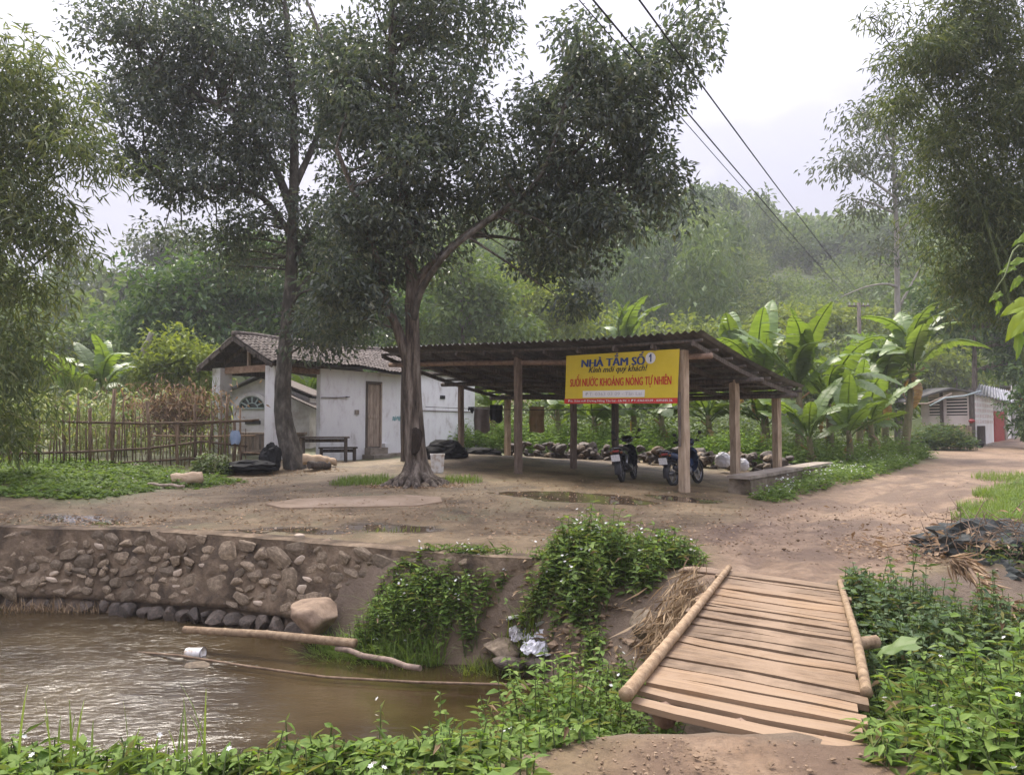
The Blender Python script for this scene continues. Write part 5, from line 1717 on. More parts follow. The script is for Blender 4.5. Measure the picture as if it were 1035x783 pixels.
# ------------------------------------------------------------------ main tree
g = np.random.default_rng(21)
TY = 16.5
tb = A(421, 489, TY)
tree = thing('tree', 'big buttressed tree with scarred pale trunk standing in the middle of the yard', 'tree', tb)
def T(px, py, dY=0):
    return A(px, py, TY + dY)
m = MB()
skel = []
skel += limb(m, [tb + Vector((.02, 0, -.3)), T(420, 470), T(418, 430), T(417, 400), T(417, 380), T(417, 360), T(417, 330), T(416, 290), T(412, 240, .2), T(405, 170, .3), T(398, 90, .4), T(396, 20, .6), T(400, -50, .8)], .262, .06, 56, .0)
tv = []
for v in m.v:                                            # flutes and bumps of an old trunk
    if v[2] < 6 and abs(v[0] - tb.x) < 1.2:
        a = math.atan2(v[1] - tb.y, v[0] - tb.x)
        k = 1 + .11 * math.sin(a * 5 + v[2] * .8) * max(0, 1 - v[2] / 5.5) + .10 * float(fbm([math.cos(a) * 1.5], [math.sin(a) * 1.5], [v[2] * 1.2], 5)[0]) + .07 * float(vnoise([math.cos(a) * 6], [math.sin(a) * 6], [v[2] * .9], 6)[0]) + .05 * float(vnoise([math.cos(a) * 13], [math.sin(a) * 13], [v[2] * 2.2], 7)[0])
        cx = tb.x + .02; tv.append((cx + (v[0] - cx) * k, tb.y + (v[1] - tb.y) * k, v[2]))
    else:
        tv.append(v)
m.v = tv
trunk_o = m.build('trunk', bark_grey, tree, True)
hol = place(blob_mesh('hollow', 950, mat('hollow_shade', [(.008, .006, .005), (.03, .022, .016), (.06, .045, .03)], 8, .95, .8, 18), 4, .9), 'hollow', tree, WM[tree.name].inverted() @ TRS(T(421, 444, -.34), (0, .1, 0), (.13, .06, .33)))  # raised lump on the bark; the hollow's shade is put into its colour
hol['label'] = 'near-black patch on the trunk standing for the shade of a hollow'
# flared roots
m = MB()
for k in range(13):
    a = k / 13 * 6.283 + random.uniform(-.2, .2)
    d = Vector((math.cos(a), math.sin(a), 0)); ln = random.uniform(.22, .5)
    w0 = random.uniform(.05, .085)
    base = Vector((tb.x, tb.y, tb.z))
    m.tube(curve([base + d * .15 + Vector((0, 0, .80 + random.uniform(-.3, .5))), base + d * .20 + Vector((0, 0, .42)), base + d * .30 + Vector((0, 0, .16)), base + d * (.36 + ln * .45) + Vector((0, 0, .03)), base + d * (.40 + ln) + Vector((0, 0, -.10))], 4),
           [w0 * .5 + w0 * math.sin(min(1, q / 10) * 1.57) * (1 - max(0, (q - 10) / 7) * .6) for q in range(17)], 7, True, .06)
m.build('roots', bark_grey, tree, True)
m = MB(); skel += limb(m, [T(418, 392, .02), T(412, 365, 0), T(402, 333, 0), T(391, 306), T(385, 275), T(365, 215, -.6), T(340, 150, -1)], .15, .045, 14); m.build('limb', bark_grey, tree, True)
for pts_, r0, r1 in (
                     ([T(416, 318, .03), T(420, 288, 0), T(440, 264), T(475, 235), T(520, 205, -.5), T(570, 165, -.8), T(620, 110, -1), T(655, 70, -1)], .125, .035),
                     ([T(417, 330, -.02), T(425, 296, -.25), T(450, 258, -.8), T(490, 225, -1), T(545, 180, -1.2), T(570, 110, -1.4), T(590, 60, -1.4)], .085, .03),
                     ([T(412, 250), T(440, 180, 1), T(470, 110, 1.6), T(490, 40, 2)], .12, .03),
                     ([T(405, 180), T(370, 120, 1), T(335, 60, 1.5), T(310, 0, 2)], .10, .03),
                     ([T(560, 175, -.8), T(600, 195, -.9), T(645, 190, -1)], .06, .02),
                     ([T(413, 262), T(380, 235, 1), T(350, 215, 1.4)], .07, .02),
                     ([T(470, 238), T(510, 240, .8), T(560, 250, 1)], .06, .02)):
    m = MB(); skel += limb(m, pts_, r0, r1, 10); m.build('limb', bark_grey if r0 > .1 else bark_dark, tree, True)
def R_(px, py, rx, ry, n, dY=0, dep=1.6):
    s = (TY + dY) / F
    return (T(px, py, dY), (rx * s, dep, ry * s), n)
regs = [R_(425, 30, 75, 65, 34, .5, 2.2), R_(400, 110, 80, 55, 36, .3, 2.2), R_(425, -60, 90, 50, 24, .5, 2.2), R_(340, 80, 45, 70, 18, .8),
        R_(400, 185, 62, 45, 26, 0, 2), R_(375, 240, 50, 42, 20, -.3), R_(352, 300, 34, 44, 14, -.3), R_(470, 165, 40, 40, 12, 0),
        R_(460, 110, 28, 40, 9), R_(500, 30, 22, 22, 4, 1), R_(465, 210, 30, 25, 6, .8), R_(440, 255, 24, 25, 5, .8),
        R_(560, 130, 45, 55, 19, -.8), R_(610, 155, 45, 45, 17, -.8), R_(570, 205, 55, 35, 16, -.6), R_(525, 185, 35, 30, 9, -.5), R_(600, 240, 40, 38, 11, -.6), R_(550, 262, 30, 34, 8, .4),
        R_(585, 65, 22, 40, 9, -1.2), R_(625, 105, 32, 32, 10, -1), R_(655, 60, 18, 30, 5, -1), R_(692, 45, 18, 22, 5, -1.2), R_(655, 195, 34, 18, 5, -1), R_(670, 215, 18, 22, 3, -1), R_(585, 300, 18, 24, 3, -.4), R_(645, 130, 20, 24, 4, -1), R_(670, 90, 16, 16, 3, -1)]
C, P, O = clump_cloud(regs, 190, .38, g)
crown(tree, L_fig, P, O, g, .155, .068, .55)
twigs_to(tree, bark_dark, C, skel, g, .02)
# leaf litter and roots' rubbish is scattered later

# ------------------------------------------------------------------ leaning tree at the left
g = np.random.default_rng(22)
LY = 20.2
lb = A(297, 472, LY)
tree2 = thing('tree', 'slim dark leaning tree in front of the bathhouse porch', 'tree', lb)
def T2(px, py, dY=0):
    return A(px, py, LY + dY)
m = MB(); skel = []
skel += limb(m, [T2(299, 480), T2(297, 465), T2(290, 440), T2(286, 415), T2(287, 370), T2(291, 320), T2(295, 260), T2(297, 190), T2(297, 120, .3), T2(292, 50, .5), T2(285, -20, .8)], .33, .06, 14, .05)
m.build('trunk', bark_dark, tree2, True)
for pts_, r0, r1 in (([T2(296, 215), T2(275, 165), T2(240, 120, -.5), T2(190, 90, -.8), T2(140, 50, -1)], .14, .03),
                     ([T2(296, 240), T2(265, 200), T2(225, 190, -.6), T2(180, 190, -.6), T2(150, 170, -.8)], .10, .03),
                     ([T2(297, 190), T2(320, 140, .6), T2(335, 90, 1), T2(350, 30, 1)], .11, .03),
                     ([T2(294, 270), T2(325, 215, .5), T2(345, 195, .8), T2(380, 190, 1)], .09, .025),
                     ([T2(294, 300), T2(330, 260, .6), T2(352, 235, .8)], .06, .02),
                     ([T2(240, 120, -.5), T2(215, 80), T2(200, 30)], .07, .02),
                     ([T2(292, 330), T2(300, 300, -1), T2(325, 290, -1.4)], .05, .02)):
    m = MB(); skel += limb(m, pts_, r0, r1, 7); m.build('limb', bark_dark, tree2, True)
def R2(px, py, rx, ry, n, dY=0, dep=1.8):
    s = (LY + dY) / F
    return (T2(px, py, dY), (rx * s, dep, ry * s), n)
regs = [R2(150, 30, 60, 40, 20, -.8), R2(205, 75, 75, 55, 34, -.5, 2.2), R2(270, 40, 70, 60, 30, .5, 2.2), R2(165, 110, 45, 45, 16, -.8), R2(230, 145, 70, 40, 26, -.4, 2), R2(120, 70, 26, 30, 7, -.9),
        R2(220, 190, 55, 25, 14, -.5), R2(300, 120, 60, 50, 20, .6), R2(340, 215, 45, 40, 12, .5), R2(150, 160, 28, 22, 6, -.6), R2(270, 230, 60, 24, 9, .5),
        R2(240, -30, 110, 40, 34, .5, 2.2), R2(325, 262, 40, 30, 8, .4), R2(330, 320, 28, 28, 6, -1.2), R2(255, 262, 40, 22, 6, .6), R2(200, 232, 40, 18, 5, -.2), R2(315, 345, 22, 16, 3, -1.5), R2(358, 300, 26, 40, 6, -.5)]
C, P, O = clump_cloud(regs, 180, .42, g)
crown(tree2, L_fig2, P, O, g, .16, .07, .5)
twigs_to(tree2, bark_dark, C, skel, g, .022)

# ------------------------------------------------------------------ bamboo clumps
def bamboo_clump(label, bases, tips, regs, material, seed, per, Lm=.21, Wm=.028, rc=.42, culm_mt=stem_mat):
    g = np.random.default_rng(seed)
    c0 = sum((Vector(b) for b in bases), Vector()) / len(bases)
    c0.z = Hs(c0.x, c0.y)
    t = thing('bamboo_clump', label, 'bamboo', c0)
    skel = []
    for b, tp in zip(bases, tips):
        b = Vector(b); tp = Vector(tp); b.z = Hs(b.x, b.y) - .1
        md = b.lerp(tp, .5) + Vector((0, 0, (tp.z - b.z) * .22))
        m = MB(); skel += limb(m, [b, md, tp], .045, .012, 6, 0); m.build('culm', culm_mt, t, True)
    C, P, O = clump_cloud(regs, per, rc, g)
    n = len(P)
    # leaves of a spray share a droop direction
    D = rdir(n, g, .75, .6) + nrm(O) * .5
    N = rdir(n, g, -.8)
    s = g.uniform(.7, 1.3, n)
    o = leaves('foliage', t, material, P, D, N, Lm * s, Wm * s, 'diamond', .25); o['kind'] = 'stuff'
    twigs_to(t, culm_mt, C, skel, g, .008, .7)
    return t
def RB_(px, py, rx, ry, n, Yb, dep=1.2):
    s = Yb / F
    return (A(px, py, Yb), (rx * s, dep, ry * s), n)
bamboo_clump('feathery bamboo clump arching in from the left edge over the fence', [(-13.4 + .22 * k, 15.6 + (k % 3) * .3, 0) for k in range(7)],
             [A(10, 60, 14.6), A(45, 40, 15), A(70, 100, 15.2), A(100, 140, 15), A(60, 190, 14.4), A(-30, 20, 15), A(85, 230, 15)],
             [RB_(4, 85, 40, 45, 16, 14.8), RB_(8, 140, 46, 50, 19, 15), RB_(14, 215, 42, 45, 19, 15), RB_(6, 290, 26, 45, 10, 15), RB_(48, 110, 26, 38, 8, 15.2), RB_(82, 150, 30, 18, 6, 15), RB_(50, 235, 20, 34, 7, 15),
              RB_(2, 370, 22, 50, 18, 15), RB_(-40, 150, 50, 120, 30, 15), RB_(6, 430, 18, 36, 11, 15.5), RB_(34, 66, 24, 20, 5, 15), RB_(112, 172, 12, 12, 2, 15)],
             L_bam, 31, 105, .24, .034)
bamboo_clump('tall overhanging bamboo clump filling the right edge above the road', [(13.6 + .3 * k, 19 + (k % 3) * .5, 0) for k in range(8)],
             [A(880, 20, 18), A(900, 80, 18.5), A(930, 10, 18), A(920, 150, 18.5), A(960, -60, 18.5), A(1000, -60, 19), A(1030, 100, 19), A(950, 230, 19.5)],
             [RB_(990, 20, 56, 50, 36, 18.5, 1.6), RB_(945, 70, 38, 50, 22, 18.3), RB_(1000, 110, 50, 60, 38, 18.8, 1.6), RB_(958, 150, 30, 45, 15, 18.8), RB_(908, 60, 14, 30, 4, 18.3), RB_(912, 100, 16, 25, 5, 18.3), RB_(1010, 200, 40, 60, 36, 19.2), RB_(965, 225, 34, 40, 20, 19.6),
              RB_(1020, 280, 30, 45, 24, 19.5), RB_(1060, 120, 50, 140, 40, 19), RB_(1000, -60, 90, 40, 30, 18.6), RB_(893, 25, 12, 8, 2, 18.2), RB_(985, 290, 26, 34, 12, 20)],
             L_bam2, 32, 140, .21, .034)

# ------------------------------------------------------------------ mid distance trees: one builder, each its own
def free_tree(label, px, py, Y, regs_px, material, seed, per=60, Lm=.4, Wm=.22, rc=.6, trunk_r=.2, bark=bark_grey, trunk_px=None, limbs=(), name='tree', cat='tree', down=.3, group=None, dep=None, kind='diamond', twf=.6):
    g = np.random.default_rng(seed)
    b = A(px, py, Y)
    if Y < 55:
        b.z = Hs(b.x, b.y)
    t = thing(name, label, cat, b, 0, group)
    tp = [b - Vector((0, 0, .3))] + [A(x, y, Y) for x, y in (trunk_px or [(px, py - 30), (regs_px[0][0], regs_px[0][1])])]
    m = MB(); sk = limb(m, tp, trunk_r, trunk_r * .25, 8); m.build('trunk', bark, t, True)
    for l_ in limbs:
        m = MB(); sk += limb(m, [A(x, y, Y + random.uniform(-.5, .5)) for x, y in l_], trunk_r * .4, trunk_r * .1, 6); m.build('limb', bark, t, True)
    s = Y / F
    rg = [(A(x, y, Y), (rx * s, (dep or max(rx, ry) * s * .8), ry * s), n) for x, y, rx, ry, n in regs_px]
    C, P, O = clump_cloud(rg, per, rc, g)
    crown(t, material, P, O, g, Lm, Wm, down, kind)
    twigs_to(t, bark, C, sk, g, max(.012, trunk_r * .12), twf)
    return t
free_tree('tall thin pale trunked tree with sparse drooping foliage right of the wires', 908, 447, 46, [(905, 120, 22, 30, 12), (870, 150, 26, 22, 10), (850, 165, 24, 16, 7), (915, 170, 28, 28, 13), (940, 130, 18, 30, 8), (880, 200, 30, 22, 8), (935, 210, 22, 26, 8), (900, 250, 30, 22, 6), (875, 118, 16, 16, 4), (905, 92, 12, 12, 3)],
          L_fog, 41, 55, .42, .13, .85, .25, bark_pale, [(908, 380), (907, 300), (906, 230), (904, 190), (903, 140), (902, 100)],
          [[(905, 200), (885, 185), (865, 172), (845, 165)], [(905, 190), (920, 165), (940, 140)], [(904, 215), (880, 205), (860, 200)], [(906, 235), (925, 220), (945, 205)], [(904, 150), (890, 130), (875, 115)], [(907, 290), (895, 287), (875, 290), (850, 300)], [(909, 310), (925, 280), (940, 250)]], down=.9, twf=.9)
free_tree('dense dark evergreen tree behind the porch at the left', 200, 440, 40, [(165, 300, 45, 40, 18), (225, 285, 50, 45, 22), (280, 290, 45, 45, 18), (200, 335, 60, 28, 16), (140, 330, 35, 28, 9), (300, 330, 40, 35, 12), (255, 250, 40, 22, 9), (345, 300, 40, 50, 16)], L_dark, 42, 95, .42, .2, .75, .35)
free_tree('pale hazy tree standing farther back at the left sky gap', 140, 420, 75, [(150, 255, 20, 18, 8), (125, 285, 22, 14, 6), (165, 245, 16, 16, 5), (105, 300, 26, 14, 7), (140, 290, 28, 16, 8), (190, 250, 20, 25, 7)], L_fog, 43, 60, .6, .3, 1.1, .35)
free_tree('small lone tree with thin pale stem against the sky near the left bamboo', 66, 330, 90, [(72, 262, 20, 10, 7), (60, 270, 14, 8, 4), (85, 272, 14, 8, 4), (75, 250, 12, 8, 3)], L_fog, 44, 50, .6, .3, .9, .35, bark_pale, [(66, 310), (68, 290), (74, 270)], [[(67, 296), (76, 285), (80, 276)]])
free_tree('round yellow green shrub tree left of the porch', 182, 440, 31, [(180, 365, 34, 22, 16), (160, 385, 22, 20, 8), (205, 372, 20, 22, 8), (188, 395, 36, 20, 11), (172, 350, 20, 12, 5)], L_yel, 45, 110, .24, .13, .5, .14, bark_dark, name='shrub', cat='shrub')
free_tree('grey green bushy tree behind the maize field', 90, 430, 48, [(95, 345, 35, 25, 14), (60, 360, 28, 22, 9), (125, 370, 30, 22, 10), (95, 385, 45, 22, 12), (40, 385, 30, 25, 9)], L_mid, 46, 80, .42, .22, .8, .2)
free_tree('leafy tree with yellow green top behind the right end of the bathhouse', 470, 430, 44, [(465, 275, 30, 25, 10), (490, 300, 36, 30, 14), (450, 315, 36, 30, 13), (500, 335, 40, 24, 12), (430, 340, 30, 20, 8)], L_mid, 47, 90, .42, .22, .8, .25)
free_tree('shaded bushy tree behind the bathhouse roof left of the main trunk', 370, 430, 42, [(350, 310, 34, 35, 14), (385, 330, 30, 25, 10), (330, 340, 34, 20, 9), (400, 305, 24, 26, 8)], L_dark, 48, 90, .42, .2, .8, .25)
free_tree('light green feathery tree right of the main trunk above the shed', 540, 420, 50, [(530, 300, 30, 30, 10), (560, 315, 34, 22, 11), (520, 330, 30, 20, 8), (590, 320, 28, 16, 7)], L_yel, 49, 80, .5, .2, .9, .22)
free_tree('tall tree breaking the skyline left of the wires', 640, 330, 130, [(640, 205, 26, 24, 14), (620, 222, 24, 18, 9), (660, 222, 20, 16, 7)], L_mid, 50, 60, 1.1, .6, 1.6, .5)
free_tree('rounded tree on the skyline between the main tree and the wires', 700, 330, 140, [(700, 212, 18, 16, 8), (690, 222, 20, 12, 6)], L_mid, 51, 55, 1.1, .6, 1.6, .5)
free_tree('dense dark leafy bush beside the far house at the right edge', 1044, 449, 37, [(1048, 410, 18, 18, 10), (1056, 392, 22, 26, 9), (1048, 432, 18, 12, 7)], L_dark, 52, 110, .26, .14, .5, .15, name='shrub', cat='shrub')
free_tree('shaggy green tree mass below the overhanging bamboo at the right', 985, 440, 42, [(985, 310, 40, 30, 14), (1020, 340, 30, 34, 14), (960, 295, 26, 24, 8), (1030, 365, 26, 14, 7), (1045, 300, 34, 50, 14)], L_dark, 53, 95, .42, .2, .8, .3)
free_tree('bright green bushes on the slope behind the far house', 965, 400, 62, [(950, 365, 36, 18, 10), (985, 380, 40, 14, 10), (925, 380, 26, 14, 7)], L_yel, 54, 70, .55, .28, 1.0, .2, name='shrub', cat='shrub')

for i, (lab, px, py, Yy, rgs, mt) in enumerate((
    ('pale green shrub mass between the shed roof and the hill, left of the upright bananas', 715, 430, 40, [(690, 385, 26, 22, 9), (720, 370, 28, 20, 9), (745, 385, 26, 24, 9), (705, 410, 34, 18, 8)], L_mid),
    ('yellow green shrub rising behind the bananas under the wires', 800, 430, 44, [(780, 370, 26, 26, 10), (815, 360, 28, 24, 10), (800, 395, 36, 24, 10)], L_yel),
    ('green shrub behind the bananas just left of the utility pole', 845, 430, 42, [(835, 375, 26, 24, 10), (860, 390, 26, 26, 10), (850, 415, 34, 18, 8)], L_mid),
    ('shrub between the utility pole and the tallest banana plant', 885, 430, 46, [(880, 365, 24, 22, 9), (900, 385, 24, 26, 9), (890, 410, 30, 18, 8)], L_lush),
    ('shrub seen under the shed roof behind the tan towel', 560, 440, 38, [(540, 415, 28, 18, 9), (575, 412, 28, 20, 9), (600, 425, 28, 14, 7)], L_mid),
    ('shrub seen under the shed roof behind the right motorbike', 660, 440, 38, [(635, 415, 28, 18, 9), (668, 412, 28, 20, 9), (650, 430, 32, 14, 7)], L_mid),
    ('wide shrub low on the hill foot above the right part of the shed roof', 690, 400, 56, [(660, 345, 28, 18, 8), (700, 340, 28, 18, 8), (740, 345, 28, 18, 8), (770, 340, 24, 16, 6)], L_yel),
    ('bushes low on the hill foot above the middle of the shed roof', 590, 400, 58, [(560, 335, 28, 18, 8), (600, 335, 26, 16, 8), (630, 340, 26, 16, 7)], L_mid),
    ('low bushes on the bright slope below the wires', 810, 380, 66, [(780, 330, 30, 18, 8), (820, 325, 30, 18, 8), (860, 330, 28, 18, 8)], L_yel))):
    free_tree(lab, px, py, Yy, rgs, mt, 60 + i, 85, .40 * Yy / 42, .19 * Yy / 42, .62 * Yy / 42, .12, bark_dark, name='shrub', cat='shrub')
# broken pale trunk standing out of the bushes at the left
bt = thing('broken_tree', 'bent pale broken trunk sticking up out of the bushes at the left', 'tree trunk', A(148, 400, 29.3))
m = MB(); limb(m, [A(180, 440, 31.3), A(168, 400, 31.2), A(150, 366, 31.0), A(146, 354, 30.9), A(150, 345, 30.9), A(153, 336, 30.9)], .22, .10, 8); m.build('trunk', bark_pale, bt, True)

# ------------------------------------------------------------------ hill woods: one far mass
def hill_woods():
    g = np.random.default_rng(77)
    temps = []
    for k in range(4):                                    # rounded crowns
        n = 130
        q = nrm(g.normal(size=(n, 3))) * g.uniform(.55, 1.0, (n, 1)) * np.array([.52, .52, .42]) * (1 + .25 * g.normal(size=(n, 1)))
        q[:, 2] += .62
        temps.append((q, .15, .10, .2))
    for k in range(3):                                    # bamboo plumes
        n = 120
        tz = g.uniform(.15, 1.1, n)
        rad = .30 * np.sin(np.clip((tz - .05) / 1.1, 0, 1) * 3.0) + .05
        a = g.uniform(0, 6.283, n)
        q = np.stack([rad * np.cos(a) * g.uniform(.3, 1, n), rad * np.sin(a) * g.uniform(.3, 1, n), tz], 1)
        temps.append((q, .15, .055, .9))
    def detail(q, ln, wd_, dn, near):
        k = 3.0 if near else 1.5                        # more, smaller leaves where the wood is nearer
        n = int(len(q) * k)
        b = q[g.integers(0, len(q), n)] + g.normal(size=(n, 3)) * .045
        return b, ln / k ** .5, wd_ / k ** .5, dn
    VV = []; FF = []; TT = []; off = 0
    cnt = 0
    while cnt < 2300:
        th = g.uniform(-.85, .85); Yy = 62 + (232 - 62) * g.uniform() ** .75
        Xx = th * Yy
        px = 517.5 + F * th
        # the open bright slope at the right carries low bushes
        u = g.uniform()
        low = (740 < px < 930 and Yy < 120) or (px < 140 and Yy < 90 and u < .5)
        bam = fbm(np.array([Xx * .02]), np.array([Yy * .02]), s=91)[0] + (.45 if 520 < px < 780 else -.08) > 0
        z0 = HILL(np.array([Xx]), np.array([Yy]))[0]
        h = g.uniform(3, 5.5) if low else (g.uniform(8, 13) if bam else g.uniform(6, 11))
        wd = h * (g.uniform(.8, 1.3) if not bam or low else g.uniform(.55, .9))
        q, ln, wd_, dn = temps[g.integers(4, 7) if bam and not low else g.integers(0, 4)]
        q, ln, wd_, dn = detail(q, ln, wd_, dn, Yy < 125)
        a = g.uniform(0, 6.283)
        c, s_ = math.cos(a), math.sin(a)
        p = np.stack([(q[:, 0] * c - q[:, 1] * s_) * wd, (q[:, 0] * s_ + q[:, 1] * c) * wd, q[:, 2] * h], 1) + np.array([Xx, Yy, z0 - .3])
        n = len(p)
        D = rdir(n, g, dn, .8); N = rdir(n, g, -1)
        V, Fc = leaf_arrays(p, D, N, ln * h * g.uniform(.7, 1.2, n), wd_ * h * g.uniform(.8, 1.3, n), 'diamond', .15)
        VV.append(V); FF.append(Fc + off); off += len(V)
        tint = np.clip(g.uniform(0, .55) + (.22 if low else 0) + .22 * fbm(np.array([Xx * .012]), np.array([Yy * .012]), s=93)[0], 0, .7)
        TT.append(np.full(len(V), tint))
        cnt += 1
    o = place(mesh_np('hill_woods', np.concatenate(VV), np.concatenate(FF), L_hill, False, {'tint': np.concatenate(TT)}), 'hill_woods')
    stuff(o, 'hazy wooded hillside of mixed trees and bamboo behind the shed', 'forest')
hill_woods()

# ------------------------------------------------------------------ banana plants
def banana_leaf_mesh(seed, Ln=2.2, Wd=.58, arch=.8, torn=.25, mt=L_banana):
    g = random.Random(seed)
    m = MB(); nl, nw_ = 14, 3
    rows = []
    for i in range(nl + 1):
        t = i / nl
        # midrib along x, arching down
        x = Ln * (t - .25 * arch * t * t); z = Ln * (.34 * arch * t - .62 * arch * t * t)
        wv = Wd * .5 * (max(0, math.sin(math.pi * (.06 + .94 * t) ** .8)) ** .6) * (1 if i else .12)
        rows.append((x, z, wv))
    for side in (-1, 1):
        for i in range(nl):
            x0, z0, w0 = rows[i]; x1, z1, w1 = rows[i + 1]
            if g.random() < torn * .6:
                x1 -= (x1 - x0) * .25
            dr0 = .12 + .25 * arch + g.uniform(-.1, .14); 
            vs = [(x0, 0, z0), (x1, 0, z1)]
            for f in (.5, 1):
                vs += [(x0 + .08 * f * w0, side * w0 * f, z0 + w0 * f * (.35 - dr0 * f * 1.6)), (x1 + .08 * f * w1, side * w1 * f, z1 + w1 * f * (.35 - dr0 * f * 1.6))]
            fs = [(0, 1, 3, 2), (2, 3, 5, 4)]
            if side > 0:
                fs = [tuple(reversed(f)) for f in fs]
            m.add(vs, fs)
    # stalk and midrib
    m.tube([(-.45, 0, -.18), (0, 0, 0)] + [(x, 0, z - .008) for x, z, _ in rows[2::2]], [.035, .03] + [.024 * (1 - k / 8) + .004 for k in range(len(rows[2::2]))], 5)
    me = m.mesh('leaf', mt, True)
    return me
ban_meshes = [banana_leaf_mesh(500 + k, 2.0 + .15 * k, .66 + .05 * (k % 3), [.35, .7, 1.0, 1.25, .5, .85][k], .2 + .1 * (k % 3)) for k in range(6)]
dry_meshes = [banana_leaf_mesh(520 + k, 1.7, .35, 1.5, .6, L_banana_dry) for k in range(2)]
def banana(label, px, py, Y, height, seed, nleaf=8, upright=.5, sc_=1.0, lean=(0, 0), dry=1):
    g = random.Random(seed); nleaf += 2; sc_ *= 1.12
    b = A(px, py, Y)
    b.z = min(Hs(b.x, b.y), b.z + .6) if Y < 54 else b.z
    t = thing('banana_plant', label, 'banana plant', b, 0, 'banana plants round the shed')
    top = b + Vector((lean[0], lean[1], height))
    m = MB(); limb(m, [b - Vector((0, 0, .3)), b.lerp(top, .5) + Vector((.05, 0, 0)), top], .17 * sc_ ** .5, .085 * sc_ ** .5, 9, .03); m.build('stem', banana_stem_mat, t, True)
    for k in range(nleaf):
        az = k * 2.4 + g.uniform(-.4, .4)
        up = upright + .75 * (k / nleaf) - .25 + g.uniform(-.2, .2)
        s = sc_ * g.uniform(.75, 1.1)
        M = Matrix.Translation(top - b + Vector((0, 0, -.05 * (nleaf - k) * .6))) @ Matrix.Rotation(az, 4, 'Z') @ Matrix.Rotation(-up, 4, 'Y') @ Matrix.Rotation(g.uniform(-.5, .5), 4, 'X') @ Matrix.Translation((.35 * s, 0, .12 * s)) @ Matrix.Scale(s, 4)
        place(ban_meshes[g.randrange(6)], 'leaf', t, M)
    for k in range(dry):
        M = Matrix.Translation(top - b + Vector((0, 0, -.45))) @ Matrix.Rotation(g.uniform(0, 6.3), 4, 'Z') @ Matrix.Rotation(1.0, 4, 'Y') @ Matrix.Scale(sc_ * .8, 4)
        place(dry_meshes[k % 2], 'dry_leaf', t, M)['label'] = 'withered brown banana leaf'
    return t
banana('tallest banana plant with broad dark leaves beside the far house', 912, 447, 30, 3.7, 1, 10, .75, 1.15, (.5, 0), 2)
banana('second tall banana plant crowding the left side of the tallest one', 893, 448, 31, 2.9, 2, 8, .6, 1.1, (.2, .2))
banana('banana plant with upright bright leaves just right of the shed roof corner', 806, 452, 26, 2.6, 3, 8, 1.0, 1.05, (.1, 0))
banana('banana plant with a reddish withered leaf behind the shed roof corner', 775, 448, 27.5, 2.9, 4, 8, .95, 1.05, (-.2, 0), 2)
banana('banana plant with two upright yellow green leaves above the shed roof', 742, 440, 30, 3.1, 5, 7, 1.15, 1.05)
banana('leafy banana plant between the shed and the utility pole', 838, 452, 27, 2.3, 6, 9, .6, 1.0)
banana('low young banana plant right of the road side post', 858, 462, 24.5, 1.2, 7, 7, .9, .7)
banana('banana plant below the crossarm of the utility pole', 868, 448, 30, 2.2, 8, 8, .7, 1.05)
banana('low banana plant close behind the end of the low concrete wall', 818, 462, 24, 1.0, 9, 7, .8, .75)
banana('banana plant seen under the shed roof left of the right corner post', 772, 452, 27, 1.5, 10, 8, .6, .85)
banana('banana plant seen between the front post and the middle road side post', 716, 450, 27.5, 1.6, 11, 8, .6, .9)
banana('banana plant behind the right hand motorbike', 668, 452, 28, 1.6, 12, 8, .55, .9)
banana('banana plant behind the left hand motorbike', 640, 450, 29.5, 1.8, 13, 8, .5, .9)
banana('banana plant behind the lower left corner of the banner', 600, 448, 29.5, 1.4, 14, 8, .5, .85)
banana('banana plant right of the hanging tan towel', 563, 448, 30, 1.6, 15, 8, .6, .85)
banana('banana plant behind the laundry beside the white wall', 498, 450, 31, 1.7, 16, 7, .7, .9)
banana('lone banana plant rising above the shed roof in front of the hill', 632, 420, 38, 4.6, 17, 5, 1.2, 1.1)
banana('banana plant behind the maize with one upright leaf at the left', 66, 440, 30, 2.0, 18, 6, .9, .9)
banana('banana plant behind the maize nearest the yellow green shrub', 102, 440, 30, 2.2, 19, 6, .9, .9)
banana('banana plant behind the maize between two others', 82, 440, 31, 1.7, 20, 6, .8, .8)
banana('small palm like banana plant seen through the gap beside the white room', 312, 440, 36, 1.9, 21, 9, .7, .85)
banana('banana plant in the shadow between the pole and the tallest banana', 880, 455, 28, 1.5, 22, 7, .5, .9)

# ------------------------------------------------------------------ maize behind the fence
def maize_mesh(seed):
    g = random.Random(seed)
    m = MB(); h = 1.9
    m.tube([(0, 0, 0), (.02, 0, h * .5), (0, .02, h)], [.018, .015, .007], 5)
    for k in range(9):
        z = .25 + k * .18; az = k * math.pi + g.uniform(-.5, .5); ln = g.uniform(.5, .8)
        ca, sa = math.cos(az), math.sin(az)
        up = g.uniform(.5, 1.0)
        prev = None
        for i in range(5):
            t = i / 4
            r_ = ln * t * .8; zz = z + ln * (up * t - 1.15 * t * t)
            w_ = .04 * math.sin(math.pi * min(1, .25 + .75 * t)) + .004
            a = (ca * r_ - sa * w_, sa * r_ + ca * w_, zz); b = (ca * r_ + sa * w_, sa * r_ - ca * w_, zz)
            if prev:
                m.add([prev[0], prev[1], b, a], [(0, 1, 2, 3)])
            prev = (a, b)
    for k in range(5):
        a = k * 1.26
        m.tube([(0, .02, h - .02), (.10 * math.cos(a), .10 * math.sin(a), h + .26)], [.006, .004], 3, False)
    me = m.mesh('maize_plant', L_maize)
    return me
mz = [maize_mesh(600 + k) for k in range(5)]
rz_ = random.Random(9)
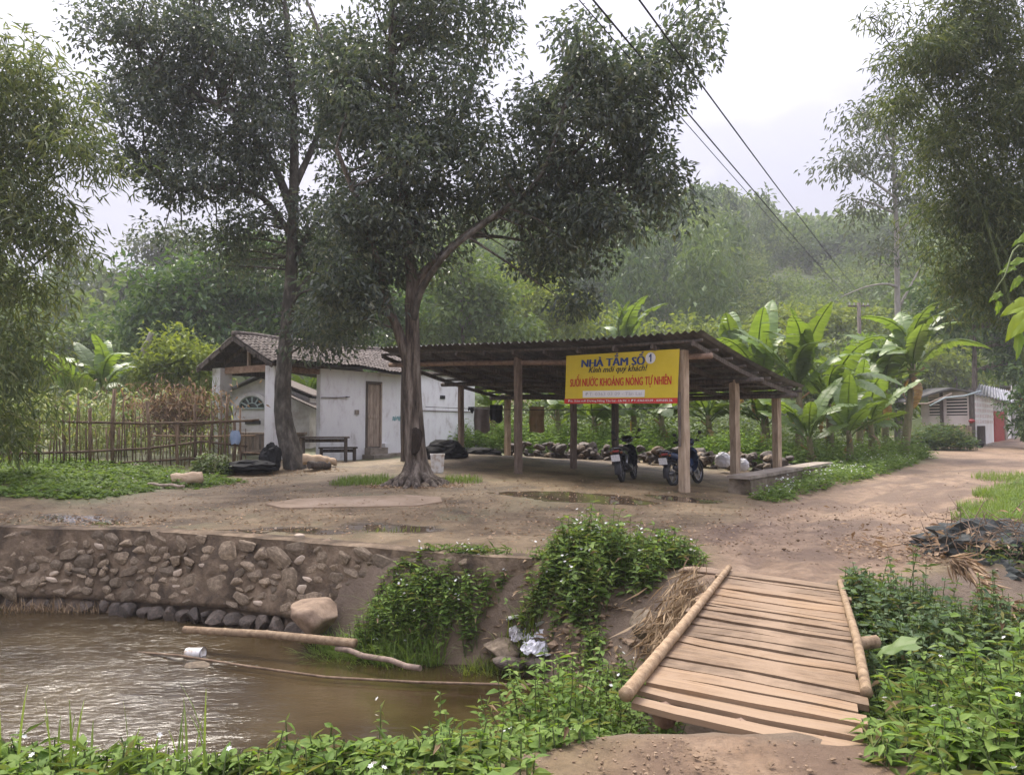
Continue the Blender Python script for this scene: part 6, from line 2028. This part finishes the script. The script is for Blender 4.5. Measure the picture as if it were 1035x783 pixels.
for k in range(230):
    px = rz_.uniform(-60, 232); Yy = rz_.uniform(18.8 + 3 * max(0, px) / 245, 28)
    x = (px - 517.5) / F * Yy
    o = place(mz[k % 5], 'maize_plant', None, TRS((x, Yy, Hs(x, Yy) - .03), (rz_.uniform(-.1, .1), rz_.uniform(-.1, .1), rz_.uniform(0, 6.3)), rz_.uniform(.72, 1.12)))
    tag(o, 'pale green maize plant standing in the crowded field behind the bamboo fence', 'maize', 'maize plants behind the bamboo fence')

# dead brush tangle on the fence by the porch
def tangle(name, label, cat, c, size, n, material, seed, r_=.008, ln=.8, up=.5, parent=None):
    g = np.random.default_rng(seed)
    m = MB()
    for _ in range(n):
        p = np.array(c) + g.normal(size=3) * np.array(size) * .45
        d = rdir(1, g, -up)[0] * ln * g.uniform(.4, 1.2)
        k = g.normal(size=3) * ln * .16
        m.tube([p, p + d * .5 + k, p + d + np.array([0, 0, -.1 * ln])], [r_, r_ * .8, r_ * .3], 3, False)
    o = m.build(name, material, parent, True)
    if parent is None:
        tag(o, label, cat)
    return o
db = thing('dead_brush', 'tangle of dead brown stems and vines between the maize and the porch pillar', 'dead brush', A(190, 470, 21))
tangle('stems', '', '', A(178, 422, 21.0), (1.1, .45, .6), 320, twig_mat, 701, .012, .9, .4, db)['kind'] = 'stuff'
g = np.random.default_rng(702)
P = np.array(A(175, 408, 21.0)) + g.normal(size=(900, 3)) * np.array([.75, .3, .30])
leaves('dead_leaves', db, dead_mat, P, rdir(900, g, .8), rdir(900, g), g.uniform(.1, .26, 900), .05)['kind'] = 'stuff'

# ------------------------------------------------------------------ weeds and bushes
def stems_np(bx, by, bz, h, g, Lf, Wf, step=.055, per=2, spread=.16, jit=1.0, up=.15):
    """leafy upright stems: returns leaf arrays and stem paths"""
    P = []; D = []; N = []; S = []; paths = []
    for x, y, z, hh in zip(bx, by, bz, h):
        lean = g.normal(size=2) * spread * hh
        nn = max(2, int(hh / step))
        ts = (np.arange(nn) + g.uniform(.2, .9)) / nn
        if hh > .45:
            ts = ts[ts > .25]
        px_ = x + lean[0] * ts ** 1.5; py_ = y + lean[1] * ts ** 1.5; pz_ = z + hh * ts
        az = g.uniform(0, 6.28) + np.arange(len(ts)) * 1.9
        for k in range(per):
            a = az + k * 6.283 / per + g.normal(size=len(ts)) * .4
            P.append(np.stack([px_, py_, pz_], 1)); D.append(np.stack([np.cos(a), np.sin(a), up + g.normal(size=len(ts)) * .3], 1))
            N.append(np.stack([g.normal(size=len(ts)) * .35, g.normal(size=len(ts)) * .35, np.ones(len(ts))], 1))
            S.append(g.uniform(.55, 1.2, len(ts)) * (1.12 - .45 * ts))
        paths.append([(x, y, z), (x + lean[0] * .35, y + lean[1] * .35, z + hh * .5), (x + lean[0], y + lean[1], z + hh)])
    return np.concatenate(P), np.concatenate(D), np.concatenate(N), np.concatenate(S), paths
def flower_arrays(pts_, r_, g):
    P = np.repeat(pts_, 6, 0); a = np.tile(np.arange(6) * 1.047, len(pts_)) + np.repeat(g.uniform(0, 6, len(pts_)), 6)
    tilt = np.repeat(g.normal(size=(len(pts_), 2)) * .5, 6, 0)
    D = np.stack([np.cos(a), np.sin(a), .25 + tilt[:, 0] * np.cos(a) + tilt[:, 1] * np.sin(a)], 1)
    N = np.stack([-tilt[:, 0], -tilt[:, 1], np.ones(len(a))], 1)
    return P, D, N, np.full(len(a), r_), np.full(len(a), r_ * .75)
def bush(name, label, cat, ells, n, ztop, Lf, Wf, material, seed, step=.055, per=2, flowers=0, hmin=.12, hmax=1.3, stem=True, kind='leaf', fr=.02, stuff_=False, inside=None, spread=.16, up=.15, droop=.2):
    """ells: (cx, cy, rx, ry) footprints; ztop(x,y): canopy height"""
    g = np.random.default_rng(seed)
    ar = np.array([e[2] * e[3] for e in ells]); cnt = np.maximum(1, (n * ar / ar.sum())).astype(int)
    X_, Y_, E_ = [], [], []
    for e, c in zip(ells, cnt):
        r_ = np.sqrt(g.uniform(0, 1, c)); a = g.uniform(0, 6.283, c)
        X_.append(e[0] + e[2] * r_ * np.cos(a)); Y_.append(e[1] + e[3] * r_ * np.sin(a)); E_.append(r_)
    X_, Y_, E_ = map(np.concatenate, (X_, Y_, E_))
    if inside is not None:
        k = inside(X_, Y_); X_, Y_, E_ = X_[k], Y_[k], E_[k]
    Zg = H(X_, Y_)
    zt = ztop(X_, Y_) + .17 * fbm(X_ * 3.1, Y_ * 3.1, s=seed, o=3)
    hh = np.clip((zt - Zg) * np.sqrt(np.maximum(.12, 1 - E_ ** 2 * .8)) * g.uniform(.6, 1.12, len(X_)) * np.where(g.uniform(size=len(X_)) < .06, 1.3, 1.0), hmin, hmax)
    P, D, N, S, paths = stems_np(X_, Y_, Zg - .02, hh, g, Lf, Wf, step, per, spread, 1, up)
    sel = g.uniform(size=len(P)) < (0 if stuff_ else .22)
    pick = g.uniform(size=len(P)) < .16
    S = np.where(pick, S * 1.45, S)
    c = Vector((float(X_.mean()), float(Y_.mean()), float(Zg.mean())))
    if stuff_:
        V, Fc = leaf_arrays(P, D, N, Lf * S, Wf * S, kind, droop)
        o = place(mesh_np(name, V, Fc, material), name)
        stuff(o, label, cat)
        t = None
    else:
        t = thing(name, label, cat, c)
        q = ~sel
        leaves('foliage', t, material, P[q], D[q], N[q], Lf * S[q], Wf * S[q] * g.uniform(.7, 1.15, q.sum()), kind, droop)['kind'] = 'stuff'
        leaves('narrow_leaves', t, L_mix, P[sel], D[sel] + np.array([0, 0, .35]), N[sel], Lf * 1.35 * S[sel], Wf * .42 * S[sel], 'diamond', .3)['kind'] = 'stuff'
        nd = max(6, len(P) // 90)
        kk = g.integers(0, len(P), nd)
        leaves('withered_leaves', t, dead_mat, P[kk], D[kk] + np.array([0, 0, -.5]), N[kk], Lf * g.uniform(.8, 1.4, nd), Wf * .6, 'diamond', .3)['kind'] = 'stuff'
        if stem:
            m = MB()
            for p in paths:
                m.tube(p, [.007, .005, .003], 3, False)
            m.build('stems', stem_mat, t, True)['kind'] = 'stuff'
    if flowers:
        k = g.choice(len(paths), min(flowers, len(paths)), replace=False)
        fp_ = np.array([paths[i][2] for i in k]) + g.normal(size=(len(k), 3)) * .02 + np.array([0, 0, .012])
        fp_ = np.concatenate([fp_, fp_[: len(fp_) // 2] + g.normal(size=(len(fp_) // 2, 3)) * .035])
        V, Fc = leaf_arrays(*flower_arrays(fp_, fr, g), 'diamond', 0)
        if t is not None:
            V = V - np.array(c)
        o = place(mesh_np('flowers', V, Fc, flower_mat), 'flowers' if t is not None else 'white_flowers', t)
        if t is None:
            stuff(o, 'tiny white weed flowers among ' + label, 'flowers')
        else:
            o['kind'] = 'stuff'
    return t
zc = lambda v: (lambda x, y: np.full(np.shape(x), v))
def zi(xs_, zs_):
    return lambda x, y: np.interp(x, xs_, zs_)
# big bush on the far bank beside the bridge
bush('weed_bush', 'big flowering weed bush on the bank edge left of the bridge end', 'bush', [(.72, 8.85, .62, .42), (1.3, 8.75, .72, .5), (1.85, 8.75, .38, .36), (1.1, 8.3, .6, .3)], 640, zi([.1, .5, .95, 1.3, 1.75, 2.2], [-.05, .30, .66, .38, .48, .2]), .095, .05, L_bush, 801, .06, 3, 90, hmax=1.1)
bush('weed_bush', 'small bright leafy shoots on the bank at the left foot of the big bush', 'bush', [(.35, 8.55, .35, .25)], 60, zc(-.15), .08, .035, L_bush, 802, .06, 2, 6)
bush('weed_bush', 'straggling weeds on the bare bank between the big bush and the near bank weeds', 'bush', [(.95, 7.15, .32, .35), (.6, 7.8, .35, .3), (1.25, 6.6, .22, .25)], 170, lambda x, y: H(x, y) + .38, .085, .042, L_bush, 806, .055, 3, 12, hmax=.5)
# grassy clump below the wall
bush('weed_bush', 'leafy flowering weeds growing over the right part of the stone wall', 'bush', [(-1.35, 9.15, .62, .28), (-.95, 9.2, .62, .28), (-.45, 9.05, .45, .25)], 420, zi([-2.1, -1.6, -1.2, -.6, 0], [-.6, -.3, -.10, -.08, -.25]), .085, .04, L_lush, 803, .055, 3, 40, hmax=.9)
def blades(name, label, ells, n, hr, wv, material, seed, parent=None, lean=.5, zf=None, cat='grass'):
    g = np.random.default_rng(seed)
    ar = np.array([e[2] * e[3] for e in ells]); cnt = np.maximum(1, (n * ar / ar.sum())).astype(int)
    X_, Y_ = [], []
    for e, c in zip(ells, cnt):
        r_ = np.sqrt(g.uniform(0, 1, c)); a = g.uniform(0, 6.283, c)
        X_.append(e[0] + e[2] * r_ * np.cos(a)); Y_.append(e[1] + e[3] * r_ * np.sin(a))
    X_, Y_ = np.concatenate(X_), np.concatenate(Y_)
    Zg = H(X_, Y_) - .02
    nn = len(X_)
    h = g.uniform(*hr, nn); az = g.uniform(0, 6.283, nn); ln = g.uniform(.15, 1, nn) * lean
    k = 4
    V = []
    for i in range(k + 1):
        t = i / k
        r_ = h * ln * t ** 2; z = Zg + h * (t - .35 * ln * t ** 3)
        w_ = wv * (1 - t) ** .6 + .0008
        cx = X_ + r_ * np.cos(az); cy = Y_ + r_ * np.sin(az)
        V.append(np.stack([cx - np.sin(az) * w_, cy + np.cos(az) * w_, z], 1)); V.append(np.stack([cx + np.sin(az) * w_, cy - np.cos(az) * w_, z], 1))
    V = np.stack(V, 1).reshape(-1, 3)
    f = np.array([[2 * i, 2 * i + 1, 2 * i + 3, 2 * i + 2] for i in range(k)])
    Fc = (f[None] + (np.arange(nn) * 2 * (k + 1))[:, None, None]).reshape(-1, 4)
    if parent is not None:
        V = V - np.array(WM[parent.name].translation)
        o = place(mesh_np(name, V, Fc, material), name, parent); o['kind'] = 'stuff'
        return o
    return stuff(place(mesh_np(name, V, Fc, material), name), label, cat)
blades('grass', 'tuft of long bright grass hanging over the water below the wall', [(-1.75, 9.05, .5, .2), (-1.2, 8.85, .45, .18), (-2.2, 9.25, .25, .12)], 1500, (.2, .55), .006, L_grass, 811, lean=1.1)
blades('grass', 'short yellow green grass on the small bank spit by the white bags', [(-.15, 8.55, .5, .16)], 700, (.12, .34), .006, L_yel, 812, lean=.9)
# near bush left of the bridge
nearin = lambda x, y: (x < .10 + .56 * np.clip((y - 3.4) / 1.0, 0, 1.0) + .1 * np.clip(y - 4.6, 0, 1))
bush('weed_bush', 'lush leafy weeds with white flowers on the near bank left of the bridge', 'bush', [(.28, 5.0, .55, .65), (-.35, 4.6, .65, .55), (.0, 4.2, .5, .5)], 800, zi([-1.0, -.55, 0, .4, .8], [-.35, -.24, -.10, .08, .18]), .085, .046, L_lush, 821, .05, 3, 30, hmax=1.25, inside=nearin, fr=.015)
bush('weed_bush', 'leafy weeds trailing along the near bank edge at the bottom of the picture', 'bush', [(-1.1, 4.1, .7, .32), (-.5, 3.85, .5, .3), (-.35, 3.5, .5, .28), (-.9, 3.55, .5, .25)], 560, lambda x, y: np.maximum(np.interp(x, [-1.9, -1.2, -.5, 0], [-.25, -.20, -.12, -.06]), H(x, y) + .13), .085, .046, L_lush, 822, .05, 3, 9, hmax=.9, inside=nearin, fr=.015)
bush('weed_bush', 'tall pale weeds with white flowers at the bottom left corner over the water', 'bush', [(-1.85, 3.45, .55, .28), (-2.5, 3.5, .4, .3)], 210, zi([-2.8, -2.2, -1.7, -1.2], [.08, .10, .12, -.05]), .095, .05, L_lush, 823, .05, 3, 9, hmax=.55, fr=.015)
blades('grass', 'a few tall grass blades standing up in front of the pale water at the left', [(-1.5, 3.5, .25, .12), (-2.05, 3.45, .3, .1)], 26, (.2, .5), .006, L_grass, 824, lean=.35)
# right of the bridge
bush('weed_bush', 'dense dark green creeper mound right of the bridge far end', 'bush', [(3.55, 6.9, .95, .95), (3.1, 7.5, .6, .5), (4.2, 6.6, .7, .8), (3.2, 6.2, .55, .55)], 1500, zi([2.5, 2.9, 3.5, 4.2, 5], [-.05, .10, .16, .08, 0]), .085, .056, L_dark, 831, .07, 3, 14, hmax=1.4, inside=lambda x, y: x > 2.62 + .30 * (y - 5.5) + .1 * np.sin(y * 5), spread=.1)
bush('weed_bush', 'bright lush weeds with white flowers at the near right corner of the bridge', 'bush', [(2.55, 4.15, .75, .5), (3.2, 4.6, .7, .6), (2.2, 3.7, .5, .4), (3.1, 3.7, .7, .5), (2.75, 4.9, .5, .4)], 900, zi([1.6, 2.1, 2.6, 3.4], [0.05, .18, .32, .42]), .10, .05, L_lush, 832, .05, 3, 40, hmax=1.1, inside=lambda x, y: x > 1.62 + .22 * np.abs(y - 3.7) + .06 * np.sin(y * 9), fr=.016)
bush('weed_bush', 'mixed weeds between the creeper mound and the rubbish heap at the right edge', 'bush', [(5.0, 6.2, .8, .8), (4.6, 5.3, .9, .6)], 420, zi([3.8, 4.5, 5.5], [-.05, .05, .1]), .095, .045, L_bush, 833, .06, 3, 20, hmax=1.2)
def broad_leaf(name, parent, material, base, d, nrm_, ln, wd, notch=.18, droop=.25):
    d = Vector(d).normalized(); nn = Vector(nrm_); s = d.cross(nn).normalized(); nn = s.cross(d)
    m = MB(); K = 9
    def P_(t, f):
        wv = wd * .5 * (math.sin(math.pi * min(1, t * .93 + .07) ** .62) ** .8)
        back = -notch * ln * (1 - t) ** 4 * abs(f) ** 1.5
        return Vector(base) + d * (ln * t + back) + s * (wv * f) + nn * (wv * .35 * abs(f) - wv * .25 * f * f - droop * ln * t * t + .012 * math.sin(t * 14 + f * 3) * abs(f))
    for side in (-1, 1):
        m.grid(lambda a, b, side=side: P_(a, side * b), K, 4)
    return m.build(name, material, parent, True)
# broad taro leaves in the right hand weeds
L_taro = leafmat('taro_leaf', [(.10, .16, .05), (.15, .22, .07)], .35, (1.3, 1.3, .6), .5, .3)
L_bright = leafmat('bright_leaf', [(.20, .29, .03), (.27, .36, .04)], .5, (1.4, 1.3, .4), .5, .3)
taro = thing('taro_plant', 'taro plant with broad pale leaves in the weeds right of the bridge', 'taro', (3.0, 5.0, -.6))
for k, (px, py, Yy, az, sz) in enumerate(((925, 650, 5.0, 2.6, .26), (962, 641, 4.9, .4, .24), (1016, 664, 4.7, .2, .26), (1000, 690, 4.4, -.4, .28), (1028, 640, 4.9, .7, .24))):
    p = A(px, py, Yy)
    m = MB(); m.tube(curve([(3.0 + k * .05, 5.0, -.75), (p.x * .6 + 1.2, p.y, p.z - .25), p]), .007, 5); m.build('stalk', stem_mat, taro, True)
    broad_leaf('leaf', taro, L_taro, p, (math.cos(az), math.sin(az), -.25), (0, -.3, 1), sz, sz * .7)
# verge by the road and behind the shed
def quadpts(pxs):
    return [tuple(G(*p)[:2]) for p in pxs]
bush('roadside_weeds', 'low green weeds along the left verge of the mud road', 'weeds', [(8.4, 19.2, 1.7, 1.9), (10.2, 21.6, 2.0, 1.8), (12.4, 24.0, 2.4, 1.8), (7.0, 17.0, 1.4, 1.5), (14.6, 26.5, 2.2, 1.8), (17.0, 29.5, 1.8, 2.0), (6.4, 15.9, .8, .6)], 4200, lambda x, y: H(x, y) + .38 + .1 * fbm(x * .8, y * .8, s=5), .11, .05, L_bush, 841, .09, 3, 160, hmin=.1, hmax=.7, stuff_=True, inside=lambda x, y: (road_d(x, y) > .98) & ((x - 4.95) * .82 - (y - 16.6) * .57 > .35), fr=.03)
bush('roadside_weeds', 'weeds at the front end of the low concrete wall', 'weeds', [(5.35, 15.9, .45, .45), (5.7, 16.4, .4, .5)], 140, lambda x, y: H(x, y) + .28, .09, .045, L_bush, 842, .07, 3, 10, stuff_=True)
bush('undergrowth', 'rank green undergrowth below the banana plants beyond the verge', 'weeds', [(9.6, 24.5, 1.8, 1.4), (11.2, 27.0, 2.6, 1.6), (14.6, 30.5, 2.0, 2.0), (8.2, 25.5, 1.5, 1.5)], 1500, lambda x, y: H(x, y) + .95, .16, .06, L_bush, 843, .12, 3, 60, hmax=1.5, stuff_=True, fr=.03)
bush('shrub', 'dark shrub growing under the louvred wall of the far house', 'shrub', [(20.3, 36.2, 1.7, 1.0)], 420, lambda x, y: H(x, y) + 1.25, .2, .08, L_dark, 844, .13, 3, 0, hmax=1.6)
bush('undergrowth', 'bright green weeds in a band behind the rubble row at the back of the shed', 'weeds', [(-.6, 29.2, 2.2, 1.2), (2.4, 28.6, 2.4, 1.3), (5.2, 27.2, 2.2, 1.3), (7.4, 25.2, 1.6, 1.3)], 2400, lambda x, y: H(x, y) + 1.15, .15, .065, L_lush, 845, .12, 3, 0, hmax=1.6, stuff_=True)
bush('undergrowth', 'tall green undergrowth farther back behind the shed', 'weeds', [(-1, 33, 4, 2), (5, 32, 4, 2), (10, 31, 4, 2.2), (-7, 33, 3, 2)], 1900, lambda x, y: H(x, y) + 1.9, .24, .10, L_mid, 846, .2, 3, 0, hmax=2.6, stuff_=True)
bush('undergrowth', 'green bushes glimpsed in the gap between the porch and the white room', 'weeds', [(-8.6, 33.5, 1.6, 1.2)], 380, lambda x, y: H(x, y) + 2.0, .22, .1, L_lush, 847, .18, 3, 0, hmax=2.4, stuff_=True)
bush('ground_creeper', 'low dark green creeper covering the ground in front of the bamboo fence', 'weeds', [(-9.6, 15.2, 2.4, 1.7), (-8.2, 16.8, 1.8, 1.3), (-7.2, 17.6, 1.1, .7), (-11.5, 16.5, 2.0, 1.6), (-8.4, 14.3, 1.0, .7), (-9.2, 18.3, 1.6, 1.0), (-11.6, 18.6, 1.8, 1.2), (-10.4, 13.9, 1.2, .6)], 4200, lambda x, y: H(x, y) + .16, .10, .06, L_bush, 848, .06, 3, 30, hmin=.05, hmax=.28, stuff_=True, spread=.5)
blades('grass', 'thin grass round the foot of the main tree', [(-3.25, 16.8, .75, .45), (-1.1, 17.0, .45, .4), (-3.4, 17.6, .6, .4)], 2000, (.06, .2), .006, L_grass, 849, lean=.8)
blades('grass', 'short green grass on the right verge of the mud road', [(13.6, 17.8, 2.2, 1.7), (10.4, 14.8, 1.3, 1.0), (8.2, 12.7, .9, .8), (7.6, 11.5, .7, .45), (14.5, 20.5, 2.0, 1.6), (12.0, 13.5, 2.2, 1.6), (10.0, 11.0, 1.6, 1.0), (17.0, 19.0, 2.5, 2.5)], 15000, (.07, .24), .006, L_grass, 850, lean=.8)
blades('grass', 'thick green grass at the right edge of the picture beside the mud road', [(8.0, 12.3, .8, .6), (9.3, 13.8, 1.2, .9), (11.2, 16.2, 1.3, 1.2)], 7000, (.08, .28), .006, L_grass, 856, lean=.8)
bush('roadside_weeds', 'leafy weeds standing in the grass on the right verge of the road', 'weeds', [(13.6, 17.8, 2.1, 1.5), (10.5, 14.8, 1.0, .8), (8.7, 12.8, .7, .5), (12.0, 13.0, 2.2, 1.6), (9.5, 10.5, 1.8, .9), (17, 18, 3, 3), (8.5, 8.6, 1.8, 1.0)], 1500, lambda x, y: H(x, y) + .3, .11, .05, L_bush, 851, .08, 3, 20, stuff_=True)
blades('grass', 'sparse dry grass tufts along the edge of the yard above the wall', [(-.2, 9.3, .6, .2), (1.0, 10.5, .5, .3), (-1.8, 11.2, .5, .2), (-6.5, 11.5, .8, .15)], 420, (.03, .11), .004, L_yel, 852, lean=.9)
blades('grass', 'dry straw and roots hanging over the foot of the wall at the left', [(-7.4, 11.3, .8, .12), (-6.4, 11.25, .6, .1)], 500, (.15, .4), .006, straw_mat, 853, lean=1.0)
bush('weed_bush', 'small green weed growing on the wall foot at the left edge', 'bush', [(-7.75, 11.25, .22, .12)], 40, zc(-.65), .09, .045, L_bush, 854, .06, 3, 0)
bush('undergrowth', 'green herbs at the foot of the bamboo fence near the porch', 'weeds', [(-7.4, 18.8, .5, .4)], 90, lambda x, y: H(x, y) + .55, .12, .06, L_mid, 855, .08, 3, 0, stuff_=True)

# dry hanging grass left of the bridge
tg = thing('dry_grass', 'dry brown grass and straw hanging down the bank left of the bridge', 'dry grass', (1.5, 7.0, -.4))
g = np.random.default_rng(861)
n = 800
f = g.uniform(0, 1, n)
P = np.stack([1.22 + .72 * f + g.normal(size=n) * .09, 6.6 + 1.3 * f + g.normal(size=n) * .1, -.34 + .30 * f + g.normal(size=n) * .12], 1)
D = np.stack([-.5 + g.normal(size=n) * .45, -.35 + g.normal(size=n) * .4, -.75 + g.normal(size=n) * .4], 1)
leaves('straw', tg, straw_mat, P, D, rdir(n, g), g.uniform(.12, .34, n), .0055)['kind'] = 'stuff'
# overhanging sapling with large bright leaves, close on the right
sap = thing('sapling', 'close branch of large bright yellow green leaves at the right edge', 'sapling', (4.3, 5.2, Hs(4.3, 5.2)))
m = MB(); limb(m, [(4.3, 5.2, -1.3), (4.25, 5.2, .6), (4.15, 5.1, 2.2), (3.9, 5.0, 3.2)], .04, .012, 6, 0); m.build('stem', stem_mat, sap, True)
m = MB(); limb(m, [(4.2, 5.15, 1.6), A(1050, 315, 5.0), A(1022, 305, 4.9)], .012, .004, 5, 0); limb(m, [(4.15, 5.1, 2.1), A(1040, 250, 5.2), A(1015, 280, 5.1), A(1002, 300, 5.1)], .010, .003, 5, 0); m.build('branch', stem_mat, sap, True)
for k, (px, py, Yy, d, sz, wv, mt) in enumerate(((1048, 305, 4.9, (-1, -.2, -.25), .26, .13, L_yel), (1038, 318, 4.8, (-.7, -.3, -.6), .24, .11, L_yel), (1062, 330, 4.9, (-1, 0, .05), .24, .13, L_yel), (1030, 335, 4.8, (-.3, -.4, -.8), .2, .06, L_lush), (1045, 235, 5.2, (-.8, 0, -.4), .17, .06, L_lush), (1038, 262, 5.2, (-1, .1, -.2), .15, .06, L_lush), (1032, 280, 5.2, (-.6, 0, -.7), .12, .05, L_lush), (1026, 270, 5.2, (-1, 0, -.3), .12, .05, L_lush), (1012, 296, 5.1, (-.8, 0, -.5), .1, .045, L_lush), (1010, 305, 5.1, (-.2, 0, -1), .09, .04, L_lush))):
    p = A(px, py, Yy)
    broad_leaf('leaf', sap, L_bright if mt is L_yel else L_lush, p, d, (-.1, -.75, .6), sz, wv, .05, .18)

# ------------------------------------------------------------------ rubbish heap by the road at the right
heap = thing('rubbish_heap', 'heap of dark netting and dry waste dumped on the bank right of the road', 'rubbish heap', G(1000, 555))
hc = A(1000, 560, 9.2)
crumple('netting', '', '', (hc.x + .1, hc.y + .1, -.05), (.85, .5, .52), net_mat, 871, .9, 34, heap)
crumple('netting', '', '', (hc.x + .8, hc.y - .35, -.2), (.7, .55, .50), net_mat, 872, .9, 30, heap)
crumple('netting', '', '', (hc.x - .35, hc.y - .55, -.25), (.4, .35, .35), net_mat, 877, .9, 30, heap)
crumple('sheeting', '', '', (A(925, 545, 9.9).x, 9.9, -.08), (.22, .12, .18), tarp_mat, 873, .5, 16, heap)
tangle('twigs', '', '', (hc.x + .1, hc.y - .2, .22), (1.0, .6, .22), 240, twig_mat, 874, .007, .5, .0, heap)['kind'] = 'stuff'
g = np.random.default_rng(875)
n = 480
P = np.stack([hc.x + g.normal(size=n) * .6 - .15, hc.y + g.normal(size=n) * .4, .16 + g.normal(size=n) * .14], 1)
leaves('dry_leaves', heap, dead_mat, P, rdir(n, g, 0, .3), rdir(n, g, -1.5), g.uniform(.05, .16, n), .05)['kind'] = 'stuff'
df = thing('dead_frond', 'dead brown palm frond drooping across the weeds below the rubbish heap', 'dead frond', A(1000, 600, 7.4))
g = np.random.default_rng(876)
pth = curve([A(960, 567, 7.9), A(975, 568, 7.8), A(990, 590, 7.5), A(1008, 606, 7.2), A(1040, 618, 6.9)], 6)
m = MB(); m.tube(pth, .02, 6); m.build('rib', twig_mat, df, True)
n = 420; S_ = np.array([p[:] for p in pth])
ii = g.integers(0, len(S_), n)
leaves('leaflets', df, dead_mat, S_[ii] + g.normal(size=(n, 3)) * .03, rdir(n, g, .5) * .7 + np.array([.55, -.5, -.45]), rdir(n, g), g.uniform(.10, .28, n), .022)['kind'] = 'stuff'

bush('weed_bush', 'weeds sprouting through the rubbish heap at the right edge', 'bush', [(hc.x + .3, hc.y - .5, .9, .45), (hc.x + .9, hc.y + .1, .5, .4)], 170, lambda x, y: np.full(np.shape(x), .30), .085, .04, L_dark, 878, .07, 3, 6, hmax=.8)
# ------------------------------------------------------------------ loose pebbles, litter
def pebbles(name, label, zones, n, material, seed, sr=(.008, .024)):
    g = np.random.default_rng(seed)
    bm = bmesh.new(); bmesh.ops.create_icosphere(bm, subdivisions=1, radius=1)
    bv = np.array([v.co[:] for v in bm.verts]); bf = np.array([[v.index for v in f.verts] for f in bm.faces]); bm.free()
    Vs, Fs = [], []
    per = n // len(zones)
    o = 0
    for (cx, cy, rx, ry) in zones:
        r_ = np.sqrt(g.uniform(0, 1, per)); a = g.uniform(0, 6.283, per)
        x = cx + rx * r_ * np.cos(a); y = cy + ry * r_ * np.sin(a); z = H(x, y)
        for i in range(per):
            s = g.uniform(*sr) * (1 if g.random() < .9 else 1.8)
            q = bv * (1 + .25 * g.normal(size=(len(bv), 1))) * np.array([s, s * g.uniform(.6, 1), s * .55])
            c, s_ = math.cos(a[i] * 3), math.sin(a[i] * 3)
            q = np.stack([q[:, 0] * c - q[:, 1] * s_, q[:, 0] * s_ + q[:, 1] * c, q[:, 2]], 1) + np.array([x[i], y[i], z[i] + s * .2])
            Vs.append(q); Fs.append(bf + o); o += len(bv)
    stuff(place(mesh_np(name, np.concatenate(Vs), np.concatenate(Fs), material), name), label, 'pebbles')
M_clod = mat('mud_clod', [(.12, .08, .046), (.20, .14, .088), (.29, .215, .145)], 6, .9, 0, world=True)
M_peb = mat('pebble', [(.22, .16, .105), (.32, .24, .17), (.43, .35, .27)], 2.5, .8, 0, world=True)
pebbles('pebbles', 'loose pebbles and clods scattered over the yard and the road', [(3.9, 10.6, 1.6, 2.2), (6, 13.5, 2, 2), (-1, 13, 4, 3), (-2, 16.3, 1.5, .8), (-4, 15, 3, 3), (1, 16.5, 3, 2), (5.2, 9.4, 1.0, 1.2), (9, 17, 3, 3), (5.0, 9.6, .9, 1.0), (12, 21, 3, 3)], 800, M_peb, 901)
pebbles('mud_clods', 'small clods and grit on the trodden mud in front of the bridge', [(1.2, 3.3, .9, .6), (.5, 3.6, .5, .4)], 520, M_clod, 902, (.003, .011))
pebbles('bank_stones', 'small stones and clods bedded in the bare bank left of the bridge', [(.9, 7.3, .7, .9), (.5, 8.2, .6, .4)], 260, M_clod, 904, (.015, .05))
pebbles('mud_clods', 'small clods and grit along the mud road', [(4.2, 10, 1.8, 1.8), (6, 13, 2, 2)], 700, M_clod, 903, (.006, .02))
def litter(name, label, zones, n, seed, Lr=(.04, .11), material=dead_mat):
    g = np.random.default_rng(seed)
    per = n // len(zones); Ps = []
    for (cx, cy, rx, ry) in zones:
        r_ = np.sqrt(g.uniform(0, 1, per)); a = g.uniform(0, 6.283, per)
        x = cx + rx * r_ * np.cos(a); y = cy + ry * r_ * np.sin(a)
        Ps.append(np.stack([x, y, H(x, y) + .012], 1))
    P = np.concatenate(Ps); k = len(P)
    V, Fc = leaf_arrays(P, rdir(k, g, -.02, .15), rdir(k, g, -2.5), g.uniform(*Lr, k), g.uniform(.02, .05, k), 'diamond', .1)
    stuff(place(mesh_np(name, V, Fc, material), name), label, 'leaf litter')
litter('leaf_litter', 'fallen brown leaves scattered over the yard and heaped round the main tree', [(-2.1, 16.3, 1.3, .6), (-2.1, 16.1, 1.0, .35), (-4, 14.5, 3.5, 2.5), (-6.3, 17.3, 1.4, 1), (0, 15, 4, 3), (-5.8, 19.4, 1.6, .8), (-2, 12.5, 4, 2), (-7.0, 12.2, 1.6, .5), (4.9, 9.6, .9, 1.0), (-4, 13, 4, 2), (2, 14, 3, 3), (1.5, 11, 2, 1.5)], 5200, 911, (.025, .09))
litter('leaf_litter', 'straw and dead leaves lodged on the muddy bank below the big bush', [(.1, 8.8, .5, .25), (.6, 8.3, .4, .3), (1.0, 7.4, .6, .8), (.4, 7.9, .5, .5)], 700, 912, (.05, .16), straw_mat)

# ------------------------------------------------------------------ air
hz_m = bpy.data.materials.new('haze_air'); hz_m.use_nodes = True
t = hz_m.node_tree; t.nodes.clear()
vo = t.nodes.new('ShaderNodeOutputMaterial'); pv = t.nodes.new('ShaderNodeVolumePrincipled')
pv.inputs['Color'].default_value = (.93, .95, 1.0, 1)
pv.inputs['Density'].default_value = .0010
pv.inputs['Anisotropy'].default_value = .2
t.links.new(pv.outputs['Volume'], vo.inputs['Volume'])
m = MB(); m.box((0, 172, 49), (900, 500, 104))
hz_o = m.build('haze', hz_m); hz_o['kind'] = 'stuff'
